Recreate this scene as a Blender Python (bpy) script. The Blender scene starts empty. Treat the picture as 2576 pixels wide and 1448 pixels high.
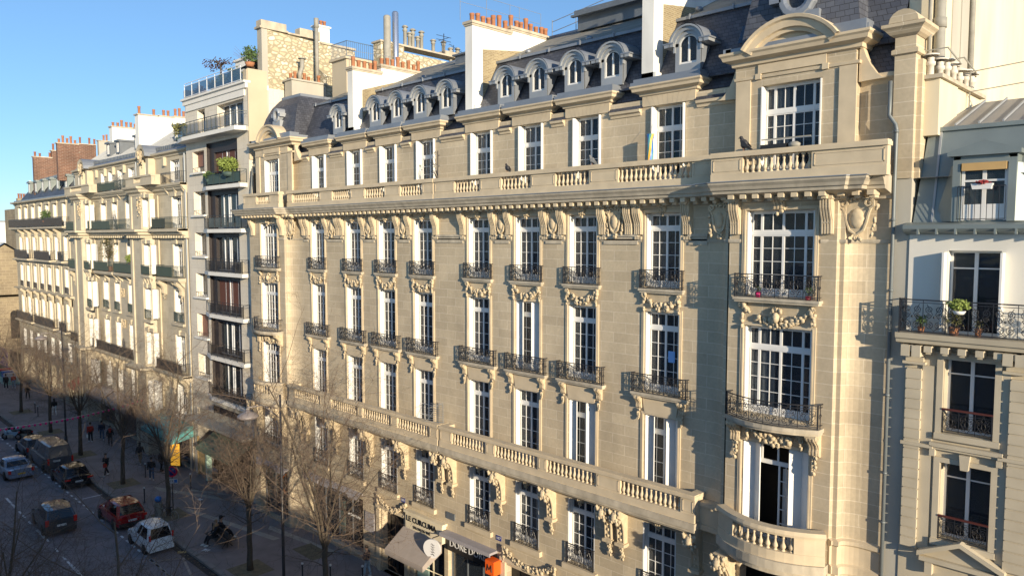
import bpy, math, random
from mathutils import Vector, Matrix
R = math.radians
sc = bpy.context.scene
# ---------------------------------------------------------------- camera
AZ, PITCH = R(45.34976), R(3.894978)
fh = Vector((-math.cos(AZ), math.sin(AZ), 0)); rt = Vector((math.sin(AZ), math.cos(AZ), 0))
fw = fh * math.cos(PITCH) + Vector((0, 0, -math.sin(PITCH))); up = rt.cross(fw)
cam = bpy.data.objects.new('camera', bpy.data.cameras.new('camera')); sc.collection.objects.link(cam)
cam.matrix_world = Matrix(((rt.x, up.x, -fw.x, 0), (rt.y, up.y, -fw.y, -25), (rt.z, up.z, -fw.z, 17.5), (0, 0, 0, 1)))
cam.data.sensor_width = 36; cam.data.lens = 1880 / 2575 * 36; cam.data.clip_start = .5; cam.data.clip_end = 3000
sc.camera = cam
# ---------------------------------------------------------------- sky and sun
SUN = Vector((2.85, -1.0, .57)).normalized()
w = bpy.data.worlds.new('World'); sc.world = w; w.use_nodes = True
nt = w.node_tree; bg = nt.nodes['Background']
sky = nt.nodes.new('ShaderNodeTexSky'); sky.sky_type = 'NISHITA'; sky.sun_disc = False
sky.sun_elevation = math.asin(SUN.z); sky.sun_rotation = math.atan2(SUN.x, SUN.y)
sky.altitude = 3000; sky.air_density = 1.2; sky.dust_density = 1.5; sky.ozone_density = 5
gm = nt.nodes.new('ShaderNodeGamma'); gm.inputs[1].default_value = .75; nt.links.new(sky.outputs[0], gm.inputs[0]); nt.links.new(gm.outputs[0], bg.inputs[0]); bg.inputs[1].default_value = .125
sl = bpy.data.lights.new('sun', 'SUN'); sl.energy = 3.25; sl.angle = R(.5); sl.color = (1, .84, .62)
so = bpy.data.objects.new('sun', sl); sc.collection.objects.link(so); so.rotation_euler = SUN.to_track_quat('Z', 'Y').to_euler()
sc.view_settings.view_transform = 'Standard'; sc.view_settings.look = 'None'
sc.view_settings.exposure = 1.16; sc.view_settings.gamma = 1
# ---------------------------------------------------------------- materials
MATS = {}
def newmat(name):
    m = bpy.data.materials.new(name); m.use_nodes = True; MATS[name] = m
    return m, m.node_tree, m.node_tree.nodes['Principled BSDF']
def N(nt, t, **k):
    n = nt.nodes.new(t)
    for a, b in k.items(): setattr(n, a, b)
    return n
def mat(name, col, rough=.7, metal=0., noise=.12, scale=3., spec=.5, bump=0., stretch=(1, 1, 1)):
    """principled with a little uneven colour"""
    m, nt, p = newmat(name)
    p.inputs['Roughness'].default_value = rough; p.inputs['Metallic'].default_value = metal
    p.inputs['Specular IOR Level'].default_value = spec
    g = N(nt, 'ShaderNodeNewGeometry'); mp = N(nt, 'ShaderNodeMapping'); mp.inputs['Scale'].default_value = stretch
    nz = N(nt, 'ShaderNodeTexNoise'); nz.inputs['Scale'].default_value = scale; nz.inputs['Detail'].default_value = 5
    mx = N(nt, 'ShaderNodeMix', data_type='RGBA'); c = Vector(col)
    mx.inputs['A'].default_value = (*(c * (1 - noise * 1.6)), 1); mx.inputs['B'].default_value = (*[min(1, v) for v in c * (1 + noise * 1.6)], 1)
    nt.links.new(g.outputs['Position'], mp.inputs[0]); nt.links.new(mp.outputs[0], nz.inputs['Vector'])
    nt.links.new(nz.outputs[0], mx.inputs['Factor']); nt.links.new(mx.outputs['Result'], p.inputs['Base Color'])
    if bump:
        b = N(nt, 'ShaderNodeBump'); b.inputs['Strength'].default_value = bump; b.inputs['Distance'].default_value = .02
        nt.links.new(nz.outputs[0], b.inputs['Height']); nt.links.new(b.outputs[0], p.inputs['Normal'])
    return m
def bricks(name, c1, c2, cm, bw, rh, ms, rough=.85, stain=.25, sscale=.35, off=.5, bump=.3, zoff=0., streak=(1, 1, .35), sq=1., sqf=2, soft=.1):
    """ashlar, brick, slate or tile courses laid in metres on (x+y, z)"""
    m, nt, p = newmat(name); L = nt.links.new
    g = N(nt, 'ShaderNodeNewGeometry'); s = N(nt, 'ShaderNodeSeparateXYZ'); a = N(nt, 'ShaderNodeMath'); c = N(nt, 'ShaderNodeCombineXYZ')
    L(g.outputs['Position'], s.inputs[0]); L(s.outputs[0], a.inputs[0]); L(s.outputs[1], a.inputs[1]); L(a.outputs[0], c.inputs[0])
    z = N(nt, 'ShaderNodeMath'); z.inputs[1].default_value = 40 + zoff; L(s.outputs[2], z.inputs[0]); L(z.outputs[0], c.inputs[1])
    b = N(nt, 'ShaderNodeTexBrick', offset=off, squash=sq, squash_frequency=sqf); L(c.outputs[0], b.inputs['Vector'])
    for k, v in (('Color1', (*c1, 1)), ('Color2', (*c2, 1)), ('Mortar', (*cm, 1)), ('Scale', 1), ('Mortar Size', ms), ('Mortar Smooth', soft), ('Brick Width', bw), ('Row Height', rh)):
        b.inputs[k].default_value = v
    mp = N(nt, 'ShaderNodeMapping'); mp.inputs['Scale'].default_value = streak; L(g.outputs['Position'], mp.inputs[0])
    n1 = N(nt, 'ShaderNodeTexNoise'); n1.inputs['Scale'].default_value = sscale; n1.inputs['Detail'].default_value = 8; n1.inputs['Roughness'].default_value = .62
    L(mp.outputs[0], n1.inputs['Vector'])
    r = N(nt, 'ShaderNodeMapRange'); r.inputs['From Min'].default_value = .3; r.inputs['From Max'].default_value = .7
    r.inputs['To Min'].default_value = 1 - stain; r.inputs['To Max'].default_value = 1 + stain * .35; L(n1.outputs[0], r.inputs[0])
    n2 = N(nt, 'ShaderNodeTexNoise'); n2.inputs['Scale'].default_value = 9; n2.inputs['Detail'].default_value = 6; L(g.outputs['Position'], n2.inputs['Vector'])
    r2 = N(nt, 'ShaderNodeMapRange'); r2.inputs['From Min'].default_value = .3; r2.inputs['From Max'].default_value = .7
    r2.inputs['To Min'].default_value = .93; r2.inputs['To Max'].default_value = 1.05; L(n2.outputs[0], r2.inputs[0])
    mu = N(nt, 'ShaderNodeMath', operation='MULTIPLY'); L(r.outputs[0], mu.inputs[0]); L(r2.outputs[0], mu.inputs[1])
    vm = N(nt, 'ShaderNodeVectorMath', operation='SCALE'); L(b.outputs['Color'], vm.inputs[0]); L(mu.outputs[0], vm.inputs['Scale'])
    L(vm.outputs[0], p.inputs['Base Color']); p.inputs['Roughness'].default_value = rough
    bp = N(nt, 'ShaderNodeBump'); bp.inputs['Strength'].default_value = bump; bp.inputs['Distance'].default_value = .015; bp.invert = True
    L(b.outputs['Fac'], bp.inputs['Height']); L(bp.outputs[0], p.inputs['Normal'])
    return m
bricks('ashlar', (.585, .49, .34), (.50, .415, .287), (.68, .59, .44), 1.25, .425, .013, stain=.28, sscale=.5, streak=(1, 1, .55))
mat('stone', (.57, .475, .33), .85, noise=.16, scale=1.6, bump=.25)
mat('stone_carved', (.54, .445, .30), .85, noise=.2, scale=5, bump=.4)
mat('stone_worn', (.46, .405, .31), .9, noise=.34, scale=2.2, bump=.3, stretch=(1, 1, .5))
bricks('pale_ashlar', (.56, .50, .38), (.48, .43, .325), (.58, .53, .43), 1.1, .5, .01, stain=.2)
mat('pale_stone', (.50, .44, .325), .85, noise=.14, scale=1.2, bump=.2)
mat('pale_carved', (.46, .40, .29), .85, noise=.2, scale=3, bump=.4)
bricks('far_ashlar', (.50, .45, .335), (.43, .385, .29), (.46, .41, .32), 1.2, .5, .01, stain=.24)
mat('render_white', (.74, .72, .66), .85, noise=.1, scale=.9, stretch=(1, 1, .3))
mat('render_bright', (.80, .785, .73), .8, noise=.17, scale=1.1, stretch=(1, 1, .4))
mat('wall_white', (.70, .675, .60), .8, noise=.1, scale=.7, stretch=(1, 1, .3))
mat('render_grey', (.42, .40, .34), .9, noise=.2, scale=.8, stretch=(1, 1, .3))
mat('render_beige', (.50, .43, .31), .9, noise=.12, scale=.5)
mat('wall_cream', (.68, .60, .43), .85, noise=.2, scale=.9, stretch=(1, 1, .25))
bricks('plate_grey', (.72, .66, .55), (.66, .605, .50), (.54, .49, .41), 1.4, 1.1, .012, stain=.2, off=0.)
bricks('dark_tile', (.045, .035, .036), (.03, .024, .026), (.012, .01, .01), .11, .055, .008, rough=.5, stain=.1)
bricks('yellow_brick', (.36, .29, .16), (.25, .19, .10), (.42, .37, .26), .24, .08, .012, stain=.3)
bricks('red_brick', (.20, .098, .062), (.13, .062, .042), (.27, .20, .15), .5, .17, .022, stain=.35, sscale=.8)
bricks('slate', (.105, .112, .135), (.065, .07, .088), (.02, .02, .026), .26, .15, .008, rough=.5, stain=.35, sscale=.7, bump=.6)
bricks('slate_large', (.115, .125, .15), (.08, .087, .11), (.03, .032, .04), .3, .2, .01, rough=.5, stain=.3, bump=.6)
mat('zinc', (.25, .275, .31), .45, metal=.35, noise=.15, scale=1.3)
mat('zinc_pale', (.35, .37, .385), .5, metal=.3, noise=.14, scale=1.)
mat('zinc_green', (.225, .262, .258), .5, metal=.35, noise=.16, scale=.9)
mat('zinc_dark', (.16, .18, .20), .5, metal=.3, noise=.15, scale=2)
mat('tile_grey', (.235, .225, .19), .9, noise=.3, scale=1.6, bump=.5)
mat('white_paint', (.72, .72, .70), .45, noise=.04, scale=2)
mat('shutter_white', (.74, .735, .70), .5, noise=.04, scale=2)
mat('metal_frame', (.66, .69, .72), .4, noise=.05)
mat('iron', (.022, .022, .026), .45, noise=.1, spec=.6)
mat('iron_green', (.028, .045, .042), .5, noise=.1)
mat('rail_steel', (.35, .37, .38), .4, metal=.4)
mat('rail_blue', (.10, .15, .22), .3, noise=.08)
mat('rail_screen', (.03, .028, .03), .8, noise=.1)
mat('screen_green', (.05, .085, .075), .7, noise=.1)
mat('curtain_white', (.62, .62, .6), .9, noise=.12, scale=3)
mat('curtain_blue', (.30, .36, .42), .9, noise=.12, scale=3)
mat('curtain_green', (.23, .29, .26), .9, noise=.15, scale=3)
mat('curtain_grey', (.38, .35, .31), .9, noise=.12, scale=3)
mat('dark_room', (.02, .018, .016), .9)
mat('roller_brown', (.19, .085, .065), .6, noise=.08)
mat('terracotta', (.36, .155, .075), .85, noise=.22, scale=6)
mat('terracotta_dark', (.27, .11, .06), .85, noise=.25, scale=6)
mat('flue_grey', (.30, .29, .25), .7, noise=.2, scale=4)
mat('steel', (.75, .76, .78), .25, metal=.9, noise=.05)
mat('lead_pipe', (.16, .18, .185), .5, metal=.2, noise=.1)
mat('asphalt', (.205, .176, .18), .85, noise=.3, scale=.9, bump=.2)
mat('pavement', (.26, .22, .208), .85, noise=.3, scale=.7, bump=.2)
mat('pavement_sunlit', (.42, .38, .32), .9, noise=.25, scale=1.5)  # paler pavement colour for the painted sunlight streaks
mat('kerb_stone', (.24, .225, .21), .85, noise=.25, scale=2)
mat('gutter_dark', (.03, .028, .028), .7, noise=.3)
mat('earth', (.2, .165, .1), .95, noise=.35, scale=3, bump=.5)
mat('road_paint', (.66, .65, .66), .7, noise=.35, scale=3)
mat('road_paint_worn', (.38, .32, .27), .8, noise=.4, scale=3)
mat('bark', (.085, .068, .048), .9, noise=.35, scale=6, bump=.6)
mat('twig', (.115, .083, .06), .9, noise=.25, scale=3)
mat('leaf', (.07, .12, .035), .8, noise=.4, scale=5)
mat('leaf_olive', (.16, .16, .06), .8, noise=.4, scale=5)
mat('leaf_bright', (.18, .235, .05), .8, noise=.35, scale=5)
mat('leaf_rust', (.19, .07, .03), .8, noise=.4, scale=5)
mat('flower_red', (.28, .03, .035), .7, noise=.3, scale=9)
mat('pot_red', (.35, .012, .025), .4)
mat('skin', (.45, .27, .19), .6, noise=.05)
mat('hair_dark', (.02, .014, .01), .6)
mat('black_cloth', (.013, .013, .015), .85, noise=.15, scale=6)
mat('navy_cloth', (.018, .024, .05), .85, noise=.15, scale=6)
mat('red_cloth', (.42, .022, .012), .8, noise=.12, scale=6)
mat('blue_jeans', (.06, .10, .17), .85, noise=.15, scale=6)
mat('pale_jeans', (.35, .44, .50), .85, noise=.12, scale=6)
mat('white_cloth', (.75, .74, .70), .8, noise=.06)
mat('tan_cloth', (.30, .20, .11), .85, noise=.12)
mat('rubber', (.012, .012, .012), .8)
mat('plastic_black', (.02, .02, .02), .4)
mat('lamp_grey', (.21, .185, .178), .45, noise=.05)
mat('wood_bench', (.06, .055, .05), .7, noise=.2)
mat('awning_grey', (.34, .32, .33), .8, noise=.08)
mat('awning_taupe', (.36, .31, .27), .85, noise=.1)
mat('awning_teal', (.10, .33, .33), .8, noise=.08)
mat('awning_purple', (.13, .085, .19), .8, noise=.12)
mat('awning_red', (.32, .03, .02), .8, noise=.15)
mat('sign_black', (.012, .012, .013), .35)
mat('sign_white', (.6, .6, .6), .5, noise=.03)
mat('sign_blue', (.015, .03, .20), .4, noise=.03)
mat('sign_brightblue', (.02, .16, .5), .4, noise=.03)
mat('sign_lightblue', (.2, .42, .8), .5, noise=.03)
mat('sign_orange', (.85, .12, .012), .45, noise=.03)
mat('sign_orange2', (.55, .16, .03), .5, noise=.05)
mat('sign_red', (.55, .012, .05), .5, noise=.03)
mat('sign_yellow', (.85, .47, .05), .5, noise=.06)
mat('pink_bulb', (.75, .02, .18), .4, noise=.03)
mat('pillar_red', (.5, .05, .02), .6, noise=.08)
mat('shop_green', (.42, .60, .50), .5, noise=.06)
mat('plate_white', (.75, .75, .72), .5, noise=.02)
mat('plate_yellow', (.75, .45, .02), .5, noise=.02)
mat('tail_red', (.55, .02, .012), .25, noise=.03)
mat('head_glass', (.6, .62, .62), .15, noise=.03)
mat('rust_orange', (.55, .17, .04), .8, noise=.1)
def paint(name, col, rough=.2, metal=.0):
    m, nt, p = newmat(name); p.inputs['Base Color'].default_value = (*col, 1); p.inputs['Roughness'].default_value = rough
    p.inputs['Metallic'].default_value = metal; p.inputs['Coat Weight'].default_value = .8; p.inputs['Coat Roughness'].default_value = .04
paint('paint_white', (.70, .74, .76)); paint('paint_black', (.008, .008, .010)); paint('paint_red', (.30, .006, .008)); paint('paint_grey', (.10, .11, .125), .3, .3)
paint('paint_silver', (.26, .32, .43), .3, .5); paint('paint_navy', (.02, .028, .05)); paint('paint_darkgrey', (.03, .032, .036), .3); paint('paint_paleblue', (.30, .42, .50), .3)
def glassmat(name, tint, alpha, rough=.03, wav=.0):
    m, nt, p = newmat(name); p.inputs['Base Color'].default_value = (*tint, 1); p.inputs['Roughness'].default_value = rough
    p.inputs['Alpha'].default_value = alpha; p.inputs['IOR'].default_value = 1.5; p.inputs['Specular IOR Level'].default_value = .6
    if wav:
        g = N(nt, 'ShaderNodeNewGeometry'); nz = N(nt, 'ShaderNodeTexNoise'); nz.inputs['Scale'].default_value = 1.3; b = N(nt, 'ShaderNodeBump')
        b.inputs['Strength'].default_value = wav; b.inputs['Distance'].default_value = .05
        nt.links.new(g.outputs['Position'], nz.inputs['Vector']); nt.links.new(nz.outputs[0], b.inputs['Height']); nt.links.new(b.outputs[0], p.inputs['Normal'])
glassmat('glass', (.035, .045, .06), .42, wav=.35)
glassmat('car_glass', (.006, .008, .012), 1.)
glassmat('glass_rail', (.035, .03, .026), .72, .1)
glassmat('glass_blue', (.035, .07, .12), .85, .15)
M = MATS
# ---------------------------------------------------------------- mesh builder
class MB:
    def __init__(s): s.v = []; s.f = []; s.m = []; s.cur = 0; s.sm = []; s.smooth = False
    def add(s, vs, fs):
        o = len(s.v); s.v += [tuple(p) for p in vs]
        for f in fs: s.f.append([i + o for i in f]); s.m.append(s.cur); s.sm.append(s.smooth)
        return s
    def box(s, x0, x1, y0, y1, z0, z1):
        return s.add([(x0, y0, z0), (x1, y0, z0), (x1, y1, z0), (x0, y1, z0), (x0, y0, z1), (x1, y0, z1), (x1, y1, z1), (x0, y1, z1)],
              [(0, 3, 2, 1), (4, 5, 6, 7), (0, 1, 5, 4), (1, 2, 6, 5), (2, 3, 7, 6), (3, 0, 4, 7)])
    def poly(s, pts): return s.add(pts, [tuple(range(len(pts)))])
    def prism(s, pts, ax, a, b):
        """extrude a 2-D outline along axis ax from a to b"""
        def P(p, t): return {'x': (t, p[0], p[1]), 'y': (p[0], t, p[1]), 'z': (p[0], p[1], t)}[ax]
        n = len(pts); v = [P(p, a) for p in pts] + [P(p, b) for p in pts]
        return s.add(v, [tuple(range(n))[::-1], tuple(range(n, 2 * n))] + [(i, (i + 1) % n, n + (i + 1) % n, n + i) for i in range(n)])
    def tube(s, path, r, n=4, cap=True):
        path = [Vector(p) for p in path]; k = len(path); rs = r if isinstance(r, (list, tuple)) else [r] * k
        o = len(s.v); prev = None
        for i, p in enumerate(path):
            t = (path[min(i + 1, k - 1)] - path[max(i - 1, 0)])
            if t.length < 1e-9: t = Vector((0, 0, 1))
            t.normalize()
            if prev is None: a = t.cross(Vector((0, 0, 1)) if abs(t.z) < .9 else Vector((1, 0, 0)))
            else: a = prev - t * prev.dot(t)
            if a.length < 1e-6: a = t.orthogonal()
            a.normalize(); prev = a; b = t.cross(a)
            for j in range(n):
                q = 2 * math.pi * (j + .5) / n; s.v.append(tuple(p + (a * math.cos(q) + b * math.sin(q)) * rs[i]))
        for i in range(k - 1):
            for j in range(n):
                s.f.append([o + i * n + j, o + i * n + (j + 1) % n, o + (i + 1) * n + (j + 1) % n, o + (i + 1) * n + j]); s.m.append(s.cur); s.sm.append(s.smooth or n > 5)
        if cap and n > 2:
            s.f.append([o + j for j in range(n)][::-1]); s.f.append([o + (k - 1) * n + j for j in range(n)]); s.m += [s.cur] * 2; s.sm += [False] * 2
        return s
    def lathe(s, prof, cx, cy, n=8, z0=0., a0=0., a1=2 * math.pi):
        full = abs(a1 - a0 - 2 * math.pi) < 1e-6; c = n if full else n + 1; o = len(s.v)
        for r, z in prof:
            for j in range(c):
                q = a0 + (a1 - a0) * j / n; s.v.append((cx + r * math.cos(q), cy + r * math.sin(q), z0 + z))
        for i in range(len(prof) - 1):
            for j in range(n):
                k = (j + 1) % c; s.f.append([o + i * c + j, o + i * c + k, o + (i + 1) * c + k, o + (i + 1) * c + j]); s.m.append(s.cur); s.sm.append(True)
        return s
    def blob(s, c, rx, ry, rz, n=6, m=4, jit=0., rnd=None):
        o = len(s.v); rnd = rnd or random
        for i in range(m + 1):
            th = math.pi * i / m
            for j in range(n):
                q = 2 * math.pi * j / n + i * .4; k = 1 + (rnd.uniform(-jit, jit) if jit else 0)
                s.v.append((c[0] + rx * k * math.sin(th) * math.cos(q), c[1] + ry * k * math.sin(th) * math.sin(q), c[2] + rz * k * math.cos(th)))
        for i in range(m):
            for j in range(n):
                s.f.append([o + i * n + j, o + (i + 1) * n + j, o + (i + 1) * n + (j + 1) % n, o + i * n + (j + 1) % n]); s.m.append(s.cur); s.sm.append(True)
        return s
    def sweep(s, path, prof, closed=True, smooth=False):
        """profile (out, z) carried along a plan path; out is to the right of the path's direction"""
        n = len(path); m = len(prof); o = len(s.v)
        for i, p in enumerate(path):
            def nrm(a, b):
                d = Vector((b[0] - a[0], b[1] - a[1])); d.normalize(); return Vector((d.y, -d.x))
            ns = []
            if i > 0: ns.append(nrm(path[i - 1], p))
            if i < n - 1: ns.append(nrm(p, path[i + 1]))
            b = sum(ns, Vector((0, 0))); b.normalize(); k = 1 / max(.35, b.dot(ns[0]))
            for (u, z) in prof: s.v.append((p[0] + b.x * u * k, p[1] + b.y * u * k, z))
        for i in range(n - 1):
            for j in range(m if closed else m - 1):
                jj = (j + 1) % m; s.f.append([o + i * m + j, o + i * m + jj, o + (i + 1) * m + jj, o + (i + 1) * m + j]); s.m.append(s.cur); s.sm.append(smooth)
        if closed:
            s.f.append([o + j for j in range(m)][::-1]); s.f.append([o + (n - 1) * m + j for j in range(m)]); s.m += [s.cur] * 2; s.sm += [False] * 2
        return s
    def wall(s, x0, x1, z0, z1, holes, y=0., d=.5, back=True):
        """wall sheet on plane y with openings (xa, xb, za, zb) and their reveals going in by d"""
        hs = [(max(a, x0), min(b, x1), max(c, z0), min(e, z1)) for a, b, c, e in holes if b > x0 and a < x1 and e > z0 and c < z1]
        xs = sorted({x0, x1, *[h[0] for h in hs], *[h[1] for h in hs]}); zs = sorted({z0, z1, *[h[2] for h in hs], *[h[3] for h in hs]})
        for i in range(len(xs) - 1):
            for j in range(len(zs) - 1):
                cx, cz = (xs[i] + xs[i + 1]) / 2, (zs[j] + zs[j + 1]) / 2
                if any(h[0] < cx < h[1] and h[2] < cz < h[3] for h in hs): continue
                s.poly([(xs[i], y, zs[j]), (xs[i + 1], y, zs[j]), (xs[i + 1], y, zs[j + 1]), (xs[i], y, zs[j + 1])])
        for a, b, c, e in hs:
            s.poly([(a, y, c), (a, y, e), (a, y + d, e), (a, y + d, c)]); s.poly([(b, y, c), (b, y + d, c), (b, y + d, e), (b, y, e)])
            s.poly([(a, y, e), (b, y, e), (b, y + d, e), (a, y + d, e)]); s.poly([(a, y, c), (a, y + d, c), (b, y + d, c), (b, y, c)])
        return s
    def xf(s, mtx):
        s.v = [tuple(mtx @ Vector(p)) for p in s.v]; return s
    def mesh(s, name, mats):
        me = bpy.data.meshes.new(name); me.from_pydata(s.v, [], s.f)
        for mm in (mats if isinstance(mats, (list, tuple)) else [mats]): me.materials.append(M[mm])
        me.polygons.foreach_set('material_index', s.m); me.polygons.foreach_set('use_smooth', s.sm); me.update()
        return me
COL = sc.collection
def link(o): COL.objects.link(o); return o
def obj(name, me, parent=None, loc=None, rz=0., world=True, scale=None):
    """one mesh object; loc given in world (parents here are never rotated unless world=False)"""
    o = link(bpy.data.objects.new(name, me))
    l = Vector(loc) if loc is not None else Vector((0, 0, 0))
    if parent is not None:
        o.parent = parent
        if world: l = l - wloc(parent)
    o.location = l; o.rotation_euler = (0, 0, rz)
    if scale: o.scale = scale
    return o
def wloc(o):
    l = Vector(o.location)
    while o.parent: o = o.parent; l += o.location
    return l
def part(name, mb, mats, parent, loc=None, **k): return obj(name, mb.mesh(name, mats), parent, loc, **k)
def tag(o, label=None, cat=None, group=None, kind=None):
    for a, b in (('label', label), ('category', cat), ('group', group), ('kind', kind)):
        if b: o[a] = b
    return o
def thing(name, label, cat, loc, group=None, rz=0.):
    o = link(bpy.data.objects.new(name, None)); o.location = loc; o.rotation_euler = (0, 0, rz); o.empty_display_size = .3
    return tag(o, label, cat, group)
def kids(o): return [c for c in bpy.data.objects if c.parent is o]
def dup(o, parent=None, tree=None):
    if tree is None:
        tree = {}
        for c in bpy.data.objects:
            if c.parent: tree.setdefault(c.parent.name, []).append(c)
    c = link(o.copy()); c.parent = parent
    for k in tree.get(o.name, []): dup(k, c, tree)
    return c
CACHE = {}
def cached(key, fn):
    if key not in CACHE: CACHE[key] = fn()
    return CACHE[key]
FONTS = {}
def textmesh(s, size, matname, ext=.01, align='CENTER', name='lettering', bold=0.):
    cu = bpy.data.curves.new(name, 'FONT'); cu.body = s; cu.size = size; cu.extrude = ext; cu.align_x = align; cu.align_y = 'CENTER'; cu.offset = bold; cu.resolution_u = 2
    o = link(bpy.data.objects.new(name, cu)); bpy.context.view_layer.update()
    me = bpy.data.meshes.new_from_object(o.evaluated_get(bpy.context.evaluated_depsgraph_get())); me.name = name
    bpy.data.objects.remove(o); bpy.data.curves.remove(cu); me.materials.clear(); me.materials.append(M[matname])
    me.transform(Matrix.Rotation(math.pi / 2, 4, 'X'))     # letters stand upright and face -y
    return me
GZ = -2.0   # pavement level; the road lies .14 lower
# ---------------------------------------------------------------- ground
def ground():
    b = MB(); b.box(-600, 300, -400, 400, GZ - 1.2, GZ - .22); tag(part('ground', b, 'pavement', None), kind='structure')
    b = MB(); b.poly([(-400, -17.9, GZ - .14), (60, -17.9, GZ - .14), (60, -6.9, GZ - .14), (-400, -6.9, GZ - .14)]); tag(part('road', b, 'asphalt', None), kind='structure')
    b = MB(); b.box(-400, 60, -6.62, .3, GZ - .3, GZ); tag(part('pavement', b, 'pavement', None), kind='structure')
    b = MB()
    x = -130
    while x < 0:
        b.box(x, x + 1.18, -6.92, -6.62, GZ - .3, GZ + .002); x += 1.2
    tag(part('kerb', b, 'kerb_stone', None), kind='structure')
    b = MB(); b.poly([(-130, -7.35, GZ - .136), (0, -7.35, GZ - .136), (0, -6.9, GZ - .136), (-130, -6.9, GZ - .136)]); tag(part('gutter', b, 'gutter_dark', None), kind='structure')
    b = MB(); b.box(-400, 60, -28, -17.9, GZ - .3, GZ); tag(part('pavement', b, 'pavement', None), kind='structure')
    # painted lines
    rnd = random.Random(5)
    b = MB(); z = GZ - .135
    def strip(x0, x1, y0, y1): b.poly([(x0, y0, z), (x1, y0, z), (x1, y1, z), (x0, y1, z)])
    for x in (-57.4, -49.7, -42.6, -36, -66, -74.6, -83, -92): strip(x, x + 2.9, -12.62, -12.46)
    for x in (-52.9, -51.3, -50.3, -59.4, -62.1, -61): strip(x, x + .65, -12.6, -12.48)
    x = -95
    while x < -41:
        if rnd.random() < .85: strip(x, x + rnd.uniform(.4, .55), -8.98, -8.84)
        x += 1.02
    strip(-61.75, -61.63, -8.55, -7.2)
    tag(part('road_markings', b, 'road_paint', None), kind='structure')
    b = MB()
    def seg(p, q, t):
        p, q = Vector(p), Vector(q); d = (q - p).normalized(); n = Vector((-d.y, d.x)) * t / 2
        b.poly([(*(p - n), z), (*(q - n), z), (*(q + n), z), (*(p + n), z)])
    for p, q, t in (((-46.45, -8.72), (-45.8, -7.4), .14), ((-45.8, -7.4), (-40.6, -8.6), .14), ((-47, -8.9), (-39, -9.0), .12), ((-44.3, -8.95), (-39.5, -10.4), .13)): seg(p, q, t)
    tag(part('bay_markings', b, 'road_paint_worn', None), kind='structure')
    # sunlight streaks painted as pale strips on the pavement, and earth pits round the trees
    b = MB(); z = GZ + .004
    for p in (((-60.4, -3.9), (-51.6, -.2), (-51.9, -.6), (-59, -3.95)), ((-53.6, -3.9), (-44, -1.9), (-44, -2.35), (-53.3, -4.25)), ((-46.5, -1.3), (-39.5, -.4), (-39.5, -.75), (-46, -1.7)),
              ((-57.6, -2.0), (-53.8, -.25), (-54, -.5), (-57.4, -2.3))):
        b.poly([(x, y, z) for x, y in p])
    tag(part('painted_sun_streaks', b, 'pavement_sunlit', None), kind='structure')
    b = MB()
    for x, y in ((-41.0, -5.4), (-53.2, -5.35), (-62.8, -5.3), (-73.9, -5.2), (-84.8, -5.0), (-97, -4.9), (-33, -5.4)):
        b.add([(x - 1.05, y - 1.0, GZ + .008), (x + 1.05, y - 1.0, GZ + .008), (x + 1.05, y + 1.0, GZ + .008), (x - 1.05, y + 1.0, GZ + .008)], [(0, 1, 2, 3)])
    b.box(-41.9, -39.5, -2.2, -.9, GZ - .1, GZ + .006)
    tag(part('earth_pits', b, 'earth', None), kind='structure')
    b = MB()
    for i in range(260):
        x = rnd.uniform(-66, -38); y = rnd.choice((rnd.uniform(-7.7, -6.95), rnd.uniform(-7.4, -6.95), rnd.uniform(-6.4, -3)))
        s = rnd.uniform(.02, .07); q = rnd.uniform(0, 3); zz = (GZ - .13 if y < -6.9 else GZ + .006)
        b.add([(x + s * math.cos(q + k * 1.57) * (1.6 if k % 2 else 1), y + s * math.sin(q + k * 1.57), zz + rnd.uniform(0, .02)) for k in range(4)], [(0, 1, 2, 3)])
    tag(part('fallen_leaves', b, 'earth', None), 'dry brown leaves scattered along the gutter', 'leaves', kind='stuff')
ground()
# ---------------------------------------------------------------- window kit
def frame_mesh(w, h, wide, y, tr=.2, rows=4):
    b = MB(); f = .06; t = .055
    x0, x1 = -w / 2, w / 2; zt = h * (1 - tr)
    b.box(x0, x0 + f, y, y + t, 0, h); b.box(x1 - f, x1, y, y + t, 0, h); b.box(x0 + f, x1 - f, y, y + t, h - f, h); b.box(x0 + f, x1 - f, y, y + t, 0, .1)
    b.box(x0 + f, x1 - f, y - .03, y + t + .004, zt - .07, zt + .07)
    leaves = [(x0 + f, x0 + f + w * .15), (x0 + f + w * .15, 0), (0, x1 - f - w * .15), (x1 - f - w * .15, x1 - f)] if wide else [(x0 + f, 0), (0, x1 - f)]
    for k, (a, c) in enumerate(leaves):
        s = .042; thin = (c - a) < w * .2
        for (za, zb, r) in ((.1, zt - .07, rows - 1), (zt + .07, h - f, 1)):
            b.box(a, a + s, y - .012, y + t + .002, za, zb); b.box(c - s, c, y - .012, y + t + .002, za, zb)
            b.box(a + s, c - s, y - .01, y + t, za, za + s * (1 if za > 1 else 4)); b.box(a + s, c - s, y - .01, y + t, zb - s, zb)
            if not thin: b.box((a + c) / 2 - .011, (a + c) / 2 + .011, y, y + .03, za + s, zb - s)
            for i in range(1, r + 1 if za < 1 else 1):
                z = za + .2 + (zb - za - .2) * i / (r + 1); b.box(a + s, c - s, y + .001, y + .031, z - .011, z + .011)
    return b.mesh('window', 'white_paint')
def glass_mesh(w, h, y):
    b = MB(); b.box(-w / 2 + .05, w / 2 - .05, y + .034, y + .042, .1, h - .05); return b.mesh('glass_pane', 'glass')
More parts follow.
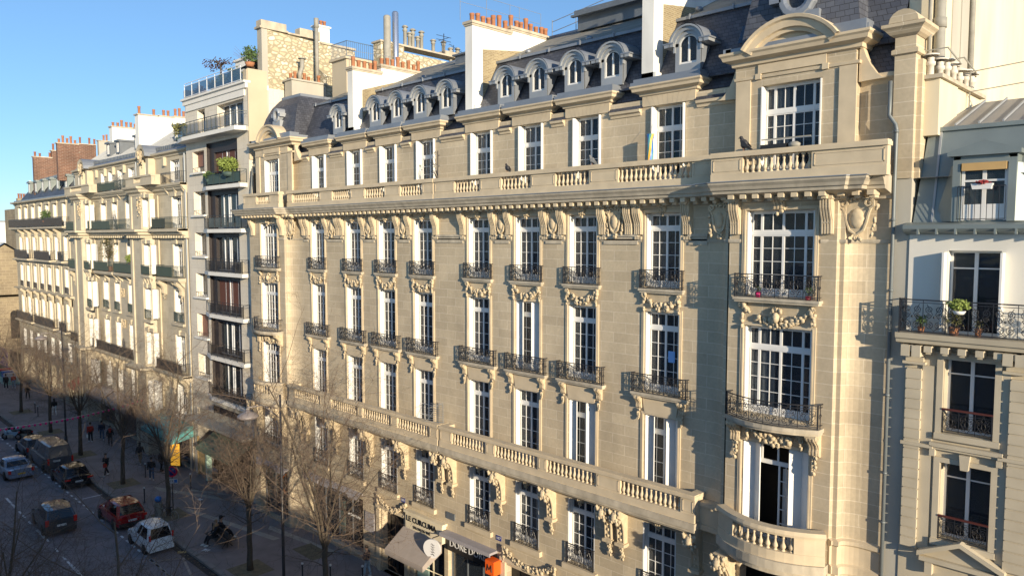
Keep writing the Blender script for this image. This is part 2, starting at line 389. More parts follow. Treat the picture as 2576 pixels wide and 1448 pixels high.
def curtain_mesh(x0, x1, h, y, m):
    b = MB(); n = max(4, int((x1 - x0) / .07)); ps = [(x0 + (x1 - x0) * i / n, y + .03 * (i % 2) + .015 * math.sin(i * 1.7)) for i in range(n + 1)]
    for (a, c), (d, e) in zip(ps, ps[1:]): b.poly([(a, c, .06), (d, e, .06), (d, e, h - .08), (a, c, h - .08)])
    return b.mesh('curtain', m)
def shutter_mesh(y0, y1, h, t=.045):
    """louvred shutter stack standing in the reveal, its slats facing +x"""
    b = MB(); b.box(0, t * .6, y0, y1, .03, h - .03)
    for a, c in ((y0, y0 + .06), (y1 - .06, y1)): b.box(t * .6, t, a, c, .03, h - .03)
    for z in (.03, h * .45, h - .12): b.box(t * .6, t, y0 + .06, y1 - .06, z, z + .09)
    z = .14
    while z < h - .16:
        b.add([(t * .62, y0 + .06, z), (t * .62, y1 - .06, z), (t * .98, y1 - .06, z - .035), (t * .98, y0 + .06, z - .035)], [(0, 1, 2, 3)]); z += .06
    return b.mesh('shutter', 'shutter_white')
RW = random.Random(11)
def window(root, x, z, w, h, y=0., dep=.3, wide=False, tr=.2, rows=4, sh='in', cur=None, out=.0, fm='white_paint', label=None, arch=False):
    kf = ('f', round(w, 2), round(h, 2), wide, dep, tr, rows)
    o = obj('window', cached(kf, lambda: frame_mesh(w, h, wide, dep, tr, rows)), root, (x, y, z))
    if label: o['label'] = label
    if arch:
        def am():
            q = MB(); a = w / 2 + .02; q.box(-a - .12, -a, -.045, .02, 0, h + .13); q.box(a, a + .12, -.045, .02, 0, h + .13); q.box(-a, a, -.045, .02, h + .02, h + .13)
            q.box(-a - .05, -a, -.06, -.045, 0, h + .06); q.box(a, a + .05, -.06, -.045, 0, h + .06); return q.mesh('architrave', 'stone')
        obj('architrave', cached(('ar', round(w, 2), round(h, 2)), am), o, (x, y, z))
    obj('glass_pane', cached(('g', *kf), lambda: glass_mesh(w, h, dep)), o, (x, y, z))
    cur = RW.choice(['none', 'left', 'both', 'left', 'full', 'both', 'full']) if cur is None else cur
    m = RW.choice(['curtain_white', 'curtain_grey', 'curtain_green', 'curtain_white', 'curtain_blue'])
    spans = {'none': [], 'left': [(-.48, -.12)], 'right': [(.1, .48)], 'both': [(-.48, -.22), (.22, .48)], 'full': [(-.48, .48)]}[cur]
    for a, c in spans:
        obj('curtain', cached(('c', a, c, m, kf), lambda: curtain_mesh(a * w, c * w, h, dep + .18, m)), o, (x, y, z))
    if sh:
        me = cached(('s', dep, round(h, 2), out), lambda: shutter_mesh(-out, dep - .03, h))
        obj('shutter', me, o, (x - w / 2 + .012, y, z)); obj('shutter', me, o, (x + w / 2 - .012, y, z), rz=0., scale=(-1, 1, 1))
    return o
def scroll(cx, cz, r, turns, a0, s, n=11):
    return [(cx + s * r * (1 - .72 * i / n) * math.cos(a0 + turns * 2 * math.pi * i / n), cz + r * (1 - .72 * i / n) * math.sin(a0 + turns * 2 * math.pi * i / n)) for i in range(n + 1)]
def railing_mesh(w, h, dep, bow=0., r=.014, name='railing', mm='iron', screen=None, fancy=True):
    """wrought-iron balcony rail, origin on the wall plane at slab level, front at y=-dep"""
    b = MB(); n = max(2, round(w / .5))
    def P(t, z):  # t across -w/2..w/2
        return (t, -dep - bow * (1 - (2 * t / w) ** 2), z)
    ts = [-w / 2 + w * i / 12 for i in range(13)] if bow else [-w / 2, w / 2]
    for z, k in ((h, 1.7), (h - .1, .8), (.1, .9), (.04, 1.1)): b.tube([P(t, z) for t in ts], r * k, 4)
    for s in (-1, 1):
        for z, k in ((h, 1.7), (h - .1, .8), (.1, 1)):
            if dep > .05: b.tube([(s * w / 2, -dep, z), (s * w / 2, 0, z)], r * k, 4)
        b.tube([P(s * w / 2, 0), P(s * w / 2, h + .03)], r * 2, 4)
        if dep > .05:
            b.tube([(s * w / 2, -dep * .45, 0), (s * w / 2, -dep * .45, h)], r, 4)
            b.tube([(s * w / 2, -dep / 2 + u, v) for u, v in scroll(0, h / 2, dep * .3, 1.2, 0, 1, 8)], r * .8, 3)
    u = w / n
    for i in range(n):
        c = -w / 2 + u * (i + .5)
        if i: b.tube([P(c - u / 2, .04), P(c - u / 2, h)], r, 4)
        if not fancy:
            for k in range(1, 4): b.tube([P(c - u / 2 + u * k / 4, .1), P(c - u / 2 + u * k / 4, h - .1)], r * .8, 3)
            continue
        m = (h - .2) / 2 + .1; R2 = min(u * .23, (h - .2) * .2)
        for s in (-1, 1):
            b.tube([P(a, z) for a, z in scroll(c + s * u * .22, m + (h - .2) * .26, R2, 1.35, -math.pi / 2, s, 9)], r * .9, 3)
            b.tube([P(a, z) for a, z in scroll(c + s * u * .22, m - (h - .2) * .26, R2 * .95, 1.35, math.pi / 2, s, 9)], r * .9, 3)
            b.tube([P(c + s * u * .04, .1), P(c + s * u * .38, m), P(c + s * u * .04, h - .1)], r * .75, 3)
        b.tube([P(c + u * .13 * math.cos(q), m + (h - .2) * .2 * math.sin(q)) for q in [k * math.pi / 4 for k in range(9)]], r * .8, 3)
        b.tube([P(c + u * .06 * math.cos(q), (h - .05) + .035 * math.sin(q)) for q in [k * math.pi / 2 for k in range(5)]], r * .7, 3)
    return b.mesh(name, mm)
def slab_mb(x0, x1, dep, z0, z1, bow=0., y=0., n=10):
    b = MB(); w = x1 - x0
    if not bow:
        b.box(x0, x1, y - dep, y + .02, z0 + (z1 - z0) * .45, z1); b.box(x0 + .04, x1 - .04, y - dep + .05, y + .02, z0, z0 + (z1 - z0) * .45 + .002); return b
    pts = [(x0, y + .02)] + [(x0 + w * i / n, y - dep - bow * (1 - (2 * i / n - 1) ** 2)) for i in range(n + 1)] + [(x1, y + .02)]
    b.prism(pts, 'z', z0 + (z1 - z0) * .4, z1)
    b.prism([(px + (.04 if px < (x0 + x1) / 2 else -.04), min(y + .02, py + .06)) for px, py in pts], 'z', z0, z0 + (z1 - z0) * .4 + .002); return b
def garland_mesh(w, hh, seed, head=False):
    """fruit and leaf swag between two bosses, in relief on y=0"""
    rnd = random.Random(seed); b = MB()
    for i in range(int(46 * w / 1.7)):
        t = rnd.uniform(-1, 1); x = t * w / 2 * .86; z = -hh * (.22 + .6 * (1 - t * t)) + rnd.uniform(-.09, .09) * (1.6 - t * t)
        s = rnd.uniform(.045, .10); b.blob((x, -.05 - rnd.random() * .06, z), s * rnd.uniform(.8, 1.5), s * .9, s * rnd.uniform(.8, 1.4), 5, 3, .25, rnd)
    for sd in (-1, 1):
        for i in range(13):
            z = -hh * rnd.uniform(.05, 1.05); s = rnd.uniform(.05, .1) * (1.15 + z / hh * .5)
            b.blob((sd * w / 2 * .93 + rnd.uniform(-.09, .09) * (1.2 + z / hh), -.06 - rnd.random() * .05, z), s, s, s * 1.2, 5, 3, .25, rnd)
        b.tube([(sd * w / 2 * .9 + sd * u, -.12, -.12 + v) for u, v in scroll(0, 0, .11, 1.3, 0, 1, 9)], .028, 4)
    if head:
        b.blob((0, -.16, -hh * .55), .13, .14, .19, 10, 8); b.blob((0, -.24, -hh * .57), .03, .05, .05, 5, 4)
        for s in (-1, 1): b.blob((s * .05, -.27, -hh * .5), .02, .02, .014, 5, 3)
        for i in range(16):
            q = rnd.uniform(-.6, 3.75); b.blob((.19 * math.cos(q), -.1, -hh * .5 + .24 * math.sin(q)), .07, .07, .09, 5, 3, .3, rnd)
    return b.mesh('garland', 'stone_carved')
def bracket_mesh(w, h, out, name='bracket', mm='stone_carved', leaf=.35, seed=1, lobes=True):
    """scrolled console: top at z=0 projecting by out, tapering down h, with a hanging leaf drop"""
    rnd = random.Random(seed); b = MB()
    pr = [(0, 0), (-out, 0), (-out, -.1 * h), (-out * .93, -.2 * h), (-out * .72, -.3 * h), (-out * .48, -.45 * h), (-out * .36, -.62 * h), (-out * .42, -.78 * h), (-out * .4, -.92 * h), (-out * .2, -h), (0, -h)]
    b.prism(pr, 'x', -w / 2, w / 2)
    for s in (-1, 0, 1):
        b.tube([(s * w * .3, y - .012, z) for y, z in pr[2:9]], w * .085, 4)
    for s in (-1, 1):
        b.tube([(s * (w / 2 + .008), -out * .78 + u, -.14 * h + v) for u, v in scroll(0, 0, min(out * .22, h * .14), 1.4, 0, 1, 8)], .018, 3)
    for i in range(int(11 * leaf / .35)):
        t = rnd.random(); b.blob((rnd.uniform(-1, 1) * w * .32 * (1 - t * .5), -out * .2 - rnd.random() * .05, -h - leaf * t), w * .16, .06, .075, 5, 3, .25, rnd)
    if lobes:
        for i in range(6): b.blob((rnd.uniform(-.4, .4) * w, -out * .9, -.05 * h - rnd.random() * .12 * h), w * .17, .05, .06, 5, 3, .25, rnd)
    return b.mesh(name, mm)
def triglyph_mesh(w, h, out):
    b = MB(); pr = [(0, 0), (-out, 0), (-out, -.07 * h), (-out * .96, -.25 * h), (-out * .72, -.42 * h), (-out * .42, -.6 * h), (-out * .34, -.8 * h), (-out * .34, -h), (0, -h)]
    b.prism(pr, 'x', -w / 2, w / 2)
    for s in (-.36, -.12, .12, .36):
        b.tube([(s * w, y - .02, z) for y, z in pr[1:8]], w * .075, 4)
    for s in (-1, 0, 1):
        for k in range(3): b.blob((s * w * .26, -out * .42, -h * (.5 + .09 * k)), .035, .04, .045, 5, 3)
    b.box(-w / 2 - .05, w / 2 + .05, -out - .05, 0, 0, .1)
    return b.mesh('console', 'stone')
def cartouche_mesh(w, h, seed=3):
    rnd = random.Random(seed); b = MB()
    sh = [(-.5, .95), (-.62, .6), (-.5, .25), (-.42, -.2), (-.3, -.6), (0, -.85), (.3, -.6), (.42, -.2), (.5, .25), (.62, .6), (.5, .95), (.2, 1.05), (-.2, 1.05)]
    sh = [(x * w * .62, z * h / 2 * .9) for x, z in sh]
    b.prism(sh, 'y', -.1, 0); b.tube([(x, -.1, z) for x, z in sh + sh[:1]], .045, 5)
    b.blob((0, -.1, 0), w * .22, .09, h * .24, 9, 6)
    for s in (-1, 1):
        b.tube([(s * (w * .33) + s * u, -.15, h * .36 + v) for u, v in scroll(0, 0, w * .16, 1.4, -1.5, 1, 9)], .04, 4)
        for i in range(12):
            t = rnd.random(); b.blob((s * w * (.5 - .12 * t * t + rnd.uniform(-.04, .04)), -.07, h * (.3 - .75 * t)), .06, .06, .08, 5, 3, .25, rnd)
    for i in range(7): b.blob((rnd.uniform(-.2, .2) * w, -.14, h * .45 + rnd.uniform(-.05, .08)), .07, .06, .06, 5, 3, .25, rnd)
    for i in range(5): b.blob((rnd.uniform(-.14, .14) * w, -.12, -h * .46 + rnd.uniform(-.06, .05)), .06, .06, .07, 5, 3, .25, rnd)
    return b.mesh('cartouche', 'stone_carved')
BAL = [(.075, 0), (.075, .05), (.045, .07), (.055, .12), (.085, .2), (.095, .28), (.08, .36), (.045, .48), (.035, .62), (.04, .72), (.055, .76), (.04, .8), (.05, .86), (.075, .9), (.075, 1)]
def balusters(b, x0, x1, y, z0, z1, step=.215, yf=None):
    n = max(2, int((x1 - x0) / step))
    for i in range(n):
        x = x0 + (x1 - x0) * (i + .5) / n; yy = yf(x) if yf else y
        b.lathe([(r * .98, t * (z1 - z0)) for r, t in BAL], x, yy, 7, z0)
def arc(cx, cy, rx, ry, a0, a1, n=7): return [(cx + rx * math.cos(a0 + (a1 - a0) * i / n), cy + ry * math.sin(a0 + (a1 - a0) * i / n)) for i in range(n + 1)]
# ---------------------------------------------------------------- the long stone building
PV = .55
def arch_console():
    b = MB(); rnd = random.Random(9)
    arcp = [(-.72 + .5 * math.sin(k / 6 * 1.57), -.25 - .95 * (1 - math.cos(k / 6 * 1.57))) for k in range(7)]
    pr = [(0, 0), (-.74, 0), (-.74, -.22)] + arcp + [(-.2, -1.45), (-.32, -1.5), (-.34, -1.62), (-.2, -1.68), (0, -1.7)]
    b.prism(pr, 'x', -.17, .17)
    for s in (-1, 1): b.tube([(s * .15, y - .02, z) for y, z in arcp + [(-.2, -1.45)]], .035, 5)
    for k in range(9): b.blob((0, arcp[min(6, k * 6 // 8)][0] - .03, arcp[min(6, k * 6 // 8)][1] - .02 * k), .07, .05, .07, 5, 3, .3, rnd)
    b.box(-.24, .24, -.36, 0, -1.62, -1.5)
    for k in range(16): t = rnd.random(); b.blob((rnd.uniform(-.13, .13) * (1 - t * .5), -.12 - rnd.random() * .05, -1.72 - .6 * t), .06, .06, .08, 5, 3, .3, rnd)
    return b.mesh('console', 'stone_carved')
def main_building():
    root = thing('apartment_building', 'long tan ashlar apartment building with slate mansard roof, stone balustrades and carved garlands', 'building', (-29.3, 0, GZ))
    P = lambda n, b, m, **k: part(n, b, m, root, **k)
    BAYS = [(-42.66, -41.1), (-38.7, -37.14), (-35.38, -33.82), (-32.12, -30.55), (-27.75, -26.2), (-24.48, -22.92), (-21.2, -19.65), (-17.18, -15.6)]
    # pavilion windows in true coordinates on y=-PV
    LPW = (-48.35, -46.05); RPW = (-12.6, -10.2)
    # ---- walls
    plan = [(-50.55, 0), (-50.0, -.02), (-50.0, -PV), (-45.15, -PV), (-45.05, -PV + .1)] + arc(-43.9, -PV + .1, 1.15, PV - .1, math.pi, math.pi / 2) + [(-14.15, 0)] + \
           arc(-14.1, -PV + .12, .62, PV - .12, math.pi / 2, 0, 6) + [(-13.35, -PV + .1), (-13.25, -PV), (-9.48, -PV), (-9.42, -PV + .12), (-9.28, -PV + .12)] + arc(-8.5, -PV + .12, .78, PV - .12, math.pi, math.pi / 2) + [(-8.02, 0)]
    LV = {'low': [], 'r3': [], 'r2': [], 'r1': []}
    holes = []
    for a, c in BAYS:
        holes += [(a, c, 15.5, 18.43), (a, c, 11.32, 14.53), (a, c, 6.85, 10.36), (a, c, 2.98, 5.92)]
    b = MB()
    b.wall(-43.9, -14.15, -2.0, 18.75, holes + [(-43.5, -37.3, -1.75, 1.75), (-35.35, -33.25, -2, 1.75), (-32.4, -29.75, -1.9, 1.4), (-29.45, -25.8, -1.9, 1.9), (-25.1, -21.9, -2, 1.6), (-20.9, -16, -1.9, 1.9)], 0., .5)
    for (x0, x1, wn) in ((-50.0, -45.15, LPW), (-13.25, -9.48, RPW)):
        hs = [(wn[0], wn[1], 15.45, 18.4), (wn[0], wn[1], 11.3, 14.4), (wn[0], wn[1], 6.9, 10.3)]
        hs += [(wn[0], wn[1], 2.98, 5.9), (x0 + .8 if x0 < -40 else x0 + .2, x1 - .2, -1.8, 1.75)]
        b.wall(x0, x1, -2.0, 18.75, hs, -PV, .5)
    # curved and return pieces
    segs = [plan[0:3], plan[3:13], plan[13:22], plan[23:]]
    for s in segs:
        for (x0, y0), (x1, y1) in zip(s, s[1:]):
            if abs(x1 - x0) > 20: continue
            b.poly([(x0, y0, -2), (x1, y1, -2), (x1, y1, 18.75), (x0, y0, 18.75)])
    P('wall', b, 'ashlar')
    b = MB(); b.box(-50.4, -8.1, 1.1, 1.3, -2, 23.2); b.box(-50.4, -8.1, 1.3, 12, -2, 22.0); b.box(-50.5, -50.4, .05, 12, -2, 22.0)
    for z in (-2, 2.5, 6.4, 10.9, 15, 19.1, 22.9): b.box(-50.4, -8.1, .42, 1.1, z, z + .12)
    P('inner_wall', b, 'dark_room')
    # ---- entablature and cornice
    led = [(-.05, 17.28), (.03, 17.3), (.05, 17.36), (.05, 17.42), (-.05, 17.43)]
    b = MB(); xs = [-43.9] + sum([[q[0] - .2, q[1] + .2] for q in BAYS], []) + [-14.15]
    for u, v in zip(xs[::2], xs[1::2]): b.sweep([(u, 0), (v, 0)], led)
    b.sweep([(RPW[1] + .2, -PV)] + plan[24:], led); b.sweep(plan[13:23] + [(RPW[0] - .2, -PV)], led); b.sweep([(LPW[1] + .2, -PV)] + plan[3:13], led)
    for i, (a, c) in enumerate(list(zip([-43.6] + [q[1] + .35 for q in BAYS], [q[0] - .35 for q in BAYS] + [-14.4]))):
        b.box(a, c, -.1, 0, 17.52, 17.62); b.box(a + .03, c - .03, -.05, 0, 17.2, 17.52)
    b.sweep(plan, [(-.05, 18.68), (.1, 18.7), (.1, 18.78), (.2, 18.86), (.72, 18.98), (.74, 19.08), (.8, 19.1), (.84, 19.2), (.92, 19.3), (.92, 19.36), (-.6, 19.42)])
    P('cornice', b, 'stone_worn')
    b = MB(); b.sweep([(x, y) for x, y in plan], [(.3, 19.395), (.91, 19.366), (.95, 19.37), (.95, 19.40), (.3, 19.44)]); P('cornice_flashing', b, 'zinc')
    b = MB(); L = -50.1
    x = -49.9
    while x < -8.2:
        y = -PV if (x < -45.1 or -13.3 < x < -9.4) else (-.2 if (x < -44 or -14.1 < x < -13.2 or x > -9.4) else 0)
        b.box(x, x + .2, y - .66, y - .14, 18.8, 18.955); b.box(x + .02, x + .18, y - .5, y - .14, 18.72, 18.8); x += .45
    P('modillions', b, 'stone')
    # ---- balustrade over the cornice
    def balustrade(name, path, yb, runs, z, x0, x1, dies=True, ends=(True, True), pmat='stone', yo=0.):
        zb, z0, z1, zt = z; b = MB()
        b.box(x0, x1, yb - .17, yb + .17, zb, z0); b.box(x0 - .03, x1 + .03, yb - .21, yb + .21, z1, zt - .05); b.box(x0 - .01, x1 + .01, yb - .18, yb + .18, zt - .05, zt)
        cuts = [x0] + [q for r in runs for q in r] + [x1]
        for a, c in zip(cuts[::2], cuts[1::2]):
            if c - a > .02:
                b.box(a, c, yb - .14, yb + .14, z0, z1)
                if c - a > .5:
                    for q in ((a + .08, c - .08, z0 + .08, z0 + .11), (a + .08, c - .08, z1 - .11, z1 - .08), (a + .08, a + .11, z0 + .08, z1 - .08), (c - .11, c - .08, z0 + .08, z1 - .08)): b.box(q[0], q[1], yb - .155, yb - .138, q[2], q[3])
        o = P(name, b, pmat)
        for a, c in runs:
            q = MB(); balusters(q, a, c, yb, z0, z1); part('balusters', q, 'stone', o)
        return o
    K = .982
    runs = [(-44.74, -41.42), (-39.96, -37.96), (-36.51, -34.58), (-33.15, -31.23)]
    balustrade('balustrade', None, -.45, [(a * K, c * K) for a, c in runs], (19.36, 19.68, 20.27, 20.47), -44.6, -29.75)
    runs = [(-28.67, -26.79), (-25.33, -23.39), (-21.92, -20.0), (-18.52, -15.09)]
    balustrade('balustrade', None, -.42, [(a * K, c * K) for a, c in runs], (19.36, 19.68, 20.27, 20.46), -29.7, -13.75)
    K2 = .962
    balustrade('balustrade', None, -.45 - PV, [(-49.6 * K2, -47.75 * K2)], (19.36, 19.68, 20.24, 20.42), -49.6, -44.65)
    balustrade('balustrade', None, -.45 - PV, [(-13.0 * K2, -10.53 * K2)], (19.36, 19.68, 20.24, 20.42), -13.7, -7.85)
    # ---- top storey, set back behind the balustrade
    T = .25; kx = 1.01
    TB = [((a + c) / 2 * .9985, 1.5) for a, c in BAYS]; zt = 22.64
    TB = [(x, wd) for x, wd in zip((-41.97, -38.0, -34.67, -31.33, -27.0, -23.7, -20.42, -16.38), [1.5] * 8)]
    b = MB(); b.wall(-45.2, -13.3, 19.3, 22.95, [(x - .77, x + .77, 19.7, zt) for x, _ in TB], T, .42)
    yt = T - PV + .15
    LW = (-48.35, -46.35); RW2 = (-12.37, -10.25)
    # pavilions of the top storey
    for x0, x1, wn in ((-49.7, -45.2, LW), (-13.35, -9.2, RW2)):
        b.wall(x0, x1, 19.3, 23.9, [(wn[0], wn[1], 19.7, 22.72)], yt, .5)
        for xx in (x0, x1): b.poly([(xx, yt, 19.3), (xx, 1.6, 19.3), (xx, 1.6, 23.9), (xx, yt, 23.9)])
    b.wall(-9.2, -8.0, 19.3, 22.45, [], T, .3); b.wall(-50.5, -49.7, 19.3, 22.45, [], T, .3)
    P('upper_wall', b, 'ashlar')
    b = MB(); b.box(-50.5, -8.05, -.6, 1.3, 19.3, 19.44); P('terrace_floor', b, 'stone_worn')
    # flat arch stones above each top window, its little cornice and zinc cap
    for x, _ in TB:
        heads = MB(); cor = MB(); zc = MB(); heads.box(x - 1.2, x + 1.2, T - .05, T + .8, 22.66, 23.15)
        for k in range(-4, 5):
            heads.poly([(x + k * .2 - .01 , T - .056, 22.68), (x + k * .2 + .008, T - .056, 22.68), (x + k * .26 + .008, T - .056, 23.13), (x + k * .26 - .01, T - .056, 23.13)])
        cor.sweep([(x - 1.22, T + .75), (x - 1.22, T - .02), (x + 1.22, T - .02), (x + 1.22, T + .75)], [(0, 23.05), (.08, 23.08), (.1, 23.16), (.3, 23.24), (.32, 23.34), (.38, 23.4), (.38, 23.46), (0, 23.5)])
        zc.box(x - 1.58, x + 1.58, T - .36, T + .5, 23.465, 23.60); zc.box(x - 1.5, x + 1.5, T - .26, T + .5, 23.60, 23.74)
        o = P('window_head', heads, 'stone'); part('cornice', cor, 'stone', o); part('zinc_cap', zc, 'zinc', o)
    ed = [-45.2] + sum([[x - 1.25, x + 1.25] for x, _ in TB], []) + [-13.3]
    for a, c in zip(ed[::2], ed[1::2]):
        if c - a < .1: continue
        lowc = MB(); sl = MB(); lowc.sweep([(a + .02, T), (c - .02, T)], [(0, 22.35), (.05, 22.36), (.07, 22.46), (.16, 22.5), (.18, 22.6), (-.1, 22.62)])
        sl.add([(a - .1, T - .1, 22.62), (c + .1, T - .1, 22.62), (c + .1, T + .62, 23.65), (a - .1, T + .62, 23.65)], [(0, 1, 2, 3)]); P('string_cornice', lowc, 'stone'); P('slate_skirt', sl, 'slate')
    for a, c in ((-9.15, -8.05), (-50.5, -49.75)):
        lowc = MB(); sl = MB(); lowc.sweep([(a, T), (c, T)], [(0, 22.3), (.07, 22.4), (.18, 22.5), (.2, 22.62), (-.1, 22.64)]); sl.add([(a, T - .1, 22.64), (c, T - .1, 22.64), (c, T + .8, 24.3), (a, T + .8, 24.3)], [(0, 1, 2, 3)]); P('string_cornice', lowc, 'stone'); P('slate_skirt', sl, 'slate')
    # ---- mansard
    b = MB(); yb0, yb1 = .45, 2.0
    b.add([(-45.2, yb0, 23.5), (-13.0, yb0, 23.5), (-13.0, yb1, 26.3), (-45.2, yb1, 26.3)], [(0, 1, 2, 3)])
    roof = P('mansard_roof', b, 'slate')
    b = MB(); b.add([(-45.5, yb1 - .05, 26.32), (-13, yb1 - .05, 26.32), (-13, 6.3, 28.4), (-45.5, 6.3, 28.4)], [(0, 1, 2, 3)]); b.add([(-45.5, 6.3, 28.4), (-13, 6.3, 28.4), (-13, 12, 26), (-45.5, 12, 26)], [(0, 1, 2, 3)])
    part('upper_roof', b, 'tile_grey', roof)
    b = MB(); b.box(-45.5, -13, yb1 - .14, yb1 + .06, 26.24, 26.36); b.sweep([(-45.5, 6.3), (-13, 6.3)], [(.15, 28.34), (.15, 28.42), (0, 28.5), (-.15, 28.42), (-.15, 28.34)])
    x = -45
    while x < -13: b.box(x, x + .05, yb1 - .2, yb1 - .14, 26.2, 26.42); x += 1.9
    part('ridge_flashing', b, 'zinc', roof)
    gut = MB(); gut.box(-45.2, -13.2, T + .4, yb0 + .12, 23.5, 23.68); part('gutter', gut, 'zinc', roof)
    b = MB(); b.prism([(5.2, 28.0), (5.2, 28.7), (4.9, 28.75), (4.9, 28.95), (8, 29.4), (8, 28)], 'x', -25.1, -17.9); b.box(-25.2, -17.8, 4.75, 4.95, 28.62, 28.72); b.box(-34.3, -28.2, 4.9, 8, 27.6, 28.35); b.box(-34.4, -28.2, 4.75, 4.95, 28.2, 28.3)
    part('roof_lantern', b, 'zinc_dark', roof)
    b = MB()
    for x, y, z in ((-26.4, 2.9, 26.8), (-16.7, 2.9, 26.85), (-34.9, 3, 26.8), (-21.9, 2.2, 26.5)): b.blob((x, y, z), .18, .2, .14, 8, 4)
    b.tube([(-29.0, 2.6, 26.6), (-29.0, 2.6, 27.2)], .1, 8); b.lathe([(.2, 0), (.2, .05), (0, .15)], -29.0, 2.6, 8, 27.2)
    part('roof_vent', b, 'zinc', roof)
    # ---- dormers
    def dormer_mesh():
        b = MB(); w = .55; y0 = 0.; H = .76   # half width, front plane, springing
        b.box(-w, w, 0, .1, -.38, -.02)          # sill panel
        for s in (-1, 1):
            a, c = (s * w, s * (w - .17)); b.box(min(a, c), max(a, c), 0, .16, -.02, H + .02)
            b.box(min(s * w, s * (w + .07)), max(s * w, s * (w + .07)), -.05, .1, H - .32, H + .12)
            b.poly([(s * w, .02, -.38), (s * w, .16 + H * .62, H), (s * w, .02, H)][::s])
        # arched head: ring, then a barrel roof running back into the slope
        n = 12; ri, ro = .42, .77
        ring = lambda r, y, z0=H - .1: [(r * math.cos(math.pi * i / n), y, z0 + r * math.sin(math.pi * i / n)) for i in range(n + 1)]
        for (ra, ya), (rb, yb) in (((ri, 0), (.56, 0)), ((.56, 0), (.56, -.08)), ((.56, -.08), (.7, -.08)), ((.7, -.08), (.7, -.16)), ((.7, -.16), (ro, -.16)), ((ri, .16), (ri, 0))):
            A, B = ring(ra, ya), ring(rb, yb)
            for i in range(n): b.poly([A[i], A[i + 1], B[i + 1], B[i]])
        b.box(-w - .42, -.56, -.16, .75, H - .1, H + .02); b.box(.56, w + .42, -.16, .75, H - .1, H + .02)
        return b.mesh('dormer', 'zinc_pale'), 
    def droof():
        b = MB(); n = 12; H = .76; ro = .785
        A = [(ro * math.cos(math.pi * i / n), -.17, H - .1 + ro * math.sin(math.pi * i / n) * 1.02) for i in range(n + 1)]
        B = [(x, 1.25 + .1 * abs(x), z) for x, y, z in A]
        b.smooth = True
        for i in range(n): b.poly([A[i], B[i], B[i + 1], A[i + 1]])
        b.smooth = False
        for s in (-1, 1): b.box(min(s * .55, s * 1.02), max(s * .55, s * 1.02), -.18, .75, H + .02, H + .07)
        for s in (-1, 1): b.add([(s * .585, .01, -.38), (s * .585, .75, .8), (s * .585, .01, .8)], [(0, 1, 2)][::1])
        return b.mesh('dormer_roof', 'zinc')
    def dwin():
        b = MB(); H = .76; n = 10
        b.box(-.42, -.36, .09, .15, 0, H - .1); b.box(.36, .42, .09, .15, 0, H - .1); b.box(-.34, .34, .09, .15, 0, .07); b.box(-.035, .035, .07, .16, .07, H + .22)
        A = [(.36 * math.cos(math.pi * i / n), H - .1 + .36 * math.sin(math.pi * i / n)) for i in range(n + 1)]; B = [(.42 * math.cos(math.pi * i / n), H - .1 + .42 * math.sin(math.pi * i / n)) for i in range(n + 1)]
        for i in range(n): b.poly([(A[i][0], .09, A[i][1]), (A[i + 1][0], .09, A[i + 1][1]), (B[i + 1][0], .09, B[i + 1][1]), (B[i][0], .09, B[i][1])])
        return b.mesh('window', 'white_paint')
    def dglass():
        b = MB(); n = 10; A = [(.36 * math.cos(math.pi * i / n), .76 - .1 + .36 * math.sin(math.pi * i / n)) for i in range(n + 1)]
        b.prism([(-.37, .03), (.37, .03)] + A, 'y', .12, .128); return b.mesh('glass_pane', 'glass')
    def dcur():
        b = MB(); n = 10; A = [(.38 * math.cos(math.pi * i / n), .76 - .1 + .38 * math.sin(math.pi * i / n)) for i in range(n + 1)]
        b.prism([(-.38, -.02), (.38, -.02)] + A, 'y', .3, .31); return b.mesh('curtain', 'curtain_grey')
    dm, = dormer_mesh(); dr, dw, dg, dc = droof(), dwin(), dglass(), dcur()
    kd = 25.45 / 25.9
    for x in (-40.75, -36.78, -34.66, -32.59, -30.4, -25.97, -23.85, -21.68, -19.62, -15.95):
        x *= kd; l = (x, .42, 24.14)
        o = obj('dormer', dm, root, l); obj('dormer_roof', dr, o, l); obj('window', dw, o, l); obj('glass_pane', dg, o, l); obj('curtain', dc, o, l)
    # skylight
    b = MB(); b.add([(-13.9, .95, 24.62), (-13.3, .95, 24.62), (-13.3, 1.35, 25.35), (-13.9, 1.35, 25.35)], [(0, 1, 2, 3)]); P('skylight', b, 'glass_blue')
    # ---- party-wall chimneys
    def chimney(name, x0, x1, steps, zb, label=None, brick=True, pots=None, mat_='render_bright'):
        b = MB()
        for (ya, yb, zt_) in steps: b.box(x0, x1, ya, yb, zb, zt_)
        b.box(x0 - .0, x1 + .12, .3, .75, zb, zb + .5)
        o = P('chimney_stack', b, mat_)
        c = MB()
        for (ya, yb, zt_) in steps: c.box(x0 - .1, x1 + .1, ya - .1, yb + .05, zt_, zt_ + .13); c.box(x0 - .05, x1 + .05, ya - .05, yb + .02, zt_ - .09, zt_)
        part('coping', c, 'stone_worn', o)
        if brick:
            c = MB(); c.add([(x1 + .004, .95, 24.2), (x1 + .004, 3.9, 27.2), (x1 + .004, .95, steps[0][2] - 1.15)], [(0, 1, 2)]); part('brick_patch', c, 'yellow_brick', o)
        rnd = random.Random(name)
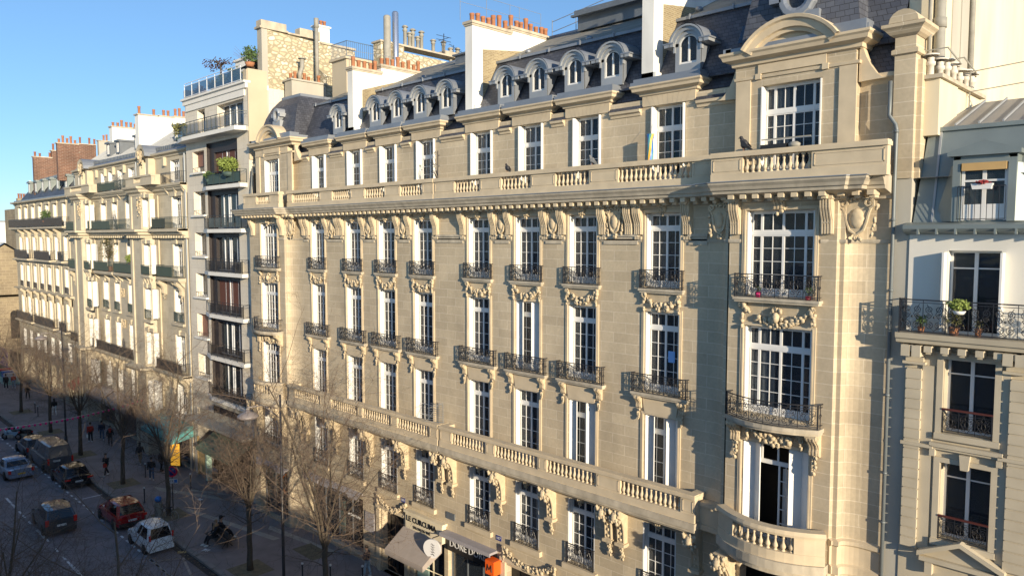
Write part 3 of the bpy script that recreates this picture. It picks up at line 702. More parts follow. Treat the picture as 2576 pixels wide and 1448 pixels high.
        for (ya, yb, zt_) in steps:
            y = ya + .22; i = 0
            while y < yb - .1:
                h = rnd.choice((.42, .5, .62, .7, .48)); key = ('pot', h)
                def pm():
                    q = MB(); q.lathe([(.115, 0), (.115, h * .75), (.13, h * .78), (.13, h), (.09, h), (.09, h - .1), (.0, h - .1)], 0, 0, 9); return q.mesh('chimney_pot', 'terracotta')
                obj('chimney_pot', cached(key, pm), o, ((x0 + x1) / 2 + rnd.uniform(-.03, .03), y, zt_ + .13)); y += rnd.uniform(.34, .44)
        return o
    chimney('a', -38.75, -38.2, [(.3, 2.35, 27.4), (2.35, 5.6, 27.85)], 23.5)
    chimney('b', -28.2, -27.68, [(.25, 2.95, 27.95), (2.95, 6.3, 28.2)], 23.5)
    chimney('c', -17.7, -17.15, [(.3, 2.6, 27.9), (2.6, 8.2, 28.6)], 23.5)
    # ---- pavilion heads: pediment, curb and slate dome
    def pavilion(x0, x1, wn, cx, arch_w, rise, dome_top, right):
        y = yt; b = MB()
        b.sweep([(x0 - .05, 1.2), (x0 - .05, y), (x1 + .05, y), (x1 + .05, 1.2)], [(0, 23.44), (.1, 23.48), (.12, 23.6), (.34, 23.68), (.38, 23.8), (.44, 23.86), (.44, 23.94), (0, 24.0)])
        b.sweep([(x0 - .02, 1.0), (x0 - .02, y), (x1 + .02, y), (x1 + .02, 1.0)], [(0, 22.98), (.05, 22.99), (.07, 23.08), (0, 23.1)])
        for a, c in ((x0, x0 + .55), (x1 - .55, x1)): b.box(a, c, y - .06, y, 19.4, 22.96)
        for k in range(-5, 6):
            xx = (wn[0] + wn[1]) / 2
        b.box(wn[0] - .12, wn[1] + .12, y - .05, y - .02, 23.14, 23.44); b.box(wn[0] - .2, wn[0], y - .09, y, 22.95, 23.14); b.box(wn[1], wn[1] + .2, y - .09, y, 22.95, 23.14)
        P('pavilion_cornice', b, 'stone')
        # segmental pediment
        n = 16; hw = arch_w / 2; rad = (hw * hw + rise * rise) / (2 * rise); a0 = math.asin(hw / rad); cz = 23.95 + rise - rad
        def ar(r, yy): return [(cx + r * math.sin(-a0 + 2 * a0 * i / n), yy, cz + r * math.cos(-a0 + 2 * a0 * i / n)) for i in range(n + 1)]
        b = MB(); rings = [ar(rad - .5, y - .1), ar(rad - .5, y - .3), ar(rad - .38, y - .32), ar(rad - .36, y - .42), ar(rad - .14, y - .46), ar(rad - .1, y - .54), ar(rad, y - .56), ar(rad + .02, y - .5), ar(rad + .02, y + .9)]
        for A, B in zip(rings, rings[1:]):
            for i in range(n): b.poly([A[i], A[i + 1], B[i + 1], B[i]])
        fr = [(p[0], p[2]) for p in ar(rad - .4, y - .1)]; b.prism([(max(cx - hw, q[0]), max(23.9, q[1])) for q in fr], 'y', y - .12, y + .3)
        P('pediment', b, 'stone')
        # scrolled wings each side
        for s, xe in ((-1, x0), (1, x1)):
            pts = [(xe, 23.6)] + [(xe + s * (.1 + .75 * t), 23.5 - 1.05 * math.sin(t * 1.57) ** .8) for t in (0, .15, .35, .6, .8, 1)] + [(xe, 22.42)]
            b = MB(); b.prism(pts, 'y', y + .12, y + .42); P('scroll_wing', b, 'stone')
        # dome
        b = MB(); zb = 24.02; H = dome_top - zb; ys = y + .15
        prof = [(0, 0), (.08, .12), (.2, .3), (.42, .55), (.72, .78), (1.1, .95), (1.3, 1.0)]
        ringv = []
        for u, v in prof: ringv.append([(x0 + u, ys + u, zb + v * H), (x1 - u, ys + u, zb + v * H), (x1 - u, 5.5 - u, zb + v * H), (x0 + u, 5.5 - u, zb + v * H)])
        for A, B in zip(ringv, ringv[1:]):
            for i in range(4): b.poly([A[i], A[(i + 1) % 4], B[(i + 1) % 4], B[i]])
        b.poly(ringv[-1])
        d = P('dome', b, 'slate_large' if right else 'slate')
        b = MB(); zz = dome_top; b.box(x0 + 1.2, x1 - 1.2, ys + 1.2, 4.4, zz - .08, zz + .1); part('dome_flashing', b, 'zinc', d); b = MB(); b.box(x0 - .3, x1 + .3, y - .3, y + .2, 23.96, 24.1); b.box(x1 + .1, x1 + .4, y - .3, 1.3, 23.96, 24.12); b.box(x0 - .4, x0 - .1, y - .3, 1.3, 23.96, 24.12)
        b.box(x1 - 1.0, x1 + .35, y - .35, y + .3, 23.96, 24.26)
        part('dome_flashing', b, 'zinc', d)
        # bull's-eye
        ez = 23.95 + rise + (.75 if right else .7); eyy = ys + (.1 if not right else .0)
        b = MB(); k = 1.25 if right else .8
        def ci(r, yy, n=16): return [(cx + r * math.cos(2 * math.pi * i / n), yy, ez + r * math.sin(2 * math.pi * i / n) * 1.15) for i in range(n)]
        rs = [ci(.28 * k, eyy + .2), ci(.28 * k, eyy - .05), ci(.36 * k, eyy - .1), ci(.48 * k, eyy - .1), ci(.52 * k, eyy - .02), ci(.55 * k, eyy + 1.4)]
        for A, B in zip(rs, rs[1:]):
            for i in range(16): b.poly([A[i], A[(i + 1) % 16], B[(i + 1) % 16], B[i]])
        b.box(cx - .62 * k, cx + .62 * k, eyy - .06, eyy + 1.2, ez - 1.1 * k, ez - .45 * k); b.box(cx - .75 * k, cx - .42 * k, eyy - .1, eyy + 1.0, ez - .12, ez + .12); b.box(cx + .42 * k, cx + .75 * k, eyy - .1, eyy + 1.0, ez - .12, ez + .12)
        e = part('bullseye_window', b, 'zinc_pale' if not right else 'zinc', d)
        b = MB(); b.poly(ci(.29 * k, eyy + .12)); part('glass_pane', b, 'glass', d)
    pavilion(-49.55, -44.6, LW, -47.0, 3.1, .98, 27.0, False)
    pavilion(-13.3, -9.15, RW2, -11.25, 3.3, .86, 28.7, True)
    b = MB(); b.add([(-9.4, .5, 23.6), (-8.06, .5, 23.6), (-8.06, 2.2, 28.6), (-9.4, 2.2, 28.6)], [(0, 1, 2, 3)]); b.box(-9.4, -8.06, 2.2, 6, 23, 28.6); P('link_roof', b, 'slate_large')
    # right-hand stone stack with its arched cap
    b = MB(); b.box(-8.1, -7.5, -.02, .95, 19.3, 23.85); b.box(-7.5, -7.36, .2, .7, 19.3, 22.9)
    b.sweep([(-8.12, 1.0), (-8.12, -.04), (-7.48, -.04), (-7.48, 1.0)], [(0, 23.05), (.06, 23.08), (.06, 23.2), (0, 23.24)])
    b.sweep([(-8.12, 1.0), (-8.12, -.04), (-7.48, -.04), (-7.48, 1.0)], [(0, 23.6), (.1, 23.66), (.22, 23.8), (.3, 23.86), (.3, 23.96), (0, 24.0)])
    n = 8; A = [(-7.8 + .42 * math.cos(math.pi * i / n), -.3, 23.98 + .38 * math.sin(math.pi * i / n)) for i in range(n + 1)]; b.prism([(a[0], a[2]) for a in A], 'y', -.3, .9)
    P('stone_stack', b, 'ashlar')
    # ---- windows of the three storeys and entresol
    cs = iter(['full', 'full', 'left', 'left', 'left', 'left', 'left', 'left', 'both', 'full', 'left', 'left', 'both', 'none', 'both', 'both', 'both', 'full', 'full', 'full', 'left', 'left', 'none', 'none', 'both', 'full', 'both', 'full', 'both', 'full', 'left', 'full'])
    for z, h in ((15.5, 2.93), (11.32, 3.21), (6.95, 3.41), (2.98, 2.94)):
        for i, (a, c) in enumerate(BAYS):
            special = (z == 11.32 and i == 5) or (z == 6.95 and i in (6, 7))
            o = window(root, (a + c) / 2, z, c - a, h, arch=(z > 5), cur=next(cs), sh=None if special else 'in', label='half-shuttered window' if special else None)
            if special:   # leaves unfolded and standing out into the opening
                cx = (a + c) / 2
                for s in (-1, 1):
                    for k in (0, 1):
                        me = cached(('leaf', h), lambda: shutter_mesh(0, .36, h, .035))
                        q = obj('shutter', me, o, (cx + s * ((c - a) / 2 - .03 - (.0 if k == 0 else .27)), .05 + (0 if k == 0 else .24), z), rz=R(s * (48 if k == 0 else 142)))
    for wn, big in ((LPW, 0), (RPW, 1)):
        cx = (wn[0] + wn[1]) / 2; ww = wn[1] - wn[0]
        window(root, cx, 15.45, ww, 2.95, -PV, .3, wide=True, arch=True, cur='none', tr=.26); window(root, cx, 11.3, ww, 3.1, -PV, .3, wide=True, arch=True, cur='left', tr=.24)
        if not big: window(root, cx, 6.9, ww, 3.4, -PV, .3, wide=True, arch=True, cur='none', tr=.2); window(root, cx, 2.98, ww, 2.9, -PV, .3, wide=True, cur='both')
    # the open window with louvred leaves
    cx = (RPW[0] + RPW[1]) / 2; o = window(root, cx, 6.9, 2.4, 3.4, -PV, .3, wide=True, arch=True, tr=.2, sh=None, cur='none', label='open window with louvred shutters')
    bpy.data.objects.remove([c for c in o.children if c.name.startswith('glass')][0])
    b = MB(); y = -PV + .3
    for a, c in ((-1.2, 1.2),): b.box(a, c, y, y + .05, 0, .1); b.box(a, c, y - .01, y + .05, 2.65, 2.8); b.box(a, c, y, y + .05, 3.33, 3.4)
    for a in (-1.2, -.62, -.03, .55, 1.14): b.box(a, a + .06, y, y + .05, 2.8, 3.33)
    for a in (-1.2, 1.14): b.box(a, a + .06, y, y + .05, .1, 2.65)
    b.box(.02, .08, y, y + .05, .1, 2.65); b.box(.5, .56, y, y + .05, .1, 2.65); b.box(.28, .3, y, y + .04, .1, 2.65)
    for z in (.6, 1.1, 1.6, 2.1): b.box(.08, .5, y, y + .04, z, z + .025)
    b.v = [(p[0], p[1] + PV, p[2]) for p in b.v]
    o.data = b.mesh('window', 'white_paint')
    q = curtain_mesh(.1, .5, 2.6, .5, 'curtain_white'); obj('curtain', q, o, (cx, -PV, 6.9))
    for s in (-1, 1):
        for k in range(2):
            obj('shutter', cached(('leaf', 3.4), lambda: shutter_mesh(0, .42, 3.4, .035)), o, (cx + s * (1.17 - .33 * k), -PV + (.04 if k == 0 else .3), 6.9), rz=R((52 if k == 0 else 128) * s))
    for i, (x, wd) in enumerate(TB): window(root, x, 19.7, 1.5, zt - 19.7, T, .3, tr=.3, cur=['both', 'full', 'full', 'full', 'left', 'full', 'both', 'left'][i], out=.12)
    window(root, (LW[0] + LW[1]) / 2, 19.7, LW[1] - LW[0], 3.02, yt, .3, wide=True, tr=.3, cur='left', out=.05)
    window(root, (RW2[0] + RW2[1]) / 2, 19.7, RW2[1] - RW2[0], 3.02, yt, .3, wide=True, tr=.3, cur='left', out=.05)
    b = MB(); b.box(-16.25, -15.95, .26, .28, 12.55, 13.0); P('blue_notice', b, 'sign_lightblue')
    # ---- balconies of rows one and two
    def balcony(cx, z, w, dep, h=.74, y=0., bow=0., zt_=.17):
        b = slab_mb(cx - w / 2, cx + w / 2, dep, z - zt_, z, bow, y); o = part('balcony', b, 'stone_worn', root)
        hang = .03
        obj('railing', cached(('rl', round(w, 2), dep, h, bow), lambda: railing_mesh(w - .12, h, dep - .04, bow)), o, (cx, y, z)); return o
    gm = [garland_mesh(1.75, .66, s) for s in (1, 2, 3)]; bm = bracket_mesh(.26, .5, .3, leaf=.45)
    for i, (a, c) in enumerate(BAYS):
        cx = (a + c) / 2
        balcony(cx, 15.46, 2.05, .2); obj('garland', gm[i % 3], root, (cx, 0, 15.27))
        balcony(cx, 11.27, 2.62, .26, .76)
        for s in (-1, 1): obj('bracket', bm, root, (cx + s * 1.0, 0, 11.1))
        b = MB(); b.box(cx - .85, cx + .85, -.06, .01, 10.44, 11.1); 
        b.v = [((cx + (p[0] - cx) * (1 if p[2] > 10.8 else .86)), p[1], p[2]) for p in b.v]; P('lintel', b, 'stone')
    for wn in (LPW, RPW):
        cx = (wn[0] + wn[1]) / 2
        balcony(cx, 15.42, 3.05, .32, .8, -PV, 0 if wn is RPW else .12); balcony(cx, 11.22, 3.35, .42, .8, -PV, .55, .22)
        obj('garland', garland_mesh(2.7, .8, 9, head=True), root, (cx, -PV, 15.2)); obj('garland', garland_mesh(2.1, .6, 12), root, (cx, -PV - .05, 10.98))
        b2 = bracket_mesh(.36, .75, .5, leaf=.6, seed=5)
        for s in (-1, 1): obj('bracket', b2, root, (cx + s * 1.42, -PV, 11.0))
    # ---- frieze consoles, keystones and cartouches
    tm = triglyph_mesh(.38, 1.12, .3); km = bracket_mesh(.3, .42, .3, 'keystone', leaf=.12, seed=7); cm = cartouche_mesh(.85, 1.25)
    gaps = list(zip(BAYS, BAYS[1:]))
    for a, c in BAYS:
        obj('keystone', km, root, ((a + c) / 2, -.02, 18.86))
        for s in (-1, 1): obj('console', tm, root, ((a + c) / 2 + s * 1.12, 0, 18.72))
    for (p, q) in gaps:
        m = (p[1] + q[0]) / 2; wide = q[0] - p[1] > 2.2
        if q[0] - p[1] < 2.6: obj('cartouche', cm, root, (m - (.25 if wide else 0), -.02, 18.12))
        if wide and q[0] - p[1] < 2.6: obj('console', tm, root, (m + .45, 0, 18.72))
    for x in (-13.0, -9.78): obj('console', tm, root, (x, -PV, 18.72))
    obj('cartouche', cartouche_mesh(1.15, 1.35, 5), root, (-8.95, -.3, 18.08)); obj('cartouche', cm, root, (-13.75, -.32, 18.1))
    obj('cartouche', cartouche_mesh(1.05, 1.25, 8), root, (-44.6, -.34, 18.08))
    for x in (-43.5, -45.35, -49.4): obj('console', tm, root, (x, 0 if x > -44 else -PV, 18.72))
    for x in (-11.4, -47.2): obj('keystone', bracket_mesh(.4, .46, .34, 'keystone', leaf=.12, seed=8), root, (x, -PV - .02, 18.86))
    # guttae under the ledge
    b = MB()
    for a, c in BAYS:
        for s in (-1, 1):
            for k in (-1, 0, 1): b.box((a + c) / 2 + s * 1.12 + k * .12 - .04, (a + c) / 2 + s * 1.12 + k * .12 + .04, -.1, 0, 17.4, 17.52)
    P('guttae', b, 'stone')
    # ---- the long second-floor balcony
    for (x0, x1, rr) in ((-44.6, -29.35, [(-44.96, -41.83), (-40.54, -37.61), (-37.09, -34.29), (-33.67, -30.83)]), (-29.2, -14.36, [(-29.0, -26.44), (-25.79, -22.94), (-22.39, -19.53), (-18.27, -15.36)])):
        K3 = .9745; o = balustrade('balcony_balustrade', None, -.6, [(max(x0 + .3, a * K3), min(x1 - .3, c * K3)) for a, c in rr], (6.79, 7.09, 7.7, 7.86), x0, x1)
        b = MB(); b.box(x0 - .05, x1 + .05, -.85, .02, 6.55, 6.79); b.box(x0, x1, -.76, .02, 6.42, 6.55); b.box(x0 + .05, x1 - .05, -.6, .02, 6.3, 6.42); part('slab', b, 'stone_worn', o)
        b = MB()
        for xx in (x0 + .0, x1 - .3): b.box(xx, xx + .3, -.43, -.0, 6.79, 7.7); b.box(xx - .03, xx + .33, -.39, 0, 7.7, 7.86)
        part('end_pier', b, 'stone', o)
    # big consoles beneath it
    bc = arch_console(); cb = MB(); rnd = random.Random(4)
    for i in range(26): cb.blob((rnd.uniform(-.26, .26), -.68 - rnd.random() * .1, rnd.uniform(-.55, .0)), .08, .07, .09, 5, 3, .3, rnd)
    cb.blob((0, -.72, -.28), .17, .14, .24, 8, 6); cbm = cb.mesh('shell_carving', 'stone_carved')
    for x in (-44.2, -43.5, -39.9, -36.3, -32.95, -29.75, -28.9, -25.33, -22.05, -18.75, -18.1, -14.6):
        o = obj('console', bc, root, (x, 0, 6.3)); obj('shell_carving', cbm, o, (x, 0, 6.3))
    # low window railings and sills, keystones
    for i, (a, c) in enumerate(BAYS):
        cx = (a + c) / 2; b = MB(); b.box(a - .18, c + .18, -.18, .02, 2.72, 2.96); P('sill', b, 'stone')
        obj('railing', cached('rlow', lambda: railing_mesh(1.5, .92, .1, name='railing')), root, (cx, 0, 2.98))
        obj('keystone', km, root, (cx, 0, 6.3))
    obj('railing', railing_mesh(2.2, .92, .1), root, ((LPW[0] + LPW[1]) / 2, -PV, 2.98))
    # pavilion bow balconies of stone
    for wn in (LPW, RPW):
        cx = (wn[0] + wn[1]) / 2; hw = 1.95; yf = lambda x: -PV - .28 - .75 * (1 - ((x - cx) / hw) ** 2)
        path = [(cx - hw + 2 * hw * i / 14, yf(cx - hw + 2 * hw * i / 14)) for i in range(15)]
        b = MB(); full = [(cx - hw, -PV)] + path + [(cx + hw, -PV)]
        b.sweep(path, [(.0, 6.72), (.0, 7.05), (-.3, 7.05), (-.3, 6.72)]); b.sweep(path, [(.06, 7.62), (.08, 7.7), (.04, 7.82), (-.3, 7.82), (-.34, 7.62)])
        for a, c in ((0, 3), (11, 14)): b.sweep(path[a:c + 1], [(-.02, 7.05), (-.02, 7.62), (-.28, 7.62), (-.28, 7.05)])
        o = P('bow_balcony', b, 'stone')
        q = MB(); balusters(q, path[3][0], path[11][0], 0, 7.05, 7.62, .235, yf=lambda x: yf(x) + .15); part('balusters', q, 'stone', o)
        q = MB(); q.prism([(p[0] * 1, p[1] - .1) for p in path] + [(cx + hw, 0), (cx - hw, 0)], 'z', 6.42, 6.72); q.prism([(cx + (p[0] - cx) * .97, p[1] + .08) for p in path] + [(cx + hw * .96, 0), (cx - hw * .96, 0)], 'z', 6.2, 6.42); part('slab', q, 'stone_worn', o)
        for s in (-1, 1): obj('console', bracket_mesh(.5, 2.0, .8, 'console', leaf=.6, seed=6), root, (cx + s * 1.6, -PV, 6.2)); obj('shell_carving', cbm, root, (cx + s * 1.6, -PV - .2, 6.2))
    b = MB(); b.box(-14.36, -13.4, -.35, 0, 6.7, 7.4); b.box(-14.36, -13.4, -.42, 0, 7.4, 7.56); b.box(-14.36, -13.4, -.42, 0, 6.5, 6.7); P('string_course', b, 'stone'); b = MB()
    b.sweep(plan[23:], [(-.02, 6.4), (.16, 6.45), (.16, 6.7), (.06, 6.75), (.06, 7.35), (.14, 7.42), (.14, 7.55), (-.02, 7.6)]); P('string_course', b, 'stone'); b = MB(); b.sweep(plan[6:12], [(-.02, 6.4), (.16, 6.45), (.16, 6.7), (.06, 6.75), (.06, 7.35), (.14, 7.42), (.14, 7.55), (-.02, 7.6)])
    P('string_course', b, 'stone')
    # downpipes
    b = MB(); p = [(-8.18, -.08, 22.3), (-8.18, -.08, 21.4), (-8.18, -.1, 21.25), (-7.98, -.1, 20.95), (-7.95, -.1, 20.8), (-7.95, -.12, 19.2), (-7.95, -.12, -2)]
    b.tube(p, .06, 8)
    for z in (20.7, 18, 15.8, 12.5, 10.0, 8.4, 5): b.tube([(-7.95, -.12, z), (-7.95, -.12, z + .08)], .078, 8)
    P('downpipe', b, 'lead_pipe')
    b = MB(); b.tube([(-50.35, -.08, 22.3), (-50.2, -.3, 20.2), (-50.5, -.3, 19.9), (-50.62, -.1, 19), (-50.62, -.1, -2)], .06, 6); P('downpipe', b, 'pillar_red' if 0 else 'lead_pipe')
    # ---- shops and doorways
    def shopfront(x0, x1, z0, z1, y, mull, mm='zinc_dark', gl='glass'):
        b = MB(); b.box(x0, x1, y, y + .08, z0, z0 + .25); b.box(x0, x1, y, y + .08, z1 - .12, z1)
        for m in [x0 + .04] + mull + [x1 - .04]: b.box(m - .04, m + .04, y, y + .08, z0 + .25, z1 - .12)
        o = P('shopfront', b, mm); g = MB(); g.box(x0 + .05, x1 - .05, y + .04, y + .05, z0 + .25, z1 - .12); part('shop_window', g, gl, o); return o
    shopfront(-49.0, -45.4, -1.8, 1.7, -PV + .3, [-47.6, -46.2]); shopfront(-43.5, -37.35, -1.75, 1.75, .3, [-42, -40.4, -38.9]); shopfront(-32.4, -29.75, -1.9, 1.4, .25, [-31.0], 'wall_cream')
    shopfront(-29.45, -25.8, -1.9, 1.9, .25, [-28.2, -27]); shopfront(-20.9, -16, -1.9, 1.9, .25, [-19, -17.5])
    b = MB(); b.box(-48.9, -47.8, -.1, .0, -1.6, 1.5); b.box(-40.3, -39.9, .36, .45, -1.5, .9); P('window_display', b, 'shop_green')
    for a, c in ((-35.35, -33.25), (-25.1, -21.9)):
        b = MB(); b.box(a, c, .38, .45, -2, 1.75)
        for k in range(5): b.box(a + .1 + k * (c - a - .2) / 5, a + (k + 1) * (c - a - .2) / 5, .34, .38, -1.8, 1.4)
        P('entrance_door', b, 'sign_black')
    for cx, hw in ((-34.3, 1.3), (-23.5, 1.7)):
        o = obj('door_carving', garland_mesh(hw * 2.1, .85, int(-cx)), root, (cx, -.06, 2.62))
        b = MB(); b.box(cx - hw - .2, cx - hw + .12, -.12, .02, -2, 1.8); b.box(cx + hw - .12, cx + hw + .2, -.12, .02, -2, 1.8); b.box(cx - hw - .2, cx + hw + .2, -.16, .02, 1.8, 2.0); P('door_surround', b, 'stone')
    def lamb(x0, x1, z0, z1, y, txt=None, size=.3, tx=None):
        b = MB(); b.prism([(0, z1), (y - .32, z1 - .1), (y - .36, z0 + .02), (y - .33, z0), (y - .28, z0 + .02), (y - .26, z1 - .2), (0, z1 - .1)], 'x', x0, x1)
        o = P('awning', b, 'awning_grey')
        if txt: obj('lettering', textmesh(txt, size, 'sign_black', .008), o, (tx or (x0 + x1) / 2, y - .37, (z0 + z1) / 2 - .07))
        return o
    lamb(-49.45, -45.2, 1.62, 2.05, -PV, 'electrorama', .36); lamb(-43.7, -41.9, 1.72, 2.1, 0); lamb(-41.6, -37.3, 1.72, 2.12, 0, 'electrorama', .42)
    b = MB(); b.box(-38.0, -37.95, -.9, -.02, .78, .82); b.box(-38.6, -37.4, -.06, -.02, .45, .7); P('sign_bracket', b, 'iron')
    obj('lettering', textmesh('electrorama', .3, 'sign_white', .02), root, (-38.2, -.1, .62))
    b = MB(); n = 22
    for r0 in (.46, .56): b.tube([(-46.0 + r0 * math.cos(2 * math.pi * i / n), -PV + .2, .75 + r0 * 1.25 * math.sin(2 * math.pi * i / n)) for i in range(n + 1)], .035, 5)
    P('ring_sign', b, 'sign_orange2')
    b = MB(); b.box(-36.95, -36.05, -.1, -.04, .05, 1.2); P('notice_panel', b, 'awning_grey')
    # fascia and awning of the delicatessen
    b = MB(); b.box(-32.75, -29.6, -.28, .02, 1.35, 2.3); b.box(-32.85, -29.5, -.34, .02, 2.3, 2.42); f = P('shop_fascia', b, 'wall_cream')
    obj('lettering', textmesh('LE CURCUMA', .42, 'sign_black', .01, bold=.008), f, (-31.35, -.3, 2.0)); obj('lettering', textmesh('SALON DE THÉ', .22, 'sign_black', .01), f, (-31.3, -.3, 1.62))
    b = MB(); b.add([(-32.9, -.3, 1.45), (-29.6, -.3, 1.45), (-29.6, -1.6, .55), (-32.9, -1.6, .55)], [(0, 1, 2, 3)]); b.add([(-32.9, -1.6, .55), (-29.6, -1.6, .55), (-29.6, -1.6, .25), (-32.9, -1.6, .25)], [(0, 1, 2, 3)]); b.add([(-32.9, -.3, 1.45), (-32.9, -1.6, .55), (-32.9, -1.6, .25), (-32.9, -.3, .9)], [(0, 1, 2, 3)]); b.add([(-29.6, -.3, 1.45), (-29.6, -1.6, .55), (-29.6, -1.6, .25), (-29.6, -.3, .9)], [(0, 1, 2, 3)])
    o = P('canopy', b, 'awning_taupe'); q = MB(); q.tube([(-29.7, -.2, -.4), (-29.7, -1.55, .5)], .025, 6); part('awning_arm', q, 'wall_cream', o)
    b = MB(); b.prism([(.5 * math.cos(k * math.pi / 12), .5 * math.sin(k * math.pi / 12)) for k in range(24)], 'y', -.06, .06); b.xf(Matrix.Translation((-29.6, -.95, 1.35)) @ Matrix.Rotation(R(20), 4, 'Z')); o = P('round_sign', b, 'sign_white')
    q = MB(); q.tube([(-29.6, 0, 1.9), (-29.6, -.9, 1.9), (-29.6, -.95, 1.8)], .03, 5); part('arm', q, 'iron', o)
    q = MB(); rnd = random.Random(2)
    for k in range(5): q.tube([(-29.6 + (-.3 + t * .6) * .9, -1.02, 1.35 + .25 - k * .13 + .04 * math.sin(t * 13 + k)) for t in [i / 8 for i in range(9)]], .012, 3)
    part('script', q, 'sign_black', o)
    b = MB(); b.box(-29.5, -25.7, -.5, .02, 2.0, 2.12); b.box(-29.5, -25.7, -.55, -.5, 1.93, 2.12); P('shop_hood', b, 'awning_grey')
    b = MB(); b.box(-29.5, -25.75, -.1, .02, 1.1, 2.0); f = P('black_fascia', b, 'sign_black'); obj('lettering', textmesh('DORÉ DORÉ', .5, 'sign_white', .012), f, (-27.8, -.115, 1.52))
    b = MB(); b.box(-25.95, -25.35, -.6, -.12, 1.1, 1.8); o = P('box_sign', b, 'sign_orange')
    q = MB(); q.tube([(-25.82 + a, -.612, 1.45 + c) for a, c in ((0, -.18), (.05, .16), (.17, -.1), (.3, .16), (.33, -.18))], .02, 3); part('monogram', q, 'sign_black', o)
    for s, x, z in (('103', -33.3, 2.75), ('107', -25.6, 2.78)):
        b = MB(); b.box(x - .17, x + .17, -.03, .02, z - .12, z + .12); o = P('number_plate', b, 'sign_blue'); obj('lettering', textmesh(s, .2, 'sign_white', .004), o, (x, -.036, z))
    b = MB(); b.box(-29.5, -28.85, -.06, .02, 2.75, 3.1); P('plaque', b, 'zinc_dark')
    b = MB(); b.box(-32.2, -31.2, .1, .15, -1.4, 1.2); o = P('poster', b, 'shop_green'); q = MB(); q.blob((-31.6, .07, .4), .42, .02, .5, 12, 8); part('print', q, 'sign_brightblue', o)
    b = MB(); b.box(-50.55, -50.45, -.12, .02, -2, 1.9); P('red_pilaster', b, 'pillar_red')
    return root
MAIN = main_building()
# ---------------------------------------------------------------- shared bits for the other buildings
def pot_mesh(h, r=.12, m='terracotta'):
    def f():
        q = MB(); q.lathe([(r, 0), (r * .95, h * .75), (r * 1.12, h * .78), (r * 1.12, h), (r * .8, h), (r * .8, h - .1), (0, h - .1)], 0, 0, 8); return q.mesh('chimney_pot', m)
    return cached(('pt', round(h, 2), r, m), f)
def stack(root, x0, x1, steps, zb, m, seed=1, pots=True, pm='terracotta', gap=(.38, .5), fill=.9, cop='stone_worn'):
    b = MB()
    for ya, yb, zt in steps: b.box(x0, x1, ya, yb, zb, zt)
    o = part('chimney_stack', b, m, root); c = MB()
    for ya, yb, zt in steps: c.box(x0 - .1, x1 + .1, ya - .1, yb + .03, zt, zt + .12)
    part('coping', c, cop, o); rnd = random.Random(seed)
    if pots:
        for ya, yb, zt in steps:
            y = ya + .25
            while y < yb - .1:
                if rnd.random() < fill: obj('chimney_pot', pot_mesh(rnd.choice((.45, .6, .75, .85)), .13, pm), o, ((x0 + x1) / 2, y, zt + .12))
                y += rnd.uniform(*gap)
    return o
def simple_frame(w, h, y, mull=1, bars=1, m='white_paint'):
    b = MB(); f = .07; b.box(-w / 2, -w / 2 + f, y, y + .05, 0, h); b.box(w / 2 - f, w / 2, y, y + .05, 0, h); b.box(-w / 2 + f, w / 2 - f, y, y + .05, h - f, h); b.box(-w / 2 + f, w / 2 - f, y, y + .05, 0, f)
    for i in range(1, mull + 1):
        x = -w / 2 + w * i / (mull + 1); b.box(x - .05, x + .05, y - .02, y + .052, f, h - f)
    for i in range(bars):
        z = h * (.78 if i == 0 else .3 * i); b.box(-w / 2 + f, w / 2 - f, y + .002, y + .04, z, z + .04)
    return b.mesh('window', m)
def swin(root, x, z, w, h, y=0., dep=.4, mull=1, bars=1, m='white_paint', cur=None, sh=False, label=None):
    k = (round(w, 2), round(h, 2), dep, mull, bars, m)
    o = obj('window', cached(('sf', k), lambda: simple_frame(w, h, dep, mull, bars, m)), root, (x, y, z))
    if label: o['label'] = label
    obj('glass_pane', cached(('g2', k), lambda: glass_mesh(w, h, dep)), o, (x, y, z))
    if cur: obj('curtain', cached(('c2', cur, k), lambda: curtain_mesh(-.47 * w, .47 * w, h, dep + .15, cur)), o, (x, y, z))
    if sh:
        me = cached(('s', dep, round(h, 2), .0), lambda: shutter_mesh(0, dep - .03, h)); obj('shutter', me, o, (x - w / 2 + .012, y, z)); obj('shutter', me, o, (x + w / 2 - .012, y, z), scale=(-1, 1, 1))
    return o
def rail_bars(x0, x1, dep, h, mm='iron', screen=None, y=0., z=0., step=.14, ends=True, scr=None):
    """balcony rail with bars and, on parts of it, a fitted screen; world x, wall plane y"""
    b = MB()
    for zz in (h, h - .12, .08): b.tube([(x0, y - dep, z + zz), (x1, y - dep, z + zz)], .024 if zz == h else .014, 4)
    x = x0
    while x <= x1 + .01: b.box(x - .01, x + .01, y - dep - .01, y - dep + .01, z + .08, z + h); x += step
    for xx in (x0, x1):
        for zz in (h, .08): b.tube([(xx, y - dep, z + zz), (xx, y, z + zz)], .02, 4)
        yy = y - dep
        while yy < y: b.box(xx - .01, xx + .01, yy - .01, yy + .01, z + .08, z + h); yy += step
    me = b.mesh('railing', mm); return me
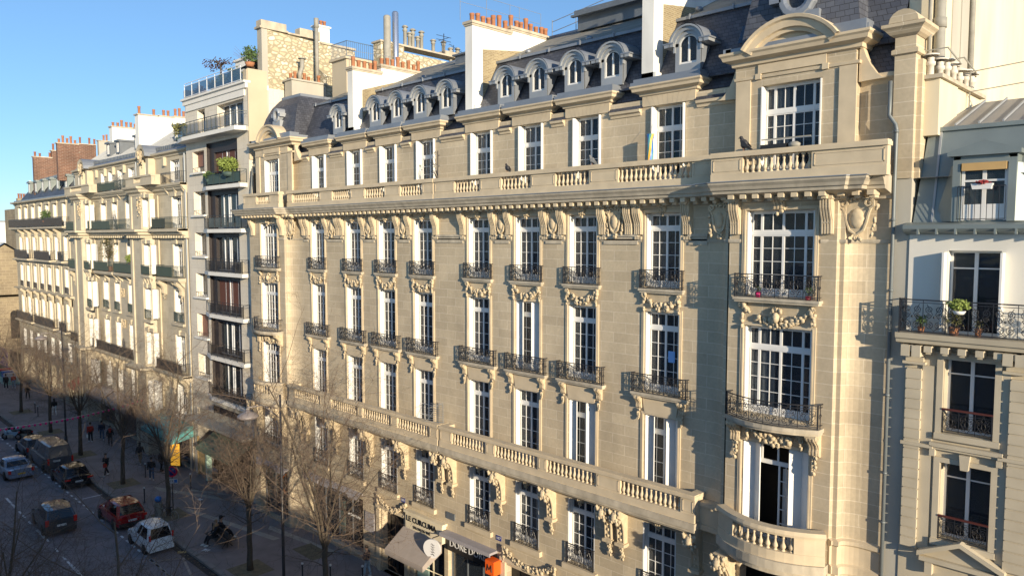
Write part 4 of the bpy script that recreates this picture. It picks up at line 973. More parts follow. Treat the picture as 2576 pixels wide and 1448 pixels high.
def leafy(name, label, cat, c, r, m, n=500, seed=1, s=.05, group=None, squash=1., pot=None, potm='terracotta', stem=True, parent=None):
    """a plant: stem, many leaf faces through its volume and, if given, a pot"""
    rnd = random.Random(seed); base = (c[0], c[1], c[2] - r * squash - (pot or 0))
    t = thing(name, label, cat, base, group)
    b = MB()
    for i in range(n):
        while True:
            p = Vector((rnd.uniform(-1, 1), rnd.uniform(-1, 1), rnd.uniform(-1, 1)))
            if p.length < 1: break
        p *= .55 + .45 * rnd.random() ** .3; k = 1 + .3 * math.sin(p.x * 5 + seed) * math.cos(p.y * 4 + p.z * 5)
        q = Vector(c) + Vector((p.x * r * k, p.y * r * k, p.z * r * squash * k)); d = Vector((rnd.uniform(-1, 1), rnd.uniform(-1, 1), rnd.uniform(-1, 1))).normalized(); e = d.orthogonal().normalized()
        z = s * rnd.uniform(.6, 1.4); b.add([q - d * z, q + e * z * .6, q + d * z, q - e * z * .6], [(0, 1, 2, 3)])
    part('foliage', b, m, t)
    b = MB()
    for k in range(5): b.tube([(c[0], c[1], base[2] + .02), (c[0] + rnd.uniform(-.3, .3) * r, c[1] + rnd.uniform(-.3, .3) * r, c[2]), (c[0] + rnd.uniform(-.7, .7) * r, c[1] + rnd.uniform(-.7, .7) * r, c[2] + r * .6 * squash)], [.018, .012, .004], 3)
    part('stem', b, 'bark', t)
    if pot:
        b = MB(); pr = max(.1, r * .6); b.lathe([(0, 0), (pr * .7, 0), (pr, pot), (pr * .85, pot), (pr * .8, pot - .03), (0, pot - .03)], base[0], base[1], 10, base[2]); part('pot', b, potm, t)
    return t
# ---------------------------------------------------------------- modern block with tiled loggias
def modern():
    root = thing('apartment_building', 'pale modern apartment block with dark tiled loggias, angled balconies and set-back top terrace', 'building', (-56.3, 0, GZ))
    P = lambda n, b, m, **k: part(n, b, m, root, **k)
    SL = [21.35, 18.1, 14.85, 11.6, 8.35, 5.1]     # balcony slab tops
    wins = [(-60.6, -58.45, s + 1.15, s + 3.0) for s in SL[1:]] + [(-60.6, -58.45, 22.6, 24.25), (-59.5, -58.1, 25.45, 27.4)]
    b = MB(); b.wall(-61.85, -50.95, 3.6, 28.0, wins + [(-58.0, -52.75, 3.6, 24.7), (-55.9, -51.6, 25.45, 27.35)], 0, .6)
    b.box(-61.85, -61.84, .01, 10, -2, 28.0); b.box(-50.98, -50.975, .01, 10, 3.6, 28.2)
    for x0, x1 in ((-61.85, -61.1), (-51.5, -50.95)): b.box(x0, x1, 0, .6, GZ, 3.6)
    P('wall', b, 'plate_grey')
    b = MB(); b.wall(-58.0, -52.75, 3.6, 24.7, [(-57.15, -52.8, s + .05, s + 2.6) for s in SL] + [], .22, .25); b.box(-58.0, -57.96, .01, .25, 3.6, 24.7); P('tiled_wall', b, 'dark_tile')
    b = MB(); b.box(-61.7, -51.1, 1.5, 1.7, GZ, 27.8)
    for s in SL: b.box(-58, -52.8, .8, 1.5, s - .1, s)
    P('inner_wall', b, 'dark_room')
    b = MB(); b.box(-61.9, -50.9, -.18, 1.6, 28.0, 28.35); b.box(-61.95, -50.85, -.32, .2, 28.35, 28.5); b.box(-61.5, -51.3, -.1, .5, 27.5, 28.0); P('top_cornice', b, 'render_white')
    b = MB(); b.box(-50.97, -50.86, .0, 1.45, 23, 29.35); b.box(-51.5, -50.93, -.05, 1.4, 28.5, 29.3); P('parapet', b, 'render_beige'); b = MB(); b.box(-61.9, -61.4, -.05, 1.0, 28.5, 29.25); P('parapet', b, 'render_beige')
    # windows
    rnd = random.Random(3)
    for i, (a, c, z0, z1) in enumerate(wins):
        w = swin(root, (a + c) / 2, z0, c - a, z1 - z0, 0, .5, 1, 0, 'metal_frame', cur=rnd.choice((None, 'curtain_grey', 'curtain_white')))
        b = MB(); b.box(a - .15, c + .15, -.22, .05, z0 - .16, z0 - .02); part('sill', b, 'render_white', w)
        if i in (3, 5):
            q = MB(); q.box(a + .02, c - .02, .42, .46, z0 + (.0 if i == 3 else .5), z1); part('roller_shutter', q, 'roller_brown', w)
        q = MB(); q.tube([(a + .05, -.02, z0 + .35), (c - .05, -.02, z0 + .35)], .02, 4)
        for k in range(6): q.tube([(a + .05 + (c - a - .1) * k / 5, -.02, z0 + .02), (a + .05 + (c - a - .1) * k / 5, -.02, z0 + .35)], .012, 3)
        part('guard_bar', q, 'iron', w)
    for i, s in enumerate(SL):
        brown = i in (0, 3)
        if i == 0: z0, z1 = 21.4, 24.2
        w = obj('glazing', cached(('glz',), lambda: glz()), root, (-54.97, .4, s + .08))
        obj('glass_pane', cached(('glzg',), lambda: MB().box(-2.3, 2.3, .05, .06, .05, 2.6).mesh('glass_pane', 'glass')), w, (-54.97, .4, s + .08))
        for a, c in ((-2.25, -1.3), (.2, .9), (1.5, 2.2)) if not brown else ():
            if rnd.random() < .9: obj('curtain', curtain_mesh(a, c, 2.6, .3, rnd.choice(('curtain_green', 'curtain_white', 'curtain_grey'))), w, (-54.97, .4, s + .08))
        if brown or i == 0:
            q = MB(); z = 0
            for k in range(40):
                q.add([(-2.28, -.02, 2.62 - k * .065), (2.28, -.02, 2.62 - k * .065), (2.28, .015, 2.56 - k * .065), (-2.28, .015, 2.56 - k * .065)], [(0, 1, 2, 3)])
            q.box(-2.28, 2.28, .02, .03, 0, 2.62); q.cur = 1; q.box(-.32, -.22, -.05, .0, 0, 2.62)
            part('roller_shutter', q, ['roller_brown', 'metal_frame'], w, (-54.97, .4, s + .08))
        # balcony: slab with a slanted left corner, glazed rail
        q = MB(); out = [(-58.6, .55), (-58.6, -.12), (-57.0, -.55), (-51.3, -.55), (-51.3, .0), (-52.75, .0), (-52.75, .55)]; q.prism(out, 'z', s - .28, s)
        o = P('balcony', q, 'render_white')
        q = MB(); pl = [(-58.5, -.08), (-56.95, -.5), (-51.35, -.5), (-51.35, -.02)]
        for z in (s + 1.0, s + .82, s + .12): q.tube([(x, y, z) for x, y in pl], .022 if z > s + .9 else .015, 4)
        for (x0, y0), (x1, y1) in zip(pl, pl[1:]):
            n = max(1, round(math.hypot(x1 - x0, y1 - y0) / 1.2))
            for k in range(n + 1): q.tube([(x0 + (x1 - x0) * k / n, y0 + (y1 - y0) * k / n, s), (x0 + (x1 - x0) * k / n, y0 + (y1 - y0) * k / n, s + 1.0)], .02, 4)
        part('railing', q, 'iron_green' if i == 0 else 'iron', o)
        q = MB(); q.cur = 0
        for (x0, y0), (x1, y1) in list(zip(pl, pl[1:]))[(0 if i != 3 else 1):2]: q.poly([(x0, y0 + .03, s + .1), (x1, y1 + .03, s + .1), (x1, y1 + .03, s + .85), (x0, y0 + .03, s + .85)])
        part('glass_panel', q, 'glass_rail' if i else 'screen_green', o)
    # upper storey balcony, sweeping corner
    s = 25.3
    for x, w, m in ((-58.8, 1.4, 1), (-53.75, 4.3, 3)): swin(root, x, s + .15, w, 1.9, 0, .5, m, 0, 'metal_frame', cur='curtain_white')
    q = MB(); q.prism([(-62.2, .4), (-62.2, -.6), (-60.2, -1.0), (-51.0, -1.0), (-50.7, -.3), (-50.95, .0)], 'z', s - .3, s); o = P('balcony', q, 'render_white')
    q = MB(); pl = [(-62.1, -.2), (-62.1, -.55), (-60.2, -.92), (-51.1, -.92), (-50.9, -.1)]
    for z in (s + 1.05, s + .88, s + .1): q.tube([(x, y, z) for x, y in pl], .03 if z > s + 1 else .018, 4)
    x = -60.2
    while x < -51: q.tube([(x, -.92, s), (x, -.92, s + 1.05)], .02, 4); x += .75
    part('railing', q, 'iron_green', o); q = MB(); q.poly([(-62.05, -.53, s + .1), (-60.2, -.88, s + .1), (-60.2, -.88, s + .9), (-62.05, -.53, s + .9)]); part('glass_panel', q, 'glass_blue', o)
    q = MB(); q.poly([(-60.2, -.89, s + .1), (-52, -.89, s + .1), (-52, -.89, s + .85), (-60.2, -.89, s + .85)]); part('glass_panel', q, 'glass_rail', o)
    # roof terrace rail in blue glass
    z = 28.5; q = MB(); x = -61.3
    for zz in (z + 1.15, z + .1, z + .95): q.tube([(-61.3, -.22, zz), (-51.4, -.22, zz)], .03, 4)
    while x < -51.3: q.tube([(x, -.22, z), (x, -.22, z + 1.1)], .025, 4); x += 1.4
    o = P('terrace_railing', q, 'metal_frame'); q = MB(); q.poly([(-61.25, -.2, z + .15), (-51.45, -.2, z + .15), (-51.45, -.2, z + .92), (-61.25, -.2, z + .92)]); part('glass_panel', q, 'glass_blue', o)
    # penthouse
    b = MB(); b.box(-58.2, -51.6, 2.6, 9, 28.3, 31.3); b.box(-58.3, -51.5, 2.45, 9, 31.3, 31.45); P('penthouse', b, 'render_bright')
    b = MB(); b.add([(-56.6, 1.4, 30.1), (-51.5, 1.4, 30.4), (-51.5, 2.6, 30.9), (-56.6, 2.6, 30.6)], [(0, 1, 2, 3)]); b.box(-56.6, -51.5, 2.5, 2.58, 28.5, 30.5); P('greenhouse_roof', b, 'zinc_green')
    # rubble party wall with its chimney heads
    b = MB(); b.prism([(1.25, 24), (9, 24), (9, 32.0), (1.25, 32.35)], 'x', -51.45, -50.98); o = P('rubble_party_wall', b, 'rubble')
    q = MB(); q.box(-51.6, -50.94, 1.15, 1.6, 24, 32.38); part('rendered_edge', q, 'render_grey', o)
    q = MB(); q.box(-51.75, -50.85, 1.0, 3.2, 32.35, 32.5); q.box(-51.65, -50.92, 1.12, 3.1, 32.5, 32.95); q.box(-51.7, -50.85, 3.2, 4.2, 32.3, 32.42); q.box(-51.65, -50.95, 4.2, 5.9, 32.35, 32.95); q.box(-51.7, -50.85, 5.9, 9, 32.1, 32.25)
    part('coping', q, 'stone_worn', o)
    q = MB(); q.box(-51.7, -51.1, 5.7, 6.8, 31.9, 33.4); q.box(-51.8, -51.0, 5.6, 6.9, 33.4, 33.52); c = part('chimney_stack', q, 'render_bright', o)
    for y in (5.9, 6.25, 6.55): obj('chimney_pot', pot_mesh(.45), c, (-51.4, y, 33.5))
    # flues up the wall and small chimney in front
    b = MB(); b.box(-50.6, -49.6, 2.7, 5.5, 24, 28.75); b.box(-50.7, -49.5, 2.6, 5.6, 28.75, 28.87); o = P('chimney_stack', b, 'render_grey')
    for y, h in ((2.9, .35), (3.25, .5), (4.0, .5), (4.35, .3), (5.2, .5)): obj('chimney_pot', pot_mesh(h + .1), o, (-50.1, y, 28.87))
    b = MB(); b.tube([(-50.3, 5.2, 28.8), (-50.3, 5.2, 33.0)], .14, 8); b.tube([(-50.3, 5.2, 33), (-50.3, 5.2, 33.7)], .18, 8); b.tube([(-50.2, 3.7, 28.8), (-50.2, 3.7, 29.4), (-50.2, 3.9, 29.9), (-50.2, 3.9, 30.5)], .16, 8); b.lathe([(.3, 0), (.3, .06), (0, .14)], -50.2, 3.9, 8, 30.5)
    part('flue_pipe', b, 'flue_grey', o)
    # ground floors
    b = MB(); b.box(-61.1, -51.5, .2, .6, 2.9, 3.6); b.box(-61.2, -51.0, -1.0, .2, 2.75, 2.95); b.box(-61.2, -51.2, -.1, .1, 4.3, 5.0); P('shop_lintel', b, 'render_grey')
    b = MB(); b.box(-60.9, -58.9, -.12, -.02, GZ + .3, .95); b.box(-60.95, -60.9, -.16, 0, GZ, 1.2); P('timber_hoarding', b, 'sign_tan')
    b = MB(); b.box(-58.7, -51.5, .5, .6, GZ, 2.75); P('shopfront', b, 'sign_black')
    b = MB(); b.add([(-57.9, -.1, 2.1), (-51.6, -.1, 2.1), (-51.6, -1.5, 1.2), (-57.9, -1.5, 1.2)], [(0, 1, 2, 3)]); b.add([(-57.9, -1.5, 1.2), (-51.6, -1.5, 1.2), (-51.6, -1.5, .95), (-57.9, -1.5, .95)], [(0, 1, 2, 3)]); P('awning', b, 'awning_green')
    b = MB(); b.box(-58.6, -58.35, -.5, -.1, GZ + .1, 1.1); P('pastel_panel', b, 'shop_green')
    return root
def rubble_mat():
    m, nt, p = newmat('rubble'); L = nt.links.new
    g = N(nt, 'ShaderNodeNewGeometry'); mp = N(nt, 'ShaderNodeMapping'); mp.inputs['Scale'].default_value = (2.2, 2.2, 3.6); L(g.outputs['Position'], mp.inputs[0])
    n0 = N(nt, 'ShaderNodeTexNoise'); n0.inputs['Scale'].default_value = 2.5; L(g.outputs['Position'], n0.inputs['Vector'])
    ad = N(nt, 'ShaderNodeVectorMath', operation='MULTIPLY_ADD'); ad.inputs[1].default_value = (.7, .7, .7); L(n0.outputs['Color'], ad.inputs[0]); L(mp.outputs[0], ad.inputs[2])
    v1 = N(nt, 'ShaderNodeTexVoronoi', feature='DISTANCE_TO_EDGE'); v2 = N(nt, 'ShaderNodeTexVoronoi')
    for v in (v1, v2): v.inputs['Scale'].default_value = 1; L(ad.outputs[0], v.inputs['Vector'])
    r = N(nt, 'ShaderNodeMapRange'); r.inputs['From Min'].default_value = .06; r.inputs['From Max'].default_value = .2; L(v1.outputs[0], r.inputs[0])
    sp = N(nt, 'ShaderNodeSeparateColor'); L(v2.outputs['Color'], sp.inputs[0])
    c = N(nt, 'ShaderNodeMix', data_type='RGBA'); c.inputs['A'].default_value = (.5, .42, .27, 1); c.inputs['B'].default_value = (.74, .68, .52, 1); L(sp.outputs[0], c.inputs['Factor'])
    k = N(nt, 'ShaderNodeMix', data_type='RGBA'); k.inputs['A'].default_value = (.33, .285, .19, 1); L(r.outputs[0], k.inputs['Factor']); L(c.outputs['Result'], k.inputs['B'])
    L(k.outputs['Result'], p.inputs['Base Color']); p.inputs['Roughness'].default_value = .9
    b = N(nt, 'ShaderNodeBump'); b.inputs['Strength'].default_value = .5; b.inputs['Distance'].default_value = .03; L(r.outputs[0], b.inputs['Height']); L(b.outputs[0], p.inputs['Normal'])
def glz():
    b = MB()
    for a in (-2.3, -1.15, -.3, -.02, 1.0, 1.35, 2.22): b.box(a, a + .08, 0, .1, 0, 2.65)
    b.box(-2.22, 2.22, .002, .098, 0, .08); b.box(-2.22, 2.22, .002, .098, 2.57, 2.65); return b.mesh('glazing', 'metal_frame')
rubble_mat()
mat('sign_tan', (.5, .36, .16), .7, noise=.2, scale=2); mat('awning_green', (.10, .17, .12), .85, noise=.1)
MODERN = modern()
# ---------------------------------------------------------------- pale building with green balconies
def haussmann():
    root = thing('apartment_building', 'cream stone apartment building with green balconies, bay fronts and arched dormers', 'building', (-77.5, 0, GZ))
    P = lambda n, b, m, **k: part(n, b, m, root, **k)
    X0, X1 = -93.3, -61.95; BP = .9
    bayL, bayR = (-89.6, -86.4), (-72.7, -69.0)
    A = [(-91.9, -90.1), (-83.5, -81.9), (-80.1, -78.65), (-76.3, -74.85), (-65.1, -63.1)]
    B = [(-88.75, -87.35, 'L'), (-71.95, -70.35, 'R')]
    kb = (25 - BP) / 25
    rows = [(18.25, 20.88), (14.15, 16.92), (10.25, 13.05), (6.1, 9.2), (2.2, 4.9)]
    plan = [(X0, 0), (bayL[0], 0), (bayL[0] + .3, -BP), (bayL[1] - .35, -BP), (bayL[1], 0), (bayR[0], 0), (bayR[0] + .3, -BP), (bayR[1] - .5, -BP), (bayR[1], 0), (X1, 0)]
    holes = [(a, c, z0, z1) for a, c in A for z0, z1 in rows] + [(-92.3, -90, -1.9, 1.9), (-85.8, -81.5, -1.9, 1.9), (-80.5, -74.2, -1.9, 1.9), (-67.8, -62.6, -1.9, 1.7)]
    b = MB()
    b.wall(X0, bayL[0], GZ, 21.8, holes, 0, .5); b.wall(bayL[1], bayR[0], GZ, 21.8, holes, 0, .5); b.wall(bayR[1], X1, GZ, 21.8, holes, 0, .5)
    bh = []
    for a, c, s in B:
        a *= kb; c *= kb; bh.append((a, c)); x0, x1 = (plan[2][0], plan[3][0]) if s == 'L' else (plan[6][0], plan[7][0])
        b.wall(x0, x1, GZ, 21.8, [(a, c, z0 + (.1), z1 - .1) for z0, z1 in rows], -BP, .5)
    for i in (1, 3, 5, 7): (x0, y0), (x1, y1) = plan[i], plan[i + 1]; b.poly([(x0, y0, GZ), (x1, y1, GZ), (x1, y1, 21.8), (x0, y0, 21.8)])
    P('wall', b, 'pale_ashlar')
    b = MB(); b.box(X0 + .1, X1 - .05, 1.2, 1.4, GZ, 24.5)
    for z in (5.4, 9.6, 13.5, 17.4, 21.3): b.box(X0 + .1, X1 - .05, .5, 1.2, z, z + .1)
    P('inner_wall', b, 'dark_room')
    b = MB()
    b.sweep(plan, [(-.02, 21.1), (.06, 21.12), (.08, 21.3), (.3, 21.45), (.34, 21.6), (.55, 21.75), (.58, 21.9), (-.3, 21.95)])
    b.sweep(plan, [(-.02, 17.35), (.1, 17.4), (.14, 17.6), (.5, 17.7), (.52, 17.9), (.85, 17.95), (.85, 18.15), (-.1, 18.2)])
    b.sweep(plan, [(-.02, 5.4), (.1, 5.45), (.2, 5.6), (.75, 5.75), (.8, 5.95), (-.1, 6.0)])
    P('cornice', b, 'pale_stone')
    b = MB(); x = X0
    while x < X1:
        y = -BP if (bayL[0] < x < bayL[1] or bayR[0] < x < bayR[1]) else 0; b.box(x, x + .25, y - .45, y - .05, 17.42, 17.6); x += .55
    P('modillions', b, 'pale_stone')
    b = MB()
    for (x0, x1, y) in ((plan[2][0], plan[2][0] + .45, -BP), (plan[3][0] - .4, plan[3][0], -BP), (plan[6][0], plan[6][0] + .5, -BP), (plan[7][0] - .6, plan[7][0], -BP), (-94 + .75, -92.6, 0), (-68.95, -68.1, 0), (-62.6, -62.0, 0), (-86.3, -85.6, 0), (-73.5, -72.8, 0)):
        b = MB(); b.box(x0, x1, y - .12, y - .0, GZ, 17.3); b.box(x0, x1, y - .1, y, 18.2, 21.1); P('pilaster', b, 'pale_stone')
    for a, c in A + [(p, q) for p, q in bh]:
        y = -BP if (a, c) in bh else 0
        b = MB()
        for z0, z1 in rows[:4]:
            b.box(a - .12, a - .02, y - .05, y + .02, z0, z1); b.box(c + .02, c + .12, y - .05, y + .02, z0, z1); b.box(a - .25, c + .25, y - .09, y + .02, z1 + .02, z1 + .32); b.box((a + c) / 2 - .15, (a + c) / 2 + .15, y - .2, y + .02, z1 + .0, z1 + .45)
        P('surround', b, 'pale_stone')
        for i, (z0, z1) in enumerate(rows):
            z = z0 + (.1 if y else 0); h = z1 - z0 - (.2 if y else 0)
            window(root, (a + c) / 2, z, c - a, h, y, .42, tr=.2, sh='in', cur=RW.choice(['full', 'both', 'left']), rows=3)
    # attic storey with arched central heads
    AT = [(-91.7, -90.3), (-84.2, -83.0), (-81.9, -80.5), (-79.2, -77.8), (-76.2, -74.6), (-66.0, -64.0)]
    b = MB(); b.wall(X0 + .3, X1, 21.9, 24.4, [(a, c, 22.1, 24.0) for a, c in AT] + [(-88.6, -87.2, 22, 24.2), (-71.4, -69.8, 22, 24.2)], .3, .4)
    P('attic_wall', b, 'pale_stone')
    for a, c in AT: window(root, (a + c) / 2, 22.1, c - a, 1.9, .3, .3, tr=.25, cur=RW.choice(['full', 'both']), rows=2)
    for x in (-87.9, -70.6): window(root, x, 22.0, 1.4, 2.1, .1, .3, tr=.25, cur='none', rows=2)
    b = MB(); b.sweep([(X0 + .3, .3), (X1, .3)], [(0, 24.3), (.1, 24.36), (.12, 24.5), (.35, 24.6), (.38, 24.75), (-.4, 24.8)])
    for x0 in (-89.3, -72.1):
        for q in (0, 2.1): b.box(x0 + q, x0 + q + .6, -.3, .3, 21.95, 24.4)
    for x in (-85.2, -82.5, -80.0, -77.0, -67.0): b.box(x - .15, x + .15, .05, .3, 23.6, 24.35)
    P('attic_cornice', b, 'pale_stone')
    for cx in (-87.9, -70.6):
        n = 10; b = MB()
        def ar(r, y): return [(cx + r * math.cos(math.pi * i / n), y, 24.6 + r * .95 * math.sin(math.pi * i / n)) for i in range(n + 1)]
        rs = [ar(.75, -.25), ar(.75, -.5), ar(1.1, -.55)]
        for Aa, Bb in zip(rs, rs[1:]):
            for i in range(n): b.poly([Aa[i], Aa[i + 1], Bb[i + 1], Bb[i]])
        b.prism([(p[0], p[2]) for p in ar(.8, 0)], 'y', -.28, .2); o = P('arched_head', b, 'pale_stone')
        q = MB(); q.smooth = True; Aa, Bb = ar(1.12, -.56), ar(1.12, 1.7)
        for i in range(n): q.poly([Aa[i], Bb[i], Bb[i + 1], Aa[i + 1]])
        part('lead_roof', q, 'zinc', o)
        me = cached('gh', lambda: garland_mesh(.9, 1.1, 21, head=True)); obj('garland', me, o, (cx, -.5, 25.1))
    # roof
    b = MB(); b.add([(X0 + .3, .25, 24.8), (X1, .25, 24.8), (X1, .7, 25.2), (X0 + .3, .7, 25.2)], [(0, 1, 2, 3)]); b.add([(X0 + .3, .7, 25.2), (X1, .7, 25.2), (X1, 4.6, 28.0), (X0 + 1.3, 4.6, 28.0)], [(0, 1, 2, 3)]); b.add([(X0 + 1.3, 4.6, 28), (X1, 4.6, 28), (X1, 10, 26), (X0 + 1.3, 10, 26)], [(0, 1, 2, 3)])
    o = P('roof', b, 'zinc'); b = MB(); x = X0 + 1
    while x < X1: b.prism([(.72, 25.22), (4.6, 28.0), (4.6, 28.08), (.72, 25.3)], 'x', x, x + .06); x += .75
    part('batten_seams', b, 'zinc_pale', o)
    b = MB(); x = X0 + .5
    while x < X1: b.box(x, x + .28, .5, .56, 25.1, 25.4); x += .42
    part('snow_guard', b, 'zinc_dark', o)
    for x in (-82.9, -77.6, -85.8, -67.8, -63.4):
        b = MB(); b.box(x - .55, x - .38, 1.6, 1.7, 26.0, 27.2); b.box(x + .38, x + .55, 1.6, 1.7, 26.0, 27.2); b.box(x - .38, x + .38, 1.6, 1.7, 26.0, 26.15); b.box(x - .7, x + .7, 1.45, 4.2, 27.2, 27.38)
        for s in (-.55, .54): b.prism([(1.61, 25.9), (4.2, 27.6), (4.2, 27.2), (1.61, 27.2)], 'x', x + s, x + s + .012)
        d = part('dormer', b, 'zinc_dark', o); q = MB(); q.box(x - .38, x - .3, 1.62, 1.67, 26.15, 27.2); q.box(x + .3, x + .38, 1.62, 1.67, 26.15, 27.2); q.box(x - .05, x + .05, 1.61, 1.68, 26.15, 27.2); part('window', q, 'white_paint', d); q = MB(); q.box(x - .3, x + .3, 1.66, 1.67, 26.15, 27.2); part('glass_pane', q, 'glass', d)
    stack(root, -86.9, -86.0, [(2.1, 4.3, 29.05), (4.3, 6.5, 29.1)], 25, 'render_bright', 4); stack(root, -75.9, -75.0, [(.95, 2.8, 28.95), (2.8, 4.3, 29.0), (4.3, 8, 29.1)], 25, 'render_bright', 5)
    # balconies
    rm = 'screen_green'
    def balc(x0, x1, zs, dep, h, slab=True, scr=(0, 1), m='iron_green', y=0., scm='screen_green'):
        b = MB(); b.box(x0 - .05, x1 + .05, y - dep - .05, y, zs - .2, zs - .02); b.box(x0, x1, y - dep + .05, y, zs - .32, zs - .2)
        for xx in (x0 + .2, (x0 + x1) / 2, x1 - .4): b.prism([(y, zs - .32), (y - dep * .8, zs - .32), (y - dep * .5, zs - .6), (y, zs - .95)], 'x', xx, xx + .22)
        o = P('balcony', b, 'pale_stone'); part('railing', _mk(lambda: rail_bars(x0, x1, dep, h, m, y=y, z=zs)), None, o) if 0 else obj('railing', rail_bars(x0, x1, dep, h, m, y=y, z=zs), o)
        if scr:
            q = MB(); a, c = x0 + (x1 - x0) * scr[0], x0 + (x1 - x0) * scr[1]; q.box(a, c, y - dep + .02, y - dep + .03, zs + .1, zs + h - .1); part('screen', q, scm, o)
        return o
    for x0, x1, y in ((-94 + .9, -86.9, 0), (-85.6, -69.6, 0), (-68.4, -62.0, 0)): balc(x0, x1, 18.2, .75, .95, scr=(0, .42) if x0 > -90 and x1 < -65 else ((0, 1) if x0 < -90 else (0, .55)), m='iron_green', scm='screen_green' if x1 < -65 else 'rail_screen', y=0 if x0 != -85.6 else 0)
    for x0, x1, sc_ in ((-93.0, -89.3, (0, .9)), (-85.2, -78.7, (0, .8)), (-78.2, -72.9, (0, .9)), (-67.2, -62.4, (0, .7))): balc(x0, x1, 14.1, .7, 1.0, scr=sc_)
    for x0, x1 in ((-93.1, -89.9), (-85.7, -72.8), (-67.9, -62.0)): balc(x0, x1, 6.05, .7, 1.0, scr=(0, .93), m='iron', scm='rail_screen')
    for x0, x1 in ((-89.0 * kb, -87.3 * kb), (-72.1 * kb, -70.1 * kb)): balc(x0, x1, 14.2, .25, .85, scr=(0, 1), y=-BP)
    for x0, x1, y in [(a, c, 0) for a, c in A] + [(a, c, -BP) for a, c in bh]:
        obj('railing', rail_bars(x0, x1, .12, .85, 'iron_green', y=y, z=rows[2][0] + .05, step=.1), root); b = MB(); b.box(x0 - .2, x1 + .2, y - .25, y, rows[2][0] - .22, rows[2][0]); P('sill', b, 'pale_stone')
    balc(-82.8, -72.6, 21.95, .5, .9, scr=(0, .5)); balc(-92.9, -91.6, 21.95, .5, .9, scr=(0, 1)); balc(-66.1, -62.0, 21.95, .5, .9, scr=None, m='iron')
    for x0, x1 in ((-91.4, -83.0), (-72.5, -66.3)):
        b = MB(); b.box(x0, x1, -BP - .3, -BP + .0, 21.95, 22.2); b.box(x0 - .05, x1 + .05, -BP - .35, -BP + .05, 22.65, 22.8); b.box(x0, x0 + 2.0, -BP - .28, -BP - .02, 22.2, 22.65); b.box(x1 - 2.6, x1, -BP - .28, -BP - .02, 22.2, 22.65); b.box(x1 - .3, x1, -BP, .3, 21.95, 22.8)
        o = P('stone_parapet', b, 'pale_stone'); q = MB(); balusters(q, x0 + 2.0, x1 - 2.6, -BP - .15, 22.2, 22.65, .28); part('balusters', q, 'pale_stone', o)
    # carved drops, scroll consoles
    gm = cached('gdrop', lambda: garland_mesh(.7, 1.6, 31))
    for x, z in ((-86.95, 21.1), (-69.75, 21.0)): obj('garland', gm, root, (x, -BP - .1, z))
    bm2 = cached('bm2', lambda: bracket_mesh(.5, 1.2, .7, 'console', 'pale_carved', leaf=.4, seed=8))
    for x in (-92.6, -90.2, -67.0, -63.2): obj('console', bm2, root, (x, 0, 13.75))
    for x in (-92.5, -90.3, -85.2, -83, -81, -78.9, -76.6, -74.0, -67.3, -65.3, -62.7): obj('console', bm2, root, (x, 0, 5.7))
    for x in (-81.2, -77.6): obj('garland', cached('gd2', lambda: garland_mesh(.8, .9, 33)), root, (-77.45, -.05, 12.6 if x < -80 else 9.6))
    b = MB()
    for x in (-73.0, -62.05): b.tube([(x, -.1, 24.3), (x, -.1, GZ)], .07, 5)
    P('downpipe', b, 'zinc_dark')
    # street level
    b = MB(); [P('shop_window', MB().box(u, v, .35, .4, -1.9, 1.7), 'glass') for u, v in ((-92.3, -90.2), (-85.8, -81.5), (-80.5, -74.2), (-67.8, -62.6))]
    for x0, x1, m, l in ((-92.6, -89.6, 'awning_red', None), (-86, -81, 'awning_taupe', None), (-80.7, -74, 'awning_taupe', None)):
        b = MB(); b.add([(x0, -.05, 2.1), (x1, -.05, 2.1), (x1, -1.4, 1.3), (x0, -1.4, 1.3)], [(0, 1, 2, 3)]); b.add([(x0, -1.4, 1.3), (x1, -1.4, 1.3), (x1, -1.4, .95), (x0, -1.4, .95)], [(0, 1, 2, 3)]); P('awning', b, m)
    b = MB(); b.box(-102.5, -93.4, -.1, -.02, 1.6, 2.3); 
    b = MB(); b.add([(-68.6, -.05, 1.9), (-61.9, -.05, 1.9), (-61.9, -1.9, .9), (-68.6, -1.9, .9)], [(0, 1, 2, 3)]); b.add([(-68.6, -1.9, .9), (-61.9, -1.9, .9), (-61.9, -1.9, .6), (-68.6, -1.9, .6)], [(0, 1, 2, 3)]); b.add([(-61.9, -.05, 1.9), (-61.9, -1.9, .9), (-61.9, -1.9, .6), (-61.9, -.05, .9)], [(0, 1, 2, 3)])
    o = P('awning', b, 'awning_teal'); o['label'] = 'teal shop awning'
    b = MB(); b.box(-68.2, -61.95, -.15, -.02, 1.95, 2.5); o = P('shop_fascia', b, 'stone_worn'); obj('lettering', textmesh('la Bonne Table', .5, 'sign_white', .02), o, (-64.2, -.17, 2.22))
    return root
HAUSS = haussmann()
